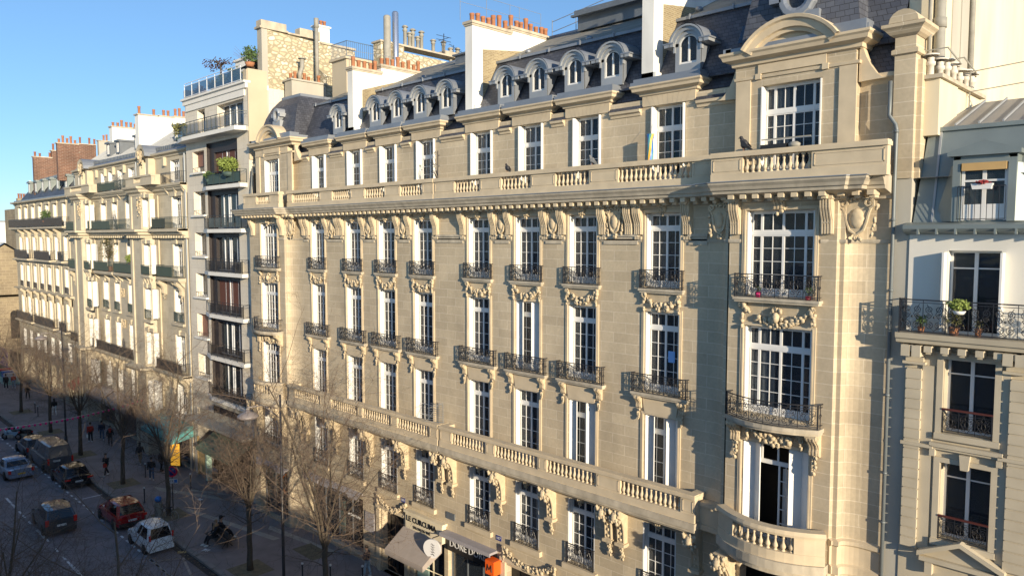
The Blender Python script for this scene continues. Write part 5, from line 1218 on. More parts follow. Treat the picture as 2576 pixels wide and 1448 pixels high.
# ---------------------------------------------------------------- farther building with the grey mansard
def far_block():
    root = thing('apartment_building', 'far cream apartment building with long dark balcony and grey mansard, beside the church', 'building', (-106.5, 0, GZ))
    P = lambda n, b, m, **k: part(n, b, m, root, **k)
    X0, X1 = -119.2, -93.4; X = [-116.45, -113.2, -109.8, -106.5, -103.2, -99.9, -96.2]
    rows = [(18.7, 21.4), (14.8, 17.6), (10.95, 13.9), (6.7, 9.85), (3.0, 5.3)]
    b = MB(); b.wall(X0, X1, GZ, 22.0, [(x - .7, x + .7, z0, z1) for x in X for z0, z1 in rows] + [(x - 1.1, x + 1.1, -1.9, 1.9) for x in X], 0, .5); b.box(X0, X0 + .01, .01, 12, GZ, 22); P('wall', b, 'far_ashlar')
    b = MB(); b.box(X0 + .1, X1, 1.2, 1.4, GZ, 22); P('inner_wall', b, 'dark_room')
    for x in X:
        b = MB()
        for z0, z1 in rows[:4]: b.box(x - .86, x - .72, -.07, .02, z0, z1); b.box(x + .72, x + .86, -.07, .02, z0, z1); b.box(x - 1, x + 1, -.16, .02, z1 + .02, z1 + .3)
        b.box(x + 1.35, x + 1.75, -.12, .0, 6.5, 17.9); P('surround', b, 'pale_stone')
        for z0, z1 in rows: window(root, x, z0, 1.4, z1 - z0, 0, .42, tr=.2, cur='full', rows=3)
        if x != X[-1]: obj('console', cached('bm2', None), root, (x + 1.6, 0, 18.5))
        obj('railing', rail_bars(x - .7, x + .7, .12, .75, 'iron', z=11.0, step=.11), root)
        obj('console', cached('bm2', None), root, (x + 1.5, 0, 10.8))
    b = MB()
    for z in (22.0, 18.45, 14.5, 10.75, 6.45): b.sweep([(X0, 0), (X1, 0)], [(-.02, z - .35), (.1, z - .3), (.14, z - .15), (.5, z - .08), (.55, z + .08), (-.05, z + .12)])
    P('cornice', b, 'pale_stone')
    def bal(x0, x1, z, h, dep=.75):
        q = MB(); q.box(x0 - .05, x1 + .05, -dep - .05, 0, z - .22, z - .02); o = P('balcony', q, 'pale_stone'); obj('railing', rail_bars(x0, x1, dep, h, 'iron', z=z), o); q = MB(); q.box(x0, x1 - .1, -dep + .02, -dep + .03, z + .1, z + h - .12); part('screen', q, 'rail_screen', o)
    bal(X0 - .1, -94.5, 18.72, 1.05)
    for a, c in ((-117.2, -110.6), (-107.4, -100.5), (-97, -95.5)): bal(a, c, 14.75, 1.1, .7)
    for a, c in ((-117.3, -110), (-108.4, -100), (-97.5, -95.2)): bal(a, c, 6.7, 1.1, .7)
    b = MB(); b.add([(X0 + .4, .4, 22.1), (X1 - .2, .4, 22.1), (-90.5, 1.9, 25.0), (-115, 1.9, 25.0)], [(0, 1, 2, 3)]); b.add([(X0 + .4, .4, 22.1), (-115, 1.9, 25), (-115, 9, 25), (X0 + .4, 12, 22.1)], [(0, 1, 2, 3)]); o = P('mansard_roof', b, 'slate')
    b = MB(); b.add([(-115.2, 1.85, 25.02), (-88, 1.85, 25.02), (-88, 5, 26.4), (-110, 5, 26.4)], [(0, 1, 2, 3)]); b.add([(-110, 5, 26.4), (-88, 5, 26.4), (-88, 9, 25), (-115, 9, 25)], [(0, 1, 2, 3)]); b.box(-115.3, -88, 1.7, 1.9, 24.95, 25.1); b.prism([(.4, 22.2), (1.9, 25.0), (1.9, 25.15), (.3, 22.3)], 'x', -91.9, -91.4)
    part('upper_roof', b, 'zinc_pale', o); b = MB(); b.box(X0 + .2, X1, -.1, .45, 22.12, 22.3); part('gutter', b, 'zinc', o)
    for x in (-114.6, -111.4, -108.2, -105.0, -101.6, -98.2, -94.6):
        b = MB(); b.box(x - .56, x - .4, .78, .9, 23.25, 24.5); b.box(x + .4, x + .56, .78, .9, 23.25, 24.5); b.box(x - .4, x + .4, .78, .9, 23.15, 23.3); b.box(x - .72, x + .72, .62, 2.2, 24.5, 24.64); b.box(x - .62, x + .62, .66, 2.2, 24.64, 24.76)
        for s in (-.56, .55): b.add([(x + s, .78, 23.2), (x + s, 1.8, 24.5), (x + s, .78, 24.5)], [(0, 1, 2)])
        d = part('dormer', b, 'zinc_green', o); q = MB(); q.box(x - .4, x + .0, .82, .86, 23.3, 24.5); q.box(x + .3, x + .4, .81, .86, 23.3, 24.5); part('window', q, 'white_paint', d); q = MB(); q.box(x - .0, x + .3, .85, .86, 23.3, 24.5); part('glass_pane', q, 'glass', d)
    stack(root, -98.6, -98.0, [(-.0, 2.2, 28.2)], 24, 'red_brick', 1); 
    return root
FAR = far_block()
def behind_row():
    """brick party-wall stacks that rise behind the far mansard, and the roofs behind the long building"""
    r = thing('brick_chimney_wall', 'stepped red brick party wall with rows of clay pots above the far mansard', 'chimney', (-112, 5, 20))
    stack(r, -112.6, -112, [(.8, 2.9, 27.75), (2.9, 6.1, 28.7), (6.1, 8.2, 29.85)], 20, 'red_brick', 3, pm='terracotta_dark', gap=(.5, .62))
    stack(r, -111.8, -111.2, [(8.3, 10.6, 30.4)], 20, 'render_grey', 6, fill=.5)
    return r
behind_row()
def rear_building():
    r = thing('rear_building', 'beige rear building with blue roof railing and tall flues behind the long mansard', 'building', (-46, 9, GZ))
    b = MB(); b.box(-46.8, -45, 4.3, 14, GZ, 29.75); b.box(-47, -44.85, 4.15, 14.1, 29.75, 29.9); part('wall', b, 'render_beige', r)
    b = MB(); b.box(-45.01, -44.95, 4.6, 5.2, 27.0, 28.9); w_ = part('window', b, 'white_paint', r); b = MB(); b.box(-44.97, -44.93, 4.7, 5.1, 27.1, 28.5); part('glass_pane', b, 'glass', w_)
    b = MB()
    for z in (30.95, 29.95): b.tube([(-46.9, 4.3, z), (-44.9, 4.3, z), (-44.9, 7.6, z)], .03, 4)
    x = -46.9
    while x < -44.9: b.box(x - .012, x + .012, 4.29, 4.31, 29.95, 30.95); x += .16
    y = 4.3
    while y < 7.6: b.box(-44.91, -44.89, y - .012, y + .012, 29.95, 30.95); y += .16
    part('roof_railing', b, 'rail_blue', r)
    b = MB(); b.box(-44.5, -43.6, 6.2, 8.2, 25, 31.0); b.box(-44.5, -43.6, 8.2, 13.8, 25, 30.6); o = part('chimney_stack', b, 'rubble', r); b = MB(); b.box(-44.6, -43.5, 6.1, 13.9, 31.0, 31.12); b.box(-44.55, -43.55, 12, 13.8, 31.12, 31.4); part('coping', b, 'stone_worn', o)
    rnd = random.Random(8); cap = lambda x, y, z, h, rr: MB().lathe([(rr, 0), (rr, h * .8), (rr * 1.35, h * .82), (rr * 1.35, h * .9), (rr, h * .92), (rr, h), (rr * 1.9, h), (rr * 1.2, h + .12), (0, h + .16)], x, y, 8, z)
    for y, z, h in ((8.6, 31, 1.5), (9.0, 31, 1.1), (9.3, 31, 1.4), (9.75, 31, .95), (10.1, 31, 1.4), (11.2, 31, 1.0), (12.2, 31, 1.05), (12.9, 30.6, 1.1), (13.6, 30.6, 1.2)):
        part('flue_pipe', cap(-44.0, y, z, h, .13), 'flue_grey', r)
    for y, h, rr, m in ((6.6, 32.7, .26, 'flue_grey'), (7.3, 33.1, .24, 'steel')):
        b = MB(); b.lathe([(rr, 0), (rr, h - 27.5), (rr * .7, h - 27.4), (0, h - 27.4)], -43.4, y, 10, 27.5); part('tall_flue', b, m, r)
    b = MB(); b.tube([(-43.6, 11.9, 31), (-43.6, 11.9, 32.6)], .03, 4)
    for z in (32.1, 32.4): b.tube([(-43.6, 11.2, z), (-43.6, 12.6, z)], .02, 4)
    b.tube([(-44.2, 11.9, 32.2), (-43.0, 11.9, 32.2)], .02, 4); b.tube([(-43.8, 13, 31), (-43.8, 13, 32)], .02, 4); b.tube([(-43.8, 12.6, 32.0), (-43.8, 14.2, 31.5)], .015, 4)
    for k in range(6): b.tube([(-44.0, 12.7 + k * .25, 31.97 - k * .08), (-43.6, 12.7 + k * .25, 31.97 - k * .08)], .01, 3)
    part('aerial', b, 'iron', r)
    b = MB()
    for y in (.6, 2.0, 3.5, 5.0): b.tube([(-39.0, y, 27.4), (-39.0, y, 28.6 + .05 * y)], .012, 4)
    b.tube([(-39, .6, 28.63), (-39, 5.0, 28.85)], .012, 4)
    part('safety_rail', b, 'rail_steel', r); b = MB()
    for _ in (0,):
        for y in (.1, 1.9, 3.6, 4.3, 6.0): b.tube([(-28.4, y, 28.2), (-28.4, y, 29.7)], .013, 4)
        for z in (29.65, 29.1): b.tube([(-28.4, .1, z), (-28.4, 6, z + .05)], .011, 4)
    part('safety_rail', b, 'rail_steel', r); b = MB()
    for z in (29.3, 28.75): b.tube([(-28, 6.5, z), (-23.4, 6.5, z + .55)], .022, 4)
    for x in (-28, -26.3, -23.6): b.tube([(x, 6.5, 28.2), (x, 6.5, 29.4 + (x + 28) * .12)], .022, 4)
    part('safety_rail', b, 'rail_steel', r)
    return r
rear_building()
# ---------------------------------------------------------------- right-hand building
def right_building():
    root = thing('apartment_building', 'right-hand building with green zinc mansard, lyre-patterned iron balcony and grooved pilasters', 'building', (-3.5, 0, GZ))
    P = lambda n, b, m, **k: part(n, b, m, root, **k)
    X0, X1 = -7.5, 2.0
    def wins(c): return [(c - .68, c + .68, 14.62, 17.1), (c - .65, c + .65, 11.62, 13.85), (c - .65, c + .65, 8.35, 10.7), (c - .65, c + .65, 3.2, 6.4)]
    C = (-5.74, -1.2); hs = [h for c in C for h in wins(c)]
    b = MB(); b.wall(X0, X1, GZ, 14.2, hs, 0, .45); P('wall', b, 'pale_stone')
    b = MB(); b.wall(X0, X1, 14.2, 17.6, hs, 0, .45); P('white_wall', b, 'wall_white')
    b = MB(); b.box(X0, X1, 1.2, 1.4, GZ, 17.5); P('inner_wall', b, 'dark_room')
    b = MB(); b.box(-7.95, -7.5, .03, 2, GZ, 19.3); P('joint_wall', b, 'render_grey')
    b = MB(); z = 7.9                                # grooved pilasters
    while z < 13.4:
        for x0, x1 in ((-7.42, -6.98), (-4.68, -3.9), (-2.9, -2.3)): b.box(x0, x1, -.16, 0, z, z + .27); b.box(x0 + .02, x1 - .02, -.13, 0, z + .27, z + .31)
        z += .31
    for x0, x1 in ((-6.98, -6.66), (-4.9, -4.68)): b.box(x0, x1, -.06, 0, 7.9, 13.6)
    for x0, x1 in ((-7.5, -6.6), (-4.9, -3.9)): b.box(x0, x1, -.2, 0, 11.1, 11.2)
    P('grooved_pilaster', b, 'pale_stone')
    for c in C:
        b = MB()
        for z0, z1 in ((11.62, 13.85), (8.35, 10.7)):
            b.box(c - .84, c - .67, -.08, .02, z0 - .1, z1 + .16); b.box(c + .67, c + .84, -.08, .02, z0 - .1, z1 + .16); b.box(c - .67, c + .67, -.08, .02, z1 + .01, z1 + .16); b.box(c - .85, c + .85, -.14, .02, z0 - .2, z0 - .02)
        b.box(c - .95, c + .95, -.2, .02, 11.18, 11.3); b.box(c - .9, c + .9, -.14, .02, 11.1, 11.18); b.prism([(c - .14, 11.05), (c + .14, 11.05), (c + .1, 10.6), (c - .1, 10.6)], 'y', -.18, 0)
        b.box(c - .95, c - .8, -.16, 0, 10.88, 11.1); b.box(c + .8, c + .95, -.16, 0, 10.88, 11.1)
        b.prism([(c - 1.05, 7.75), (c + 1.05, 7.75), (c, 8.25)], 'y', -.12, 0); b.prism([(c - 1.15, 7.75), (c, 8.3), (c + 1.15, 7.75), (c + 1.15, 7.9), (c, 8.44), (c - 1.15, 7.9)], 'y', -.32, 0); b.box(c - 1.1, c + 1.1, -.25, 0, 7.6, 7.74)
        for s in (-1, 1): b.box(c + s * .85 - .1, c + s * .85 + .1, -.2, 0, 7.2, 7.6)
        P('window_surround', b, 'pale_stone')
        for i, (a, e, z0, z1) in enumerate(wins(c)):
            swin(root, c, z0, e - a, z1 - z0, 0, .38 if i else .3, 1, 1, cur=None if i in (0, 1) else None, sh=False)
            if i in (1, 2):
                o = obj('railing', cached('rrail', lambda: railing_mesh(1.28, .7, .02, r=.011)), root, (c, -.05, z0)); q = MB(); q.box(c - .67, c + .67, -.1, -.03, z0 + .7, z0 + .75); part('handrail', q, 'red_handrail', o)
        for s in (-1, 1): b = MB(); b.box(c + s * .74 - .03, c + s * .74 + .03, -.3, .0, 14.7, 17.05); P('shutter', b, 'shutter_white')
    b = MB(); b.sweep([(X0, 0), (X1, 0)], [(-.02, 13.95), (.06, 13.98), (.08, 14.06), (-.02, 14.1)])
    # balcony on modillions with scroll bracketed ends
    b.sweep([(X0 - .15, 0), (X1, 0)], [(-.02, 14.2), (.1, 14.22), (.45, 14.3), (.48, 14.42), (.54, 14.44), (.58, 14.6), (-.02, 14.62)])
    x = -7.3
    while x < 2: b.box(x, x + .2, -.5, -.05, 14.06, 14.24); b.box(x + .03, x + .17, -.4, -.05, 13.99, 14.06); x += .45
    for x in (-7.35, -7.05, -4.7, -4.4): b.box(x - .12, x + .12, -.55, 0, 13.9, 14.24)
    for x in (-7.2, -4.55): b.box(x - .25, x + .25, -.12, 0, 13.7, 13.9); b.box(x - .32, x + .32, -.2, 0, 13.62, 13.7)
    P('cornice', b, 'pale_stone')
    def lyre():
        b = MB(); y = -.52; h = 1.0; r = .013
        for z, k in ((h, 2), (h - .08, 1), (.06, 1.2), (.03, 1)): b.tube([(X0 - .05, y, 14.62 + z), (X1, y, 14.62 + z)], r * k, 4)
        x = X0
        while x < -3.2:
            c = x + .3
            for s in (-1, 1):
                for cz, a, rr in ((.72, -1.57, .12), (.25, 1.57, .12), (.52, 0, .08)): b.tube([(c + s * .13 + s * (u - 0), y, 14.62 + v) for u, v in scroll(0, cz, rr, 1.4, a, 1, 10)], r, 3)
                b.tube([(c, y, 14.7), (c + s * .22, y, 14.95), (c + s * .04, y, 15.2), (c + s * .2, y, 15.5)], r * .8, 3)
            b.blob((c, y, 14.62 + .5), .035, .02, .035, 6, 4)
            b.tube([(x, y, 14.65), (x, y, 15.62)], r * .9, 4); x += .6
        for z in (h, .06): b.tube([(X0 - .05, y, 14.62 + z), (X0 - .05, 0, 14.62 + z)], r * 1.8, 4)
        for k in range(4): b.tube([(X0 - .05, y * k / 4, 14.65), (X0 - .05, y * k / 4, 15.62)], r * (1.6 if k == 3 else 1), 4)
        b.tube([(X0 - .05, y, 14.6), (X0 - .05, y, 15.66)], r * 2, 4)
        for cz in (.3, .68): b.tube([(X0 - .05, -.33 + u, 14.62 + v) for u, v in scroll(0, cz, .15, 1.3, 0, 1, 9)], r, 3)
        return b
    P('balcony_railing', lyre(), 'iron')
    # mansard
    b = MB(); b.add([(X0 + .05, .1, 17.95), (X1, .1, 17.95), (X1, .75, 20.75), (X0 + .22, .75, 20.75)], [(0, 1, 2, 3)]); b.add([(X0 + .05, .1, 17.95), (X0 + .22, .75, 20.75), (X0 + .22, 3, 20.75), (X0 + .05, 3, 17.95)], [(0, 1, 2, 3)]); b.box(X0 + .15, X1, .66, .84, 20.72, 20.84)
    o = P('mansard_roof', b, 'zinc_green')
    b = MB()
    for x in (-6.95, -4.2): b.prism([(.06, 17.95), (.7, 20.75), (.76, 20.75), (.12, 17.95)], 'x', x, x + .06)
    b.prism([(.09, 19.3), (.38, 19.3), (.42, 19.33), (.38, 19.33)], 'x', X0 + .1, X1)
    part('seam', b, 'zinc_pale', o)
    b = MB(); b.add([(X0 + .2, .8, 20.85), (X1, .8, 20.85), (X1, 4.2, 22.0), (X0 + .8, 4.2, 22.0)], [(0, 1, 2, 3)]); q = part('upper_roof', b, 'zinc_warm', o)
    b = MB(); x = X0 + .9
    while x < X1: b.prism([(.82, 20.87), (4.2, 22.02), (4.2, 22.08), (.82, 20.93)], 'x', x, x + .05); x += .62
    part('batten_seams', b, 'zinc_pale', q)
    b = MB(); b.sweep([(X0 - .1, 0), (X1, 0)], [(-.1, 17.55), (.12, 17.6), (.3, 17.66), (.36, 17.74), (.36, 17.86), (-.1, 17.95)]); x = -7.2
    while x < 2: b.box(x, x + .05, -.38, -.1, 17.58, 17.74); x += .5
    part('gutter', b, 'zinc_green', o)
    for c in (-5.58, -1.0):
        b = MB(); b.box(c - .8, c - .6, -.04, .12, 17.95, 19.75); b.box(c + .6, c + .8, -.04, .12, 17.95, 19.75); b.box(c - .6, c + .6, -.04, .12, 19.62, 19.9)
        b.prism([(c - .92, 19.85), (c + .92, 19.85), (c + .92, 19.97), (c, 20.27), (c - .92, 19.97)], 'y', -.2, 1.2); b.prism([(c - .75, 19.86), (c + .75, 19.86), (c, 20.08)], 'y', -.07, 0)
        b.smooth = True
        for s in (-1, 1):
            for k in range(4):
                f = lambda t: (c + s * (.8 + .5 * t), -.04 + .34 * math.sin(t * 1.57) * .55, 17.96); g = lambda t: (c + s * (.8 + .12 * t), .0 + .3 * t, 19.6)
                b.poly([f(k / 4), f((k + 1) / 4), g((k + 1) / 4), g(k / 4)])
        b.smooth = False
        for s in (-1, 1): b.prism([(0, 17.95), (.62, 19.9), (0, 19.9)], 'x', c + s * .8 - .01, c + s * .8 + .01); pass
        d = part('dormer', b, 'zinc_green', o)
        q = MB(); y = .06
        for a, e in ((-.58, -.5), (-.05, .05), (.5, .58)): q.box(c + a, c + e, y, y + .06, 17.98, 19.6)
        q.box(c - .5, c + .5, y + .002, y + .058, 18.0, 18.45); q.box(c - .5, c + .5, y + .002, y + .058, 19.1, 19.16); part('window', q, 'white_paint', d)
        q = MB(); q.box(c - .5, c + .5, y + .03, y + .04, 18.4, 19.6); part('glass_pane', q, 'glass', d)
        q = MB(); q.box(c - .56, c + .56, -.08, .05, 19.42, 19.64); part('roller_blind', q, 'blind_tan', d)
        q = MB(); q.tube([(c - .6, -.25, 18.95), (c + .6, -.25, 18.95)], .018, 4); q.tube([(c - .6, -.25, 18.02), (c + .6, -.25, 18.02)], .014, 4)
        for k in range(9): q.tube([(c - .6 + 1.2 * k / 8, -.25, 18.0), (c - .6 + 1.2 * k / 8, -.25, 18.95)], .01, 4)
        part('guard_rail', q, 'iron', d)
    # chimney at the party wall with clay and metal cowls
    b = MB(); b.box(-7.42, -6.95, .45, 2.4, 20.6, 22.3); b.box(-7.42, -7.0, 2.4, 5.4, 20.6, 22.3); c = P('chimney_stack', b, 'wall_cream'); b = MB(); b.box(-7.5, -6.85, .35, 5.5, 22.3, 22.42); part('coping', b, 'stone_worn', c)
    for i, y in enumerate([.6 + k * .36 for k in range(13)]):
        def cw():
            q = MB(); q.lathe([(.1, 0), (.1, .3), (.14, .32), (.14, .42), (.1, .44), (.1, .55)], 0, 0, 8); q.lathe([(.24, .6), (.24, .64), (0, .7)], 0, 0, 10); return q.mesh('cowl', 'flue_pale')
        obj('cowl', cached('cw', cw), c, (-7.18 + (.08 if i % 2 else -.08), y, 22.42 - (.1 if i % 3 == 1 else 0)))
    b = MB()
    for y0 in (.6, 2.4): b.tube([(-7.42, y0, 23.2), (-6.8, y0, 23.2), (-6.8, y0 + 1.5, 22.95), (-7.42, y0 + 1.5, 22.95)], .025, 4)
    b.tube([(-6.9, 3.6, 21.4), (-6.9, 3.6, 23.0)], .025, 4)
    for z in (22.3, 22.95): b.tube([(-6.9, 3.6, z), (-3, 3.6, z + .25)], .02, 4)
    part('safety_rail', b, 'flue_grey', c)
    b = MB(); b.tube([(-7.2, 1.1, 22.7), (-7.2, 1.25, 23.0), (-7.25, 1.35, 23.4), (-7.25, 1.35, 27.5)], .16, 10); b.tube([(-7.25, 1.35, 24.0), (-7.25, 1.35, 24.3)], .2, 10); b.tube([(-7.38, .8, 22.3), (-7.38, .8, 27.5)], .06, 6); part('tall_flue', b, 'flue_grey', c)
    return root
mat('zinc_warm', (.30, .285, .26), .55, metal=.2, noise=.15, scale=.8); mat('blind_tan', (.50, .33, .14), .8, noise=.08); mat('red_handrail', (.09, .025, .02), .4); mat('flue_pale', (.62, .58, .50), .7, noise=.15)
right_building()
t = thing('party_wall', 'tall cream party wall rising above the zinc roof at the right edge', 'wall', (-7.6, 6, GZ))
b = MB(); b.box(-8.04, -7.43, .97, 34, 19, 31); part('wall', b, 'wall_cream', t)
b = MB(); b.box(-7.43, -7.40, 3.25, 4.2, 21, 31); b.box(-7.43, -7.37, 4.2, 5.1, 21, 31); part('recess_shade_strip', b, 'render_grey', t)  # grey strips proud of the wall, painting in the shade of a recess
b = MB(); b.tube([(-7.3, 5.2, 21.5), (-7.3, 5.2, 31)], .1, 6); part('pipe', b, 'flue_grey', t)
# ---------------------------------------------------------------- church and the far end
def church():
    r = thing('church', 'small stone church with grey ridged roof at the left edge', 'church', (-135, 0, GZ))
    b = MB(); b.prism([(-7, GZ), (7.0, GZ), (7.0, 11.5), (0, 16.4), (-7, 11.5)], 'x', -150, -126); part('nave', b, 'old_stone', r)
    b = MB(); b.add([(-150, -7.5, 11.2), (-125.6, -7.5, 11.2), (-125.6, 0, 16.7), (-150, 0, 16.7)], [(0, 1, 2, 3)]); b.add([(-150, 7.5, 11.2), (-125.6, 7.5, 11.2), (-125.6, 0, 16.7), (-150, 0, 16.7)], [(0, 1, 2, 3)]); o = part('roof', b, 'zinc', r)
    b = MB()
    for k in range(30): b.prism([(-7.5, 11.22), (0, 16.72), (0, 16.8), (-7.5, 11.3)], 'x', -150 + k * .8, -149.9 + k * .8)
    part('seam', b, 'zinc_pale', o)
    b = MB(); b.box(-128, -125.9, -3.0, 2.6, GZ, 9.0); b.prism([(-3.2, 9.0), (2.8, 9.0), (-.2, 11.2)], 'x', -128, -125.7); b.box(-126, -125.7, -7, 7, 8.9, 9.3); part('porch', b, 'old_stone', r)
    for y in (-1.6, .8):
        b = MB(); n = 8; b.prism([(y - .5, 3), (y + .5, 3)] + [(y + .5 * math.cos(math.pi * i / n), 6.5 + .5 * math.sin(math.pi * i / n)) for i in range(n + 1)], 'x', -125.9, -125.68); part('arched_window', b, 'dark_room', r)
    return r
bricks('old_stone', (.34, .28, .18), (.26, .21, .14), (.4, .34, .24), .9, .4, .02, stain=.3)
church()
t = thing('apartment_building', 'bright white block far away above the church, beyond the bare tree', 'building', (-190, 4, GZ))
b = MB(); b.box(-200, -185, 2, 12, GZ, 20.6); part('wall', b, 'render_bright', t); b = MB(); b.box(-200.2, -184.8, 1.8, 12.2, 20.6, 20.9); part('roof', b, 'zinc', t)
t = thing('apartment_building', 'distant stone block with chimneys just left of the grey mansard', 'building', (-160, 10, GZ))
b = MB(); b.box(-165, -150, 8, 14, GZ, 22.5); b.box(-156, -155, 8, 10.5, 22.5, 24.3); part('wall', b, 'old_stone', t); 
for k in range(6): obj('chimney_pot', pot_mesh(.85, .16, 'terracotta_dark'), t, (-155.5, 8.3 + k * .4, 24.3))
t = thing('chapel_gable', 'pale arched gable of a chapel beyond the church roof', 'church', (-170, 3, GZ))
b = MB(); b.prism([(-2, GZ), (5, GZ), (5, 17), (1.5, 19.5), (-2, 17)], 'x', -170, -166); part('gable', b, 'pale_stone', t)
b = MB(); b.prism([(.2, 8), (2.8, 8), (2.8, 14.5), (1.5, 15.6), (.2, 14.5)], 'x', -166.02, -165.98); part('arched_window', b, 'dark_room', t)
# unseen terraces opposite, sized to shade the street; taller middle added for near trees
b = MB(); b.box(-170, -6, -46, -28, GZ, 15.2); b.box(-6, 11, -46, -28, GZ, 17.2); b.box(11, 75, -46, -28, GZ, 15.2); tag(part('unseen_shade_terrace', b, 'render_bright', None), kind='structure')  # bright render picked to bounce more light into the street
# ---------------------------------------------------------------- trees
def tree_meshes(seed, H, crown_low=.3, spread=3.6, lean=0., K_=(8, 7, 5, 3)):
    rnd = random.Random(seed); tb = MB(); wb = MB()
    th = H * crown_low
    p = Vector((0, 0, -.05)); path = [p.copy()]; 
    for i in range(6):
        p = p + Vector((rnd.uniform(-.05, .05) + lean * .12, rnd.uniform(-.05, .05), th / 6)); path.append(p.copy())
    tb.tube(path, [.2, .17, .155, .15, .14, .135, .15], 8)
    def grow(p, d, ln, r, lv):
        n = 5 if lv < 2 else 4; pts = [p.copy()]; rs = [r]; dirs = []
        for i in range(n):
            j = .16 if lv < 2 else .26
            d = (d + Vector((rnd.uniform(-j, j), rnd.uniform(-j, j), rnd.uniform(-j, j) + (.05 if lv < 2 else .03)))).normalized()
            p = p + d * ln / n; pts.append(p.copy()); rs.append(r * (1 - .72 * (i + 1) / n)); dirs.append(d.copy())
        (tb if lv < 1 else wb).tube(pts, rs, 6 if lv < 1 else (4 if lv < 2 else 3), cap=False)
        if lv >= 4 or (lv == 3 and rnd.random() < .45): return
        k = K_[lv]
        for c in range(k):
            t = (c + .6 + rnd.uniform(-.3, .3)) / k; t = max(.12, min(.98, t)); i = min(n - 1, int(t * n)); q = pts[i].lerp(pts[i + 1], t * n - i)
            a = dirs[i].orthogonal().normalized(); a = Matrix.Rotation(rnd.uniform(0, 6.283), 3, dirs[i]) @ a
            m = rnd.uniform(.75, 1.25); nd = (dirs[i] * (.95 - .3 * m) + a * m * .85).normalized()
            if lv >= 1: nd.z -= rnd.uniform(-.05, .22); nd.normalize()
            grow(q, nd, ln * rnd.uniform(.4, .74) * (1.2 - .5 * t) * (1.12 if lv == 0 else 1), max(.0058, r * .37 * (1.1 - .5 * t)), lv + 1)
    nl = 5
    for i in range(nl):
        q = 2 * math.pi * (i + rnd.uniform(-.2, .2)) / nl; tilt = rnd.uniform(.3, .7)
        grow(path[-1] - Vector((0, 0, rnd.uniform(0, .3))), Vector((math.cos(q) * tilt, math.sin(q) * tilt, 1)).normalized(), (H - th) * rnd.uniform(.55, .8), .07, 0)
    grow(path[-1], Vector((.05, .05, 1)), (H - th) * .98, .085, 0)
    for i in range(5):   # low drooping side shoots
        q = rnd.uniform(0, 6.28); grow(path[4] + Vector((0, 0, rnd.uniform(0, th * .35))), Vector((math.cos(q), math.sin(q), .3)).normalized(), spread * .62, .035, 2)
    return tb.mesh('trunk', 'bark'), wb.mesh('crown', 'twig')
TG = 'bare winter trees along the pavement'
V = [tree_meshes(s, h, c) for s, h, c in ((3, 13.2, .3), (14, 10.6, .35), (25, 11.4, .33))] + [tree_meshes(31, 11.6, .5, 2.5, 0, (6, 6, 5, 3)), tree_meshes(47, 10.8, .36, 3.4, 0, (7, 6, 5, 3))]
for i, (x, y, v, s, rz, lab) in enumerate((
    (-32.6, -5.4, 0, 1.0, 0, 'tall bare tree nearest the camera, in front of the restaurant and its grey awning'),
    (-41.0, -5.4, 1, 1.0, 40, 'bare tree with thick trunk beside the bench and earth square'),
    (-53.3, -5.4, 2, 1.0, 110, 'bare tree with the bicycle and round red sign at its foot'),
    (-62.8, -5.35, 4, 1.0, 200, 'bare tree before the teal awning, behind the black hatchback'),
    (-73.9, -5.3, 4, 1.02, 150, 'bare tree beside the grey van on the kerb side'),
    (-84.8, -5.0, 4, .98, 300, 'bare tree at the parked motorbikes'),
    (-97.0, -4.9, 4, .95, 250, 'bare tree by the two bollards near the people walking away'),
    (-108.5, -4.9, 4, .9, 20, 'bare tree farthest along the street under the grey mansard'),
    (-22.4, -18.6, 3, 1.0, 75, 'dark bare treetop in the foreground, rising over the car lane'),
    (-33.5, -18.9, 3, .86, 10, 'bare treetop at the left edge beside the driving saloon'), (-27.5, -19.4, 3, .84, 190, 'low dark tangle of twigs at the lower left corner of the view'))):
    t = thing('bare_tree', lab, 'tree', (x, y, GZ), TG, R(rz)); t.scale = (s, s, s)
    for n, me in zip(('trunk', 'crown'), V[v]): o = link(bpy.data.objects.new(n, me)); o.parent = t
t = thing('bare_tree', 'pale bare tree standing before the white block beyond the church', 'tree', (-172, -1.5, GZ)); t.scale = (1.75, 1.75, 1.75)
for n, me in zip(('trunk', 'crown'), V[1]): o = link(bpy.data.objects.new(n, me)); o.parent = t
# ---------------------------------------------------------------- street furniture
def lamp(x, y, yh, zt, label):
    t = thing('street_lamp', label, 'street lamp', (x, y, GZ), 'street lamps over the road')
    b = MB(); b.tube([(x, y, GZ), (x, y, GZ + 1.2), (x, y, zt)], [.11, .085, .055], 8); b.tube([(x, y, GZ), (x, y, GZ + .9)], [.15, .13], 8); part('pole', b, 'iron', t)
    b = MB(); b.tube([(x, y, zt - 1.3), (x, y - .35, zt - .95), (x, y - .8, zt - .55), (x, (y + yh) / 2 - .15, zt - .4), (x, yh, zt - .4), (x, yh, zt - .55)], .035, 6); b.tube([(x, y, zt - .2), (x, y - .5, zt - .65)], .02, 4); part('arm', b, 'lamp_grey', t)
    b = MB(); b.lathe([(0, .34), (.1, .33), (.14, .24), (.38, .16), (.52, .04), (.54, -.02), (.46, -.1), (.25, -.17), (0, -.2)], x, yh, 14, zt - .85); part('lamp_head', b, 'lamp_grey', t)
lamp(-36.15, -5.85, -7.65, 9.2, 'street lamp with dark pole in front of the electronics shop'); lamp(-78.3, -5.3, -6.95, 9.1, 'street lamp farther along, over the parked dark hatchback')
def bollard_mesh():
    b = MB(); b.lathe([(.07, 0), (.07, .08), (.045, .1), (.04, 1.0), (.06, 1.02), (.06, 1.07)], 0, 0, 8); return b.mesh('post', 'iron')
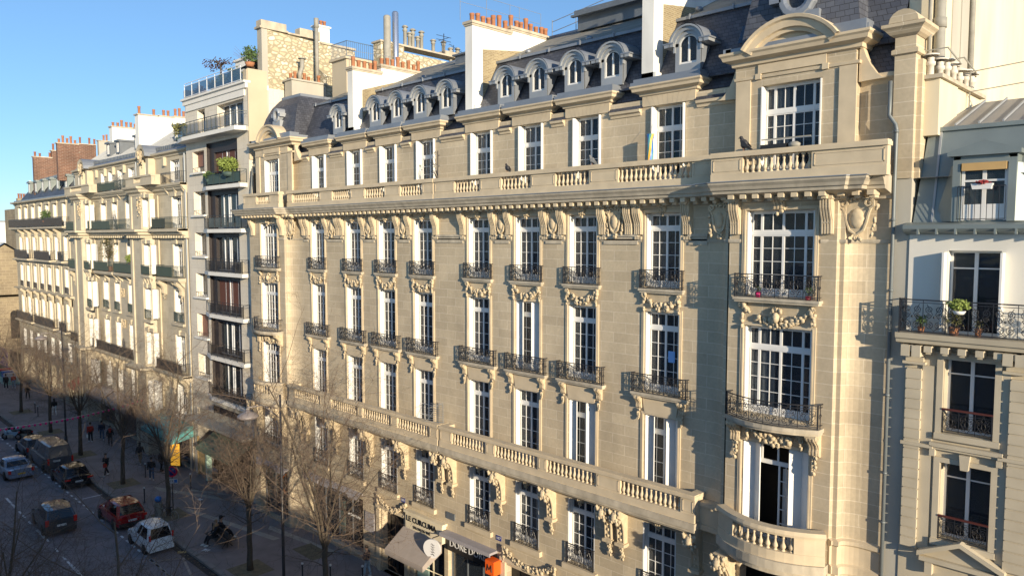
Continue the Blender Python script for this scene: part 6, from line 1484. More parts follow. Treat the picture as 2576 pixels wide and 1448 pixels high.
def boll_top():
    b = MB(); b.blob((0, 0, 1.12), .075, .075, .075, 8, 6); return b.mesh('cap', 'white_paint')
bm_, bt_ = bollard_mesh(), boll_top()
for x, y, lab in ((-36.0, -3.1, 'white-capped bollard nearest the shop with the glass doors'), (-37.3, -4.1, 'white-capped bollard left of the lamp pole, nearest the tree pit'), (-34.6, -1.9, 'white-capped bollard nearest the doorway'), (-57.9, -2.0, 'black bollard below the timber hoarding'),
                (-57.1, -5.7, 'black bollard beside the red car'), (-63.2, -3.5, 'black bollard beside the person in the long black coat'), (-95.4, -3.9, 'farther of two bollards near the woman walking alone'), (-93.4, -4.1, 'nearer of two bollards near the woman walking alone')):
    t = thing('bollard', lab, 'bollard', (x, y, GZ), 'bollards on the pavement'); obj('post', bm_, t, (x, y, GZ)); obj('cap', bt_, t, (x, y, GZ))
# no-parking sign
t = thing('parking_sign', 'round red and blue no-parking sign with white plate on a thin post', 'road sign', (-54.1, -4.8, GZ))
b = MB(); b.tube([(-54.1, -4.8, GZ), (-54.1, -4.8, 1.1)], .04, 6); part('post', b, 'iron', t)
b = MB(); b.prism([(.4 * math.cos(k * math.pi / 12), .4 * math.sin(k * math.pi / 12)) for k in range(24)], 'y', -.03, 0); b.xf(Matrix.Translation((-54.0, -4.85, .85)) @ Matrix.Rotation(R(52), 4, 'Z')); o = part('disc', b, 'sign_red', t)
TS = Matrix.Translation((-54.0, -4.85, .85)) @ Matrix.Rotation(R(52), 4, 'Z')
b = MB(); b.lathe([(0, 0), (.29, 0), (.29, .004), (0, .004)], 0, 0, 18); b.xf(TS @ Matrix.Translation((0, -.034, 0)) @ Matrix.Rotation(math.pi / 2, 4, 'X')); part('blue_field', b, 'sign_purple' if 0 else 'sign_blue', o)
b = MB(); b.box(-.3, .3, -.052, -.042, -.035, .035); b.xf(TS @ Matrix.Rotation(R(45), 4, 'Y')); part('red_bar', b, 'sign_red', o)
b = MB(); b.box(-.4, .4, -.05, -.02, -.85, -.52); b.xf(TS); o = part('plate', b, 'sign_white', t)
me = textmesh('1-15', .22, 'sign_black', .003); me.transform(TS @ Matrix.Translation((-.1, -.056, -.68))); obj('lettering', me, o, (0, 0, 0)); b = MB(); b.box(.16, .36, -.055, -.05, -.8, -.58); b.xf(TS); part('blue_square', b, 'sign_brightblue', o)
# yellow menu board
t = thing('menu_board', 'glowing yellow menu board standing outside the teal awning shop', 'sign board', (-63.9, -.8, GZ)); b = MB(); b.box(-64.4, -63.4, -.85, -.75, GZ + .15, GZ + 2.2); b.xf(Matrix.Translation((-63.9, -.8, 0)) @ Matrix.Rotation(R(35), 4, 'Z') @ Matrix.Translation((63.9, .8, 0))); part('frame', b, 'sign_black', t)
b = MB(); b.box(-64.32, -63.48, -.87, -.86, GZ + .25, GZ + 2.1); rot = Matrix.Translation((-63.9, -.8, 0)) @ Matrix.Rotation(R(35), 4, 'Z') @ Matrix.Translation((63.9, .8, 0)); b.xf(rot)
m, nt, p = newmat('sign_glow'); p.inputs['Base Color'].default_value = (.85, .42, .03, 1); p.inputs['Emission Color'].default_value = (1, .5, .05, 1); p.inputs['Emission Strength'].default_value = .25; o = part('panel', b, 'sign_glow', t)
rnd = random.Random(4); b = MB()
for k in range(6): b.tube([(-64.2 + .1 * j, -.885, GZ + 1.9 - k * .27 + rnd.uniform(-.06, .06)) for j in range(7)], .018, 3)
b.xf(rot); part('script', b, 'awning_red', o)
# litter bin with blue lid beside the tree
t = thing('litter_bin', 'street litter bin with blue bag top beside the tree and bicycle', 'bin', (-53.6, -5.9, GZ)); b = MB(); b.lathe([(.22, 0), (.26, .1), (.28, 1.0), (.3, 1.02), (.3, 1.08), (.24, 1.08), (.2, .9)], -53.4, -6.05, 10, GZ); part('body', b, 'flue_grey', t); b = MB(); b.blob((-53.4, -6.05, GZ + 1.3), .24, .24, .22, 9, 6); part('bag', b, 'sign_brightblue', t)
# bench
def bench(x, y):
    t = thing('bench', 'double slatted park bench on the pavement with two people on it', 'bench', (x, y, GZ))
    for s in (-1, 1):
        b = MB()
        for k in range(4): b.box(x - 1.2, x + 1.2, y + s * (.12 + k * .12) - .05, y + s * (.12 + k * .12) + .05, GZ + .44, GZ + .48)
        part('seat', b, 'wood_bench', t)
    b = MB()
    for z in (.62, .78, .9): b.box(x - 1.2, x + 1.2, y - .03, y + .03, GZ + z, GZ + z + .11)
    part('backrest', b, 'wood_bench', t)
    for sx in (-.95, .95):
        b = MB(); b.tube([(x + sx, y, GZ), (x + sx, y, GZ + .95)], .035, 5); b.tube([(x + sx, y - .5, GZ + .42), (x + sx, y + .5, GZ + .42)], .03, 5); b.tube([(x + sx, y - .35, GZ), (x + sx, y, GZ + .4), (x + sx, y + .35, GZ)], .03, 5); part('leg', b, 'iron', t)
bench(-46.0, -4.95)
# ---------------------------------------------------------------- cars
def wheel_meshes(r, wd):
    def f():
        b = MB(); b.lathe([(r * .62, -wd / 2), (r * .9, -wd / 2), (r, -wd / 2 + .03), (r, wd / 2 - .03), (r * .9, wd / 2), (r * .62, wd / 2)], 0, 0, 16); b.xf(Matrix.Rotation(math.pi / 2, 4, 'X')); t = b.mesh('tyre', 'rubber')
        b = MB(); b.lathe([(0, -wd / 2 + .03), (r * .62, -wd / 2 + .02), (r * .62, wd / 2 - .02), (0, wd / 2 - .03)], 0, 0, 16)
        for k in range(5): b.box(-.03, .03, .05, r * .6, -wd / 2 + .005, -wd / 2 + .03); b.v[-8:] = [tuple(Matrix.Rotation(k * 1.2566, 3, 'Z') @ Vector(v)) for v in b.v[-8:]]
        b.xf(Matrix.Rotation(math.pi / 2, 4, 'X')); return t, b.mesh('rim', 'lamp_grey')
    return cached(('wh', r, wd), f)
def car(name, label, cat, x, y, L, W, H, pm, prof, low=.22, belt=.95, plate='FJ-030-MV', pl='plate_white', wr=.34, tail=(.16, .34), heading=0., roof=None, tz=None, group='cars and vans on the street', bumper=None, blank=False):
    """car pointing to -x with its rear bumper at x; prof = greenhouse x fractions (rear base, rear roof, front roof, windscreen base)"""
    z = GZ - .14; t = thing(name, label, cat, (x - L / 2, y, z), group, heading); hw = W / 2
    def PT(n, b, m, par=None):
        o = link(bpy.data.objects.new(n, b.mesh(n, m))); o.parent = par or t; return o
    X = lambda f: L / 2 - f * L
    rb, rr, fr, fb = prof
    ns = 17; rings = []
    for i in range(ns):
        f = i / (ns - 1); e = min(f, 1 - f); k = 1 - .16 * max(0, 1 - e / .07) ** 2 - .05 * max(0, 1 - e / .2) ** 2
        zb = belt - (.0 if f < fb else .22 * ((f - fb) / (1 - fb)) ** 1.6 + .06) - (.05 * (1 - f / .05) if f < .05 else 0)
        if f < rb and rb > .1: zb = belt - .04
        lo = low + .1 * max(0, 1 - e / .06); w_ = hw * k
        rings.append([(X(f) , -w_ * s, zz) for s, zz in ((.0, lo), (.86, lo), (.97, lo + .1), (1, (lo + zb) / 2 - .05), (.985, zb - .14), (.93, zb - .02), (.6, zb + .012), (0, zb + .03))])
    b = MB(); b.smooth = True
    for s in (1, -1):
        for A, B in zip(rings, rings[1:]):
            for j in range(7):
                q = [(p[0], p[1] * s, p[2]) for p in (A[j], B[j], B[j + 1], A[j + 1])]; b.poly(q if s > 0 else q[::-1])
        b.smooth = False
        for Rg in (rings[0], rings[-1]): b.poly([(p[0], p[1] * s, p[2]) for p in Rg])
        b.smooth = True
    body = PT('body', b, pm)
    # greenhouse
    wr_, wb = hw * .74, hw * .93; zb = belt - .03
    base = [(X(rb), wb * .93), (X(rb + .05), wb), (X(fb - .12), wb), (X(fb), wb * .82)]; top = [(X(rr), wr_ * .93), (X(rr + .05), wr_), (X(fr - .04), wr_), (X(fr), wr_ * .92)]
    b = MB(); b.smooth = True
    for s in (-1, 1):
        for i in range(3): b.poly([(base[i][0], s * base[i][1], zb), (base[i + 1][0], s * base[i + 1][1], zb), (top[i + 1][0], s * top[i + 1][1], H - .06), (top[i][0], s * top[i][1], H - .06)])
    b.poly([(base[0][0], base[0][1], zb), (base[0][0], -base[0][1], zb), (top[0][0], -top[0][1], H - .06), (top[0][0], top[0][1], H - .06)]); b.poly([(base[3][0], base[3][1], zb), (base[3][0], -base[3][1], zb), (top[3][0], -top[3][1], H - .06), (top[3][0], top[3][1], H - .06)])
    PT('pillars', b, pm if not roof else roof, body)
    b = MB(); b.smooth = True; n = 6; m_ = 8; g = []
    for i in range(n + 1):
        f = i / n; xx = top[0][0] + (top[3][0] - top[0][0]) * f; ww = wr_ * (1 - .07 * abs(2 * f - 1) ** 4) + .02; cz = H - .05 * (2 * f - 1) ** 2
        g.append([(xx + (.03 if i == 0 else -.03 if i == n else 0), ww * (2 * j / m_ - 1), cz - .065 * (2 * j / m_ - 1) ** 4 - (.0)) for j in range(m_ + 1)])
    for A, B in zip(g, g[1:]):
        for j in range(m_): b.poly([A[j], B[j], B[j + 1], A[j + 1]])
    b.poly([g[0][0], g[0][m_], (g[0][m_][0], g[0][m_][1], H - .1), (g[0][0][0], g[0][0][1], H - .1)])
    PT('roof', b, roof or pm)
    def panel(nm, P4, m='car_glass', k=.1, off=.012, nrm=None):
        c = sum((Vector(p) for p in P4), Vector()) / 4; nn = (Vector(P4[1]) - Vector(P4[0])).cross(Vector(P4[3]) - Vector(P4[0])).normalized()
        if nn.dot(nrm) < 0: nn = -nn
        b = MB(); b.poly([tuple(c + (Vector(p) - c) * (1 - k) + nn * off) for p in P4]); return PT(nm, b, m)
    zt = H - .08
    if not blank: panel('rear_window', [(base[0][0], base[0][1], zb), (base[0][0], -base[0][1], zb), (top[0][0], -top[0][1], zt), (top[0][0], top[0][1], zt)], nrm=Vector((1, 0, .3)))
    panel('windscreen', [(base[3][0], base[3][1], zb), (base[3][0], -base[3][1], zb), (top[3][0], -top[3][1], zt), (top[3][0], top[3][1], zt)], nrm=Vector((-1, 0, .3)))
    for s in (-1, 1):
        def lp(u0, u1): return [(base[1][0] + (base[3][0] - base[1][0]) * u, s * (wb + (base[3][1] - wb) * max(0, (u - .75) / .25)), zb + .02) for u in (u0, u1)] + [(top[1][0] + (top[3][0] - top[1][0]) * u, s * (wr_ + (top[3][1] - wr_) * max(0, (u - .75) / .25)), zt) for u in (u1, u0)]
        for u0, u1 in (((.0, .42), (.45, .82)) if not blank else ((.62, .95),)): panel('side_window', lp(u0, u1), k=.06, nrm=Vector((0, s, .3)))
        if blank: panel('side_panel_line', lp(.1, .5), m='paint_darkgrey', k=.06, nrm=Vector((0, s, .3)))
        # lights, mirror, wheels
        y0 = s * hw * .83; zz = tz or belt - .2
        b = MB(); b.box(L / 2 - .09, L / 2 + .015, y0 - tail[0] / 2, y0 + tail[0] / 2, zz - tail[1] / 2, zz + tail[1] / 2); PT('tail_light', b, 'tail_red')
        b = MB(); b.blob((-L / 2 + .12, s * hw * .72, belt - .38), .12, .16, .1, 8, 5); PT('headlight', b, 'head_glass')
        b = MB(); b.blob((X(fb - .1), s * (hw + .09), belt + .06), .06, .1, .07, 7, 5); PT('mirror', b, roof or pm)
        for f in (.19, .81):
            ty, rm = wheel_meshes(wr, .22); px = X(f)
            w_ = link(bpy.data.objects.new('wheel', ty)); w_.parent = t; w_.location = (px, s * (hw - .1), wr); w_.rotation_euler = (0, 0, 0 if s < 0 else math.pi)
            q = link(bpy.data.objects.new('rim', rm)); q.parent = w_
            b = MB(); b.lathe([(wr * 1.16, 0), (wr * 1.16, .02), (0, .02)], 0, 0, 18); b.xf(Matrix.Translation((px, s * (hw - .012) - .01, wr * 1.03)) @ Matrix.Rotation(math.pi / 2, 4, 'X')); PT('wheel_arch', b, 'rubber')
    b = MB(); b.box(L / 2 - .02, L / 2 + .03, -hw * .88, hw * .88, low + .06, low + .3); PT('bumper', b, bumper or 'plastic_black')
    b = MB(); b.box(L / 2 + .005, L / 2 + .045, -.27, .27, belt - .46, belt - .34) if not blank else b.box(L / 2 + .005, L / 2 + .045, -.55, -.03, belt - .36, belt - .22); p_ = PT('number_plate', b, pl)
    me = textmesh(plate, .11, 'sign_black', .002); me.transform(Matrix.Translation((L / 2 + .05, 0 if not blank else -.29, belt - (.4 if not blank else .29))) @ Matrix.Rotation(math.pi / 2, 4, 'Z')); o = link(bpy.data.objects.new('lettering', me)); o.parent = p_
    return t, X
car('parked_car', 'small white bubble-shaped car, nearest of the parked row', 'car', -47.25, -8.1, 3.85, 1.66, 1.72, 'paint_white', (.03, .09, .56, .82), belt=1.02, wr=.3, tail=(.1, .34), tz=1.15, plate='CX-714-KE', bumper='paint_white')
car('parked_car', 'red hatchback with black rear window parked behind the white car', 'car', -52.8, -7.95, 4.5, 1.93, 1.64, 'paint_red', (.03, .13, .56, .78), belt=1.05, plate='EJ-030-MV', tail=(.26, .14))
car('parked_car', 'black hatchback with pale reflections on its roof, parked in front of the grey van', 'car', -64.4, -8.0, 4.6, 1.92, 1.6, 'paint_black', (.05, .16, .55, .76), belt=1.02, plate='DJ-010-NT', tail=(.42, .13))
car('parked_van', 'grey panel van with blank rear doors parked at the kerb', 'van', -70.0, -7.85, 6.0, 2.12, 2.3, 'paint_grey', (.01, .04, .68, .85), belt=1.35, plate='FJ-639-MC', tail=(.15, .5), tz=1.05, blank=True, wr=.36)
car('parked_car', 'dark blue hatchback with silver rear bumper parked ahead of the grey van', 'car', -76.4, -8.0, 4.3, 1.9, 1.58, 'paint_navy', (.04, .14, .55, .76), belt=1.0, plate='BK-220-QA', bumper='paint_silver')
car('saloon_car', 'silver-blue saloon with yellow number plate driving away in the lane', 'car', -70.0, -10.75, 5.1, 1.95, 1.5, 'paint_silver', (.2, .33, .56, .72), belt=.98, plate='K 24', pl='plate_yellow', tail=(.2, .28), bumper='paint_silver', heading=R(2))
car('compact_suv', 'dark compact SUV with blue-reflecting roof and white plate driving down the lane', 'car', -55.0, -11.5, 4.5, 1.96, 1.72, 'paint_darkgrey', (.03, .1, .58, .78), belt=1.12, plate='FF-164-MB', tail=(.2, .38), tz=.98, roof='paint_navy', heading=R(-3))  # navy roof colour paints in the blue sky reflection
car('parked_car', 'silver car half hidden beyond the parked motorbikes', 'car', -98, -8.0, 4.3, 1.9, 1.55, 'paint_silver', (.04, .14, .55, .76), belt=1.0, plate='AZ-501-PL')
# ---------------------------------------------------------------- two-wheelers
def motorbike(x, y, label, pm, rz, box=None):
    t = thing('motorbike', label, 'motorbike', (x, y, GZ - .14), 'motorbikes parked in a row', R(rz))
    def PT(n, b, m, par=None): o = link(bpy.data.objects.new(n, b.mesh(n, m))); o.parent = par or t; return o
    for sx in (-.72, .72):
        ty, rm = wheel_meshes(.32, .13); w_ = link(bpy.data.objects.new('wheel', ty)); w_.parent = t; w_.location = (sx, 0, .32); q = link(bpy.data.objects.new('rim', rm)); q.parent = w_
    b = MB(); b.blob((-.1, 0, .78), .35, .2, .2, 10, 6); b.blob((-.55, 0, .75), .2, .26, .3, 9, 6); b.prism([(-.75, .5), (.5, .4), (.8, .72), (.75, .86), (.2, .78), (-.2, .6)], 'y', -.15, .15); PT('body', b, pm)
    b = MB(); b.blob((.32, 0, .92), .46, .17, .09, 10, 5); PT('seat', b, 'plastic_black')
    b = MB(); b.box(-.3, .35, -.2, .2, .25, .55); b.tube([(.2, .18, .3), (.85, .2, .42)], .05, 6); b.tube([(-.72, .08, .32), (-.5, .08, 1.0)], .03, 5); b.tube([(-.72, -.08, .32), (-.5, -.08, 1.0)], .03, 5); PT('engine', b, 'flue_grey')
    b = MB(); b.tube([(-.35, -.38, 1.08), (-.48, -.15, 1.03), (-.48, .15, 1.03), (-.35, .38, 1.08)], .02, 5); b.tube([(-.48, .25, 1.03), (-.55, .3, 1.2)], .01, 4); b.tube([(-.48, -.25, 1.03), (-.55, -.3, 1.2)], .01, 4); PT('handlebar', b, 'iron')
    b = MB(); b.blob((-.7, 0, .9), .06, .12, .1, 8, 5); PT('headlight', b, 'head_glass'); b = MB(); b.box(.8, .86, -.07, .07, .72, .8); PT('tail_light', b, 'tail_red')
    if box: b = MB(); b.blob((.72, 0, 1.14), .26, .26, .2, 10, 6); PT('top_box', b, box)
motorbike(-84.9, -8.3, 'white and teal scooter with pale top box at the end of the bike row', 'paint_paleblue', 38, 'paint_paleblue')
motorbike(-86.0, -7.9, 'black motorbike between the pale scooter and the kerb', 'paint_black', 40); motorbike(-84.3, -7.3, 'black motorbike nearest the kerb, behind the dark blue hatchback', 'plastic_black', 35)
def bicycle(x, y, rz):
    t = thing('bicycle', 'city bicycle leaning at the foot of the tree beside the sign post', 'bicycle', (x, y, GZ), None, R(rz))
    def PT(n, b, m): o = link(bpy.data.objects.new(n, b.mesh(n, m))); o.parent = t; return o
    for sx in (-.6, .6):
        b = MB(); b.tube([(sx + .36 * math.cos(q), 0, .37 + .36 * math.sin(q)) for q in [k * math.pi / 10 for k in range(21)]], .022, 5)
        for k in range(8): b.tube([(sx, 0, .37), (sx + .35 * math.cos(k * .785), 0, .37 + .35 * math.sin(k * .785))], .005, 3)
        PT('wheel', b, 'flue_grey')
    b = MB()
    for p in (((-.6, 0, .37), (-.42, 0, 1.0)), ((-.45, 0, .85), (.1, 0, .35)), ((.1, 0, .35), (.25, 0, .9)), ((-.45, 0, .88), (.22, 0, .8)), ((.6, 0, .37), (.1, 0, .35)), ((.6, 0, .37), (.24, 0, .82))): b.tube(p, .02, 5)
    PT('frame', b, 'iron'); b = MB(); b.blob((.27, 0, .95), .14, .08, .04, 8, 4); PT('saddle', b, 'plastic_black'); b = MB(); b.tube([(-.3, -.28, 1.04), (-.43, -.1, 1.03), (-.43, .1, 1.03), (-.3, .28, 1.04)], .016, 5); PT('handlebar', b, 'iron')
bicycle(-52.4, -5.75, 20)
t = thing('kick_scooter', 'electric kick scooter standing beside the bench', 'scooter', (-47.2, -4.3, GZ)); b = MB(); b.box(-47.7, -46.8, -4.38, -4.22, GZ + .12, GZ + .17); part('deck', b, 'plastic_black', t)
for xx in (-47.75, -46.7):
    b = MB(); b.lathe([(0, -.03), (.11, -.03), (.11, .03), (0, .03)], 0, 0, 12); b.xf(Matrix.Translation((xx, -4.3, GZ + .11)) @ Matrix.Rotation(math.pi / 2, 4, 'X')); part('wheel', b, 'rubber', t)
b = MB(); b.tube([(-47.72, -4.3, GZ + .12), (-47.6, -4.3, GZ + 1.2)], .02, 5); b.tube([(-47.6, -4.55, GZ + 1.2), (-47.6, -4.05, GZ + 1.2)], .016, 5); part('stem', b, 'iron', t)
# festoon of pink lamps across the street
t = thing('light_garland', 'string of pink bulbs hanging across the street above the silver saloon', 'string lights', (-70, -9, 2.4)); pts = []
for i in range(45):
    u = i / 44; pts.append((-70, -17.5 + 17.4 * u, 2.35 + .9 * (2 * u - 1) ** 2 * (.35 if u < .5 else 1.1) - .05))
b = MB(); b.tube(pts, .018, 4); part('cable', b, 'flue_pale', t)
me = MB().blob((0, 0, -.11), .1, .1, .1, 8, 6).mesh('bulb', 'pink_bulb')
for p in pts[1:-3:1]:
    if p[1] > -14: obj('bulb', me, t, p)
# paper and cardboard
for x, y, r_, m, lab, rz in ((-45.5, -6.1, .3, 'sign_white', 'crumpled white paper lying by the bench', .4), (-46.6, -7.15, .35, 'sign_tan', 'torn yellow cardboard in the gutter behind the white car', 1.0), (-54.8, -2.6, .3, 'sign_white', 'white paper scrap lying on the pavement below the hoarding', .2), (-66, -2.1, .28, 'sign_white', 'white paper scrap beside the teal awning', .8)):
    z = GZ + .02 if y > -6.6 else GZ - .12; b = MB(); q = random.Random(int(-x * 9)); n = 4
    for i in range(n):
        for j in range(n):
            f = lambda a, c: (x + r_ * (a / n - .5) * 1.5 * math.cos(rz) - r_ * (c / n - .5) * math.sin(rz), y + r_ * (a / n - .5) * 1.5 * math.sin(rz) + r_ * (c / n - .5) * math.cos(rz), z + .05 * math.sin(a * 2.1 + c * 1.3) ** 2)
            b.poly([f(i, j), f(i + 1, j), f(i + 1, j + 1), f(i, j + 1)])
    tag(part('litter', b, m, None), lab, 'litter')
# ---------------------------------------------------------------- people
def skinned(name, verts, edges, radii, m, parent, root=0):
    me = bpy.data.meshes.new(name); me.from_pydata(verts, edges, []); me.update(); me.materials.append(M[m]); o = link(bpy.data.objects.new(name, me)); o.parent = parent
    md = o.modifiers.new('skin', 'SKIN'); md.use_smooth_shade = True; lay = me.skin_vertices[0].data
    for i, r in enumerate(radii): lay[i].radius = (r, r) if not isinstance(r, tuple) else r; lay[i].use_root = (i == root)
    o.modifiers.new('sub', 'SUBSURF').levels = 1; o.modifiers['sub'].render_levels = 1
    return o
def person(label, x, y, heading, z=GZ, top='black_cloth', legs='black_cloth', shoes='white_cloth', hair='hair_dark', s=1.06, stride=.28, pose='walk', group='people on the pavement', coat=0., arm='swing', bag=None, scarf=None, long_hair=False, hat=None):
    """figure facing local +x"""
    t = thing('person', label, 'person', (x, y, z), group, R(heading)); t.scale = (s, s, s)
    if pose == 'sit':
        hip = Vector((0, 0, .52)); ch = Vector((-.04, 0, .95)); nk = Vector((-.02, 0, 1.12)); K = [Vector((.46, sd * .13, .5)) for sd in (-1, 1)]; A = [Vector((.62, -.13, .08)), Vector((.5, .15, .08))]
    else:
        hip = Vector((0, 0, .92)); ch = Vector((.02, 0, 1.28)); nk = Vector((.03, 0, 1.47)); K = [Vector((sd * stride * .55 + .04, sd * .1, .5)) for sd in (-1, 1)]; A = [Vector((sd * stride - (.05 if sd < 0 else 0), sd * .1, .09)) for sd in (-1, 1)]
    hd = nk + Vector((.02, 0, .15)); S = [ch + Vector((0, sd * .19, .1)) for sd in (-1, 1)]
    if arm == 'swing': E_ = [S[0] + Vector((.07 if stride else 0, -.06, -.27)), S[1] + Vector((-.09, .06, -.27))]; W_ = [E_[0] + Vector((.13, .0, -.22)), E_[1] + Vector((-.02, .02, -.25))]
    elif arm == 'front': E_ = [S[i] + Vector((.02, sd * .05, -.27)) for i, sd in enumerate((-1, 1))]; W_ = [E_[i] + Vector((.22, -sd * .13, .03)) for i, sd in enumerate((-1, 1))]
    else: E_ = [S[0] + Vector((.1, -.03, -.24)), S[1] + Vector((.12, .03, -.24))]; W_ = [E_[0] + Vector((.2, .04, -.12)), E_[1] + Vector((.2, -.04, -.12))]
    v = [hip, (hip + ch) / 2, ch, nk, hd, hd + Vector((.01, 0, .1))]; r = [.12, .115, .13, .055, .088, .075]; e = [(0, 1), (1, 2), (2, 3), (3, 4), (4, 5)]
    for i, sd in enumerate((-1, 1)):
        o = len(v); v += [hip + Vector((0, sd * .09, -.03)), K[i], A[i]]; r += [.085, .058, .042]; e += [(0, o), (o, o + 1), (o + 1, o + 2)]
        o = len(v); v += [S[i], E_[i], W_[i]]; r += [.055, .043, .028]; e += [(2, o), (o, o + 1), (o + 1, o + 2)]
        w = o + 2; d = (W_[i] - E_[i]).normalized(); pm = W_[i] + d * .07; v.append(pm); r.append((.034, .02)); e.append((w, len(v) - 1)); pi = len(v) - 1; side = Vector((0, 0, 1)).cross(d); side = side.normalized() if side.length > .2 else Vector((1, 0, 0))
        for k, ln in enumerate((.06, .07, .065, .05)):
            q = len(v); off = side * (k - 1.5) * .019; v += [pm + off + d * .02, pm + off + d * (.02 + ln * .5), pm + off + d * (.02 + ln) + Vector((.0, -sd * .015, 0))]; r += [.009, .008, .007]; e += [(pi, q), (q, q + 1), (q + 1, q + 2)]
        q = len(v); v += [W_[i] + d * .03 - side * .035, W_[i] + d * .07 - side * .055]; r += [.01, .008]; e += [(w, q), (q, q + 1)]
    skinned('body', v, e, r, 'skin', t)
    # jacket
    lowz = hip - Vector((0, 0, .04 + coat)); v = [lowz, (hip + ch) / 2, ch, ch + Vector((0, 0, .1)), nk + Vector((0, 0, -.03))]; r = [(.175, .14), (.16, .13), (.175, .14), (.14, .12), .075]; e = [(0, 1), (1, 2), (2, 3), (3, 4)]
    if pose == 'sit': v[0] = hip + Vector((.02, 0, .02))
    for i in (0, 1): o = len(v); v += [S[i], E_[i], W_[i]]; r += [.08, .062, .048]; e += [(2, o), (o, o + 1), (o + 1, o + 2)]
    skinned('jacket', v, e, r, top, t, 1)
    v = [hip]; r = [.135]; e = []
    for i, sd in enumerate((-1, 1)): o = len(v); v += [hip + Vector((.02 if pose == 'sit' else 0, sd * .09, -.04)), K[i], A[i] + Vector((0, 0, .02))]; r += [.1, .075, .062]; e += [(0, o), (o, o + 1), (o + 1, o + 2)]
    skinned('trousers', v, e, r, legs, t)
    for i in (0, 1):
        b = MB(); b.blob((A[i].x + .07, A[i].y, .055), .15, .052, .055, 9, 6); o = link(bpy.data.objects.new('shoe', b.mesh('shoe', shoes))); o.parent = t
    b = MB(); b.blob(tuple(hd + Vector((-.025, 0, .07))), .1, .098, .11, 10, 7)
    if long_hair: b.blob(tuple(hd + Vector((-.07, 0, -.1))), .07, .1, .2, 9, 6)
    o = link(bpy.data.objects.new('hair', b.mesh('hair', hair))); o.parent = t
    b = MB(); b.blob(tuple(hd + Vector((.1, 0, .02))), .022, .016, .026, 6, 4)
    for sd in (-1, 1): b.blob(tuple(hd + Vector((0, sd * .095, .02))), .022, .014, .032, 6, 4)
    b.box(hd.x + .082, hd.x + .092, -.028, .028, hd.z - .048, hd.z - .038)
    o = link(bpy.data.objects.new('face', b.mesh('face', 'skin'))); o.parent = t
    b = MB()
    for sd in (-1, 1): b.blob(tuple(hd + Vector((.084, sd * .034, .05))), .01, .014, .01, 6, 4)
    o = link(bpy.data.objects.new('eyes', b.mesh('eyes', 'hair_dark'))); o.parent = t
    if hat: b = MB(); b.blob(tuple(hd + Vector((-.01, 0, .12))), .115, .11, .07, 10, 6); b.box(hd.x + .05, hd.x + .2, -.08, .08, hd.z + .1, hd.z + .12); o = link(bpy.data.objects.new('hat', b.mesh('hat', hat))); o.parent = t
    if scarf: b = MB(); b.lathe([(.1, -.08), (.16, -.02), (.13, .07), (.08, .08)], nk.x, 0, 10, nk.z); b.blob((nk.x + .12, 0, nk.z - .14), .05, .1, .16, 7, 5); o = link(bpy.data.objects.new('scarf', b.mesh('scarf', scarf))); o.parent = t
    if bag: b = MB(); c = W_[1] + Vector((0, .02, -.22)); b.box(c.x - .13, c.x + .13, c.y - .05, c.y + .05, c.z - .17, c.z + .08); b.tube([tuple(c + Vector((-.08, 0, .08))), tuple(c + Vector((0, 0, .2))), tuple(c + Vector((.08, 0, .08)))], .01, 4); o = link(bpy.data.objects.new('bag', b.mesh('bag', bag))); o.parent = t
    return t
P_ = person
P_('person in dark jacket and pale jeans standing at the shop window looking at a phone', -35.3, -1.1, 200, top='navy_cloth', legs='pale_jeans', stride=.12, arm='front')
P_('person in black walking with a red bag held in front, near the black hatchback', -65.9, -5.6, -60, top='black_cloth', legs='black_cloth', arm='front', bag='red_cloth')
P_('person in wide black coat and white shoes walking away past the teal awning', -62.1, -3.4, 165, top='black_cloth', legs='blue_jeans', coat=.22, stride=.2)
P_('person in black standing behind the tree beside the yellow menu board', -63.9, -2.0, 90, top='black_cloth', legs='black_cloth', coat=.3, stride=.05, shoes='black_cloth')
P_('person in dark coat with bare calves crossing toward the shops', -67.3, -2.5, 140, top='black_cloth', legs='tan_cloth', coat=.25, stride=.2, long_hair=True)
P_('person in long bright red coat with a pale bag', -78.0, -3.3, 175, top='red_cloth', legs='black_cloth', coat=.12, stride=.12, bag='white_cloth')
P_('person in navy jacket and white trainers beside the red coat', -78.0, -2.3, 170, top='navy_cloth', legs='blue_jeans', coat=.05, stride=.2)
P_('person in black jacket over a red top walking toward the camera', -75.3, -2.4, -15, top='black_cloth', legs='black_cloth', scarf='red_cloth', stride=.2, shoes='black_cloth')
P_('tall person in black jacket walking away at the far left', -113.0, -3.1, 180, top='black_cloth', legs='black_cloth', stride=.2, s=1.12)
P_('person with a red backpack and pale jeans at the far left', -113.3, -2.2, 180, top='red_cloth', legs='pale_jeans', stride=.2)
P_('woman with long dark hair in black walking alone near the two bollards', -104.5, -2.6, 0, top='black_cloth', legs='black_cloth', long_hair=True, shoes='black_cloth')
P_('person in black jacket and white wide trousers behind the second tree', -92.6, -2.7, 180, top='black_cloth', legs='white_cloth', stride=.25, long_hair=True)
P_('person in black with white shoes sitting on the bench facing the road', -46.1, -5.2, -90 - 12, z=GZ, top='black_cloth', legs='black_cloth', pose='sit', arm='lap', hair='tan_cloth', scarf='tan_cloth', group='people on the bench', s=1.1)
P_('person in dark cap and coat sitting on the far side of the bench', -46.5, -4.65, 80, z=GZ, top='black_cloth', legs='black_cloth', pose='sit', arm='lap', hat='black_cloth', group='people on the bench', s=1.1)
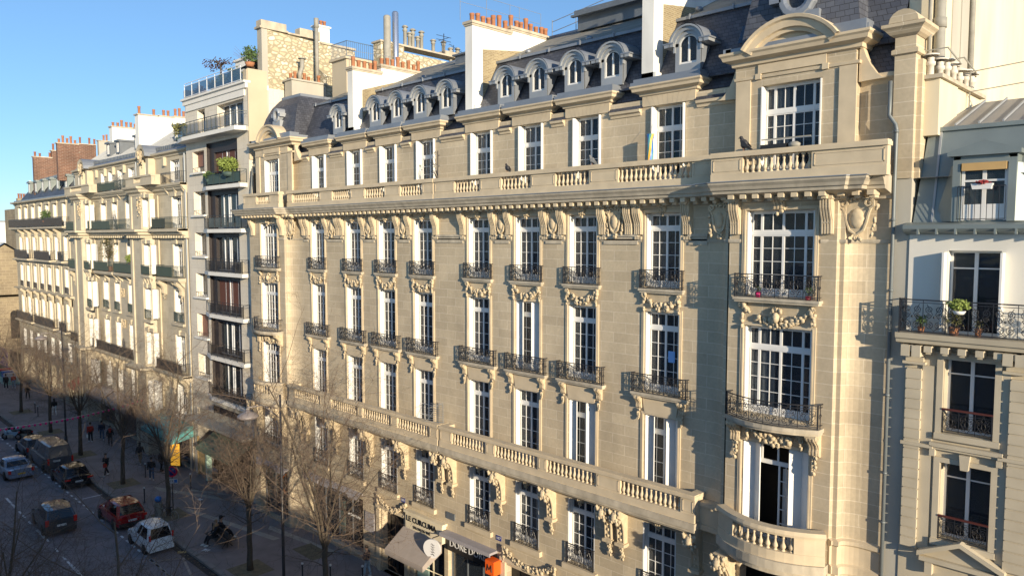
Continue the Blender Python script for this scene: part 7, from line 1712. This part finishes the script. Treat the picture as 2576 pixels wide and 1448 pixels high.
# ---------------------------------------------------------------- birds on the balustrade
def bird(x, y, z, rz, lab, m='bird_dark', s=1.):
    t = thing('bird', lab, 'bird', (x, y, z), 'birds perched on the stone balustrade', R(rz)); t.scale = (s, s, s)
    def PT(n, b, mm): o = link(bpy.data.objects.new(n, b.mesh(n, mm))); o.parent = t
    b = MB(); b.blob((0, 0, .2), .11, .085, .13, 10, 7); b.blob((.07, 0, .3), .06, .055, .09, 9, 6); b.blob((.1, 0, .38), .055, .05, .05, 9, 6); PT('body', b, m)
    b = MB(); b.add([(-.06, .04, .2), (-.06, -.04, .2), (-.25, -.035, .04), (-.25, .035, .04)], [(0, 1, 2, 3)]); b.prism([(-.05, .2), (-.25, .03), (-.24, .0), (-.03, .1)], 'y', -.03, .03); PT('tail', b, m)
    b = MB(); b.tube([(.14, 0, .38), (.2, 0, .365)], [.014, .003], 5); PT('beak', b, 'hair_dark')
    for sd in (-1, 1):
        b = MB(); b.prism([(.06, .28), (-.02, .3), (-.18, .12), (-.1, .1), (.05, .16)], 'y', sd * .07, sd * .095); PT('wing', b, m)
        b = MB(); b.tube([(0, sd * .03, .1), (.01, sd * .03, 0)], .008, 4); b.tube([(.01, sd * .03, .005), (.05, sd * .03, .005)], .007, 4); PT('leg', b, 'terracotta_dark')
mat('bird_dark', (.03, .03, .035), .6); mat('bird_grey', (.16, .17, .18), .6)
bird(-25.0 * .983, -.42, 20.46, 170, 'dark bird on the balustrade rail above the third cartouche'); bird(-19.95 * .983, -.42, 20.46, 200, 'grey pigeon on the balustrade in front of a top floor window', 'bird_grey'); bird(-13.05 * .96, -1.0, 20.42, 175, 'dark pigeon on the rail under the big right-hand top window', s=1.25)
# rainbow windsock
t = thing('rainbow_windsock', 'rainbow fabric windsock hanging by the top floor window', 'windsock', (-16.9, -.2, 21.6)); b = MB(); cols = ['sign_brightblue', 'awning_teal', 'sign_yellow', 'sign_orange', 'pink_bulb', 'sign_brightblue']
n = 9
for k in range(n):
    q = 2 * math.pi * k / n; r0 = .12; b.cur = k % 6
    for i in range(5):
        z0, z1 = -i * .2, -(i + 1) * .2; f = lambda z, qq: (-16.9 + (.16 + .04 * math.sin(z * 6)) * math.cos(qq + z * 1.2) * (1 + z * .45), -.2 + .12 * math.sin(qq + z * 1.2), 21.5 + z * 1.05)
        b.poly([f(z0, q), f(z0, q + .698), f(z1, q + .698), f(z1, q)])
part('fabric', b, cols, t); b = MB(); b.tube([(-16.9, -.2, 21.5), (-16.95, .0, 21.9)], .006, 3); part('cord', b, 'iron', t)
# ---------------------------------------------------------------- spiked iron guards
def fan_guard(name, lab, x, y, z, w, h, kind):
    t = thing(name, lab, 'iron grille', (x, y, z), 'spiked iron guards between balconies'); b = MB(); r = .014
    if kind == 'fan':
        for k in range(13):
            a = math.pi * (.0 + k / 12 * .55) ; b.tube([(x, y - .1, z), (x - w * math.cos(a), y - .1 - .02 * k, z + h * math.sin(a))], r, 3)
        for rr in (.45, .8): b.tube([(x - rr * w * math.cos(math.pi * k / 12 * .55), y - .12, z + rr * h * math.sin(math.pi * k / 12 * .55)) for k in range(13)], r, 3)
    elif kind == 'vine':
        b.tube([(x, y, z), (x, y, z + h)], .02, 4); rnd = random.Random(3)
        for k in range(7): b.tube([(x, y, z + .05 + k * .05), (x - w * (.3 + .1 * (k % 3)), y, z + h * (.2 + .09 * k)), (x - w * rnd.uniform(.5, 1), y, z + h * (.25 + .1 * k))], r, 3)
        for cz, rr in ((.3, .14), (.55, .1), (.93, .1)): b.tube([(x - w * .28 + u, y, z + h * cz + v) for u, v in scroll(0, 0, rr, 1.5, 0, 1, 10)], r, 3)
        for cz in (.1, .5, .85): b.tube([(x, y, z + h * cz), (x + .14, y, z + h * cz)], .025, 4)
    else:
        for k in range(9): b.tube([(x - w, y - .45 + .05 * k, z + .08 + h * k / 10), (x + .08, y, z + .1 + h * k / 10)], .012, 3)
        b.tube([(x, y, z), (x, y, z + h)], .016, 4); b.tube([(x - w, y - .4, z), (x - .1, y - .1, z + h * 1.02)], .014, 3); b.tube([(x - w * .8, y - .4, z + h * .7), (x, y, z + h)], .014, 3)
    part('grille', b, 'iron' if kind != 'bars' else 'rail_steel', t)
fan_guard('iron_guard', 'scrolled iron guard standing on the upper terrace between two windows', -29.6, -.4, 20.3, .75, 1.55, 'vine')
fan_guard('iron_guard', 'grey barred guard on the long stone balcony where it breaks', -29.5, -.25, 7.8, .95, 1.1, 'bars')
fan_guard('iron_guard', 'fan of iron spikes on the middle green balcony of the cream building', -77.9, -.2, 18.2, 1.9, 1.9, 'fan'); fan_guard('iron_guard', 'fan of iron spikes on the top balcony of the cream building', -77.2, .1, 21.95, 2.1, 1.7, 'fan')
fan_guard('iron_guard', 'fan of iron spikes on the low dark balcony of the cream building', -76.6, -.2, 6.05, 1.2, 1.8, 'fan')
# ---------------------------------------------------------------- plants
leafy('potted_shrub', 'leafy shrub overhanging the left end of the upper curved balcony', 'plant', (-61.9, -.4, 26.1), .65, 'leaf_olive', 420, 2, .09, pot=.3, potm='screen_green')
leafy('potted_shrub', 'bright green bush spilling over the green-screened balcony', 'plant', (-53.2, -.45, 22.75), .85, 'leaf_bright', 900, 3, .09, pot=.3, squash=.65, potm='screen_green')
leafy('potted_shrub', 'low green plant at the left end of the green-screened balcony', 'plant', (-56.9, -.3, 22.2), .5, 'leaf', 250, 4, .08, pot=.3, squash=.6, potm='screen_green')
for i, (x, z, r_, m, lab) in enumerate(((-60.4, 29.0, .55, 'leaf_rust', 'rusty brown shrub at the left of the roof terrace'), (-57.8, 29.15, .5, 'leaf_olive', 'grey-green shrub on the roof terrace beside the small red tree'), (-56.2, 29.3, .6, 'leaf_bright', 'bright shrub in the middle of the roof terrace'), (-54.4, 29.5, .6, 'leaf', 'dark green shrub in the roof terrace planter'), (-51.9, 30.6, .6, 'leaf', 'ivy-green bush against the rubble wall'))):
    leafy('terrace_shrub', lab, 'plant', (x, .7, z), r_, m, 420, 10 + i, .08, group='shrubs on the roof terrace', pot=.3)
t = thing('small_tree', 'small flat-topped tree with red leaves on the roof terrace', 'tree', (-58.2, 1.4, 28.5)); rnd = random.Random(6); b = MB(); b.tube([(-58.2, 1.4, 28.5), (-58.15, 1.4, 29.8), (-58.2, 1.4, 31.0)], [.1, .08, .06], 6)
for k in range(16): a = rnd.uniform(0, 6.28); l = rnd.uniform(.6, 2.0); b.tube([(-58.2, 1.4, 30.9), (-58.2 + l * .5 * math.cos(a), 1.4 + l * .4 * math.sin(a), 31.1 + rnd.uniform(-.1, .3)), (-58.3 + l * math.cos(a), 1.4 + l * .6 * math.sin(a), 31.1 + rnd.uniform(-.5, .4))], [.035, .02, .008], 4)
part('trunk', b, 'bark', t); b = MB()
for k in range(170): a = rnd.uniform(2.2, 4.1) if k % 4 else rnd.uniform(0, 6.28); l = rnd.uniform(.3, 1.9); s_ = rnd.uniform(.04, .08); c = Vector((-58.3 + l * math.cos(a), 1.4 + l * .6 * math.sin(a), 31.1 + rnd.uniform(-.35, .35))); b.add([c + Vector((s_, 0, s_)), c + Vector((-s_, s_, 0)), c + Vector((-s_, -s_, -s_)), c + Vector((s_, -s_, 0))], [(0, 1, 2, 3)])
part('crown', b, 'leaf_rust', t)
t = thing('small_tree', 'thin bare shrub fanning out against the sky on the roof terrace', 'tree', (-53.4, 1.6, 29.5)); b = MB()
for k in range(34): a = rnd.uniform(0, 6.28); l = rnd.uniform(.5, 1.5); h = rnd.uniform(.9, 1.9); b.tube([(-53.4, 1.6, 29.0), (-53.4 + l * .4 * math.cos(a), 1.6 + l * .4 * math.sin(a), 30.2 + h * .3), (-53.4 + l * math.cos(a), 1.6 + l * math.sin(a), 30.4 + h * .6)], [.02, .012, .005], 3)
part('branches', b, 'twig', t)
# olive tree and box ball on the cream building's balcony
t = thing('small_tree', 'open grey-green olive tree on the green balcony of the cream building', 'tree', (-80.6, -.35, 14.15)); b = MB(); b.tube([(-80.6, -.35, 14.15), (-80.6, -.35, 15.6)], .05, 5)
for k in range(14): a = rnd.uniform(0, 6.28); l = rnd.uniform(.6, 1.7); b.tube([(-80.6, -.35, 15.4), (-80.6 + l * .5 * math.cos(a), -.35 + l * .3 * math.sin(a), 16 + rnd.uniform(0, .5)), (-80.6 + l * math.cos(a), -.35 + l * .4 * math.sin(a), 16.2 + rnd.uniform(0, 1.1))], [.03, .015, .006], 3)
part('trunk', b, 'bark', t); b = MB()
for k in range(420): a = rnd.uniform(0, 6.28); l = rnd.uniform(.2, 1.8); s_ = rnd.uniform(.04, .07); c = Vector((-80.6 + l * math.cos(a), -.35 + l * .4 * math.sin(a), 16.3 + rnd.uniform(-.9, 1.1))); b.add([c + Vector((s_, 0, s_)), c + Vector((-s_, s_, 0)), c + Vector((-s_, -s_, -s_)), c + Vector((s_, -s_, 0))], [(0, 1, 2, 3)])
part('crown', b, 'leaf_olive', t); b = MB(); b.box(-80.95, -80.25, -.55, -.15, 14.12, 14.6); part('planter', b, 'terracotta_dark', t)
leafy('topiary', 'round green box ball on the right part of the green balcony', 'plant', (-74.0, -.35, 15.55), .6, 'leaf_bright', 900, 8, .07, pot=.8, squash=.75)
leafy('potted_shrub', 'low green shrub behind the long dark balcony of the far building', 'plant', (-102.2, -.4, 20.1), .7, 'leaf', 300, 9, .1, pot=.3)
# right-hand building's balcony plants
leafy('hanging_fern', 'bright fern in a white trough hooked on the lyre-patterned rail', 'plant', (-5.93, -.6, 15.55), .3, 'leaf_bright', 700, 12, .035, squash=.6, pot=.1, potm='white_paint')
leafy('potted_plant', 'straggling plant in a clay pot below the white trough', 'plant', (-6.12, -.3, 15.1), .26, 'leaf_olive', 260, 13, .03, pot=.22); leafy('potted_plant', 'small rosette plant in a clay pot at the left end of the iron balcony', 'plant', (-7.0, -.3, 14.98), .18, 'leaf', 200, 14, .03, pot=.18)
leafy('potted_plant', 'sparse plant in a wide clay pot at the right of the iron balcony', 'plant', (-5.5, -.28, 15.0), .14, 'leaf_olive', 60, 15, .02, pot=.24)
t = leafy('window_box', 'white box of red flowers on the attic window rail', 'plant', (-5.55, -.28, 19.05), .2, 'flower_red', 380, 16, .03, squash=.35); b = MB(); b.prism([(-5.78, 18.86), (-5.32, 18.86), (-5.28, 19.02), (-5.82, 19.02)], 'y', -.38, -.2); part('box', b, 'white_paint', t)
for x, lab in ((-12.05, 'pink pot at the left of the big iron balcony'), (-10.3, 'dark red pot with a small plant at the right of the big iron balcony')):
    leafy('potted_plant', lab, 'plant', (x, -.72, 15.72), .1 if x < -12 else .17, 'leaf', 60 if x < -12 else 150, int(-x), .02, pot=.2, potm='pot_red' if x > -12 else 'pink_bulb')
# air conditioner, folding chair, parcels seen on the modern balconies
b = MB(); b.box(-53.2, -52.2, -.2, .15, 14.9, 15.7); t = thing('air_conditioner', 'grey air-conditioning unit on the fourth modern balcony', 'air conditioner', (-52.7, 0, 14.85)); part('case', b, 'flue_grey', t); b = MB(); b.lathe([(0, 0), (.3, 0), (.3, .02), (0, .02)], 0, 0, 16); b.xf(Matrix.Translation((-52.75, -.21, 15.3)) @ Matrix.Rotation(math.pi / 2, 4, 'X')); part('fan_grille', b, 'plastic_black', t)
# awning roll on the right pavilion's top window and a planter
t = thing('window_planter', 'dark trough and pale parcel in front of the big top window', 'planter', (-11.3, -.9, 20.4)); b = MB(); b.box(-12.1, -11.2, -.7, -.5, 20.45, 20.62); part('trough', b, 'plastic_black', t); b = MB(); b.blob((-10.95, -.6, 20.55), .22, .12, .12, 9, 5); part('parcel', b, 'flue_grey', t); b = MB(); b.box(-12.1, -10.4, -.62, -.58, 20.78, 20.82); part('rail', b, 'flue_grey', t)
# antenna post beside the far mansard and camera on the lantern roof
t = thing('antenna', 'white mast antenna at the left end of the far mansard', 'antenna', (-119.5, 2, 22)); b = MB(); b.tube([(-119.5, 2, 21), (-119.5, 2, 22.6)], .05, 5); b.tube([(-119.5, 2, 22.6), (-119.5, 2, 25.2)], .17, 8); part('mast', b, 'white_paint', t)
# shop window mannequin-style light reflections are left to the glass; goods outside the far grocer
t = thing('market_stall', 'brightly coloured shop stall at the far left behind the walkers', 'stall', (-118, -2, GZ)); b = MB(); b.box(-121, -116, -2.6, -.8, GZ, GZ + .9); part('counter', b, 'shop_green', t); b = MB(); rnd = random.Random(3)
for i, (m) in enumerate(('sign_yellow', 'sign_red', 'awning_teal', 'sign_brightblue', 'sign_white')):
    b = MB(); b.box(-121 + i, -120.1 + i, -2.6, -1.0, GZ + .9, GZ + 1.5 + .2 * (i % 2)); part('goods', b, m, t)
t = thing('banner', 'purple cloth banner hanging from the far building above the pavement', 'banner', (-116, -1, 2)); b = MB(); b.box(-118.5, -114.5, -2.6, -2.5, .5, 2.9); part('cloth', b, 'awning_purple', t); b = MB(); b.tube([(-118.5, -2.55, 2.9), (-118.5, 0, 2.9)], .04, 4); b.tube([(-114.5, -2.55, 2.9), (-114.5, 0, 2.9)], .04, 4); part('arm', b, 'iron', t)
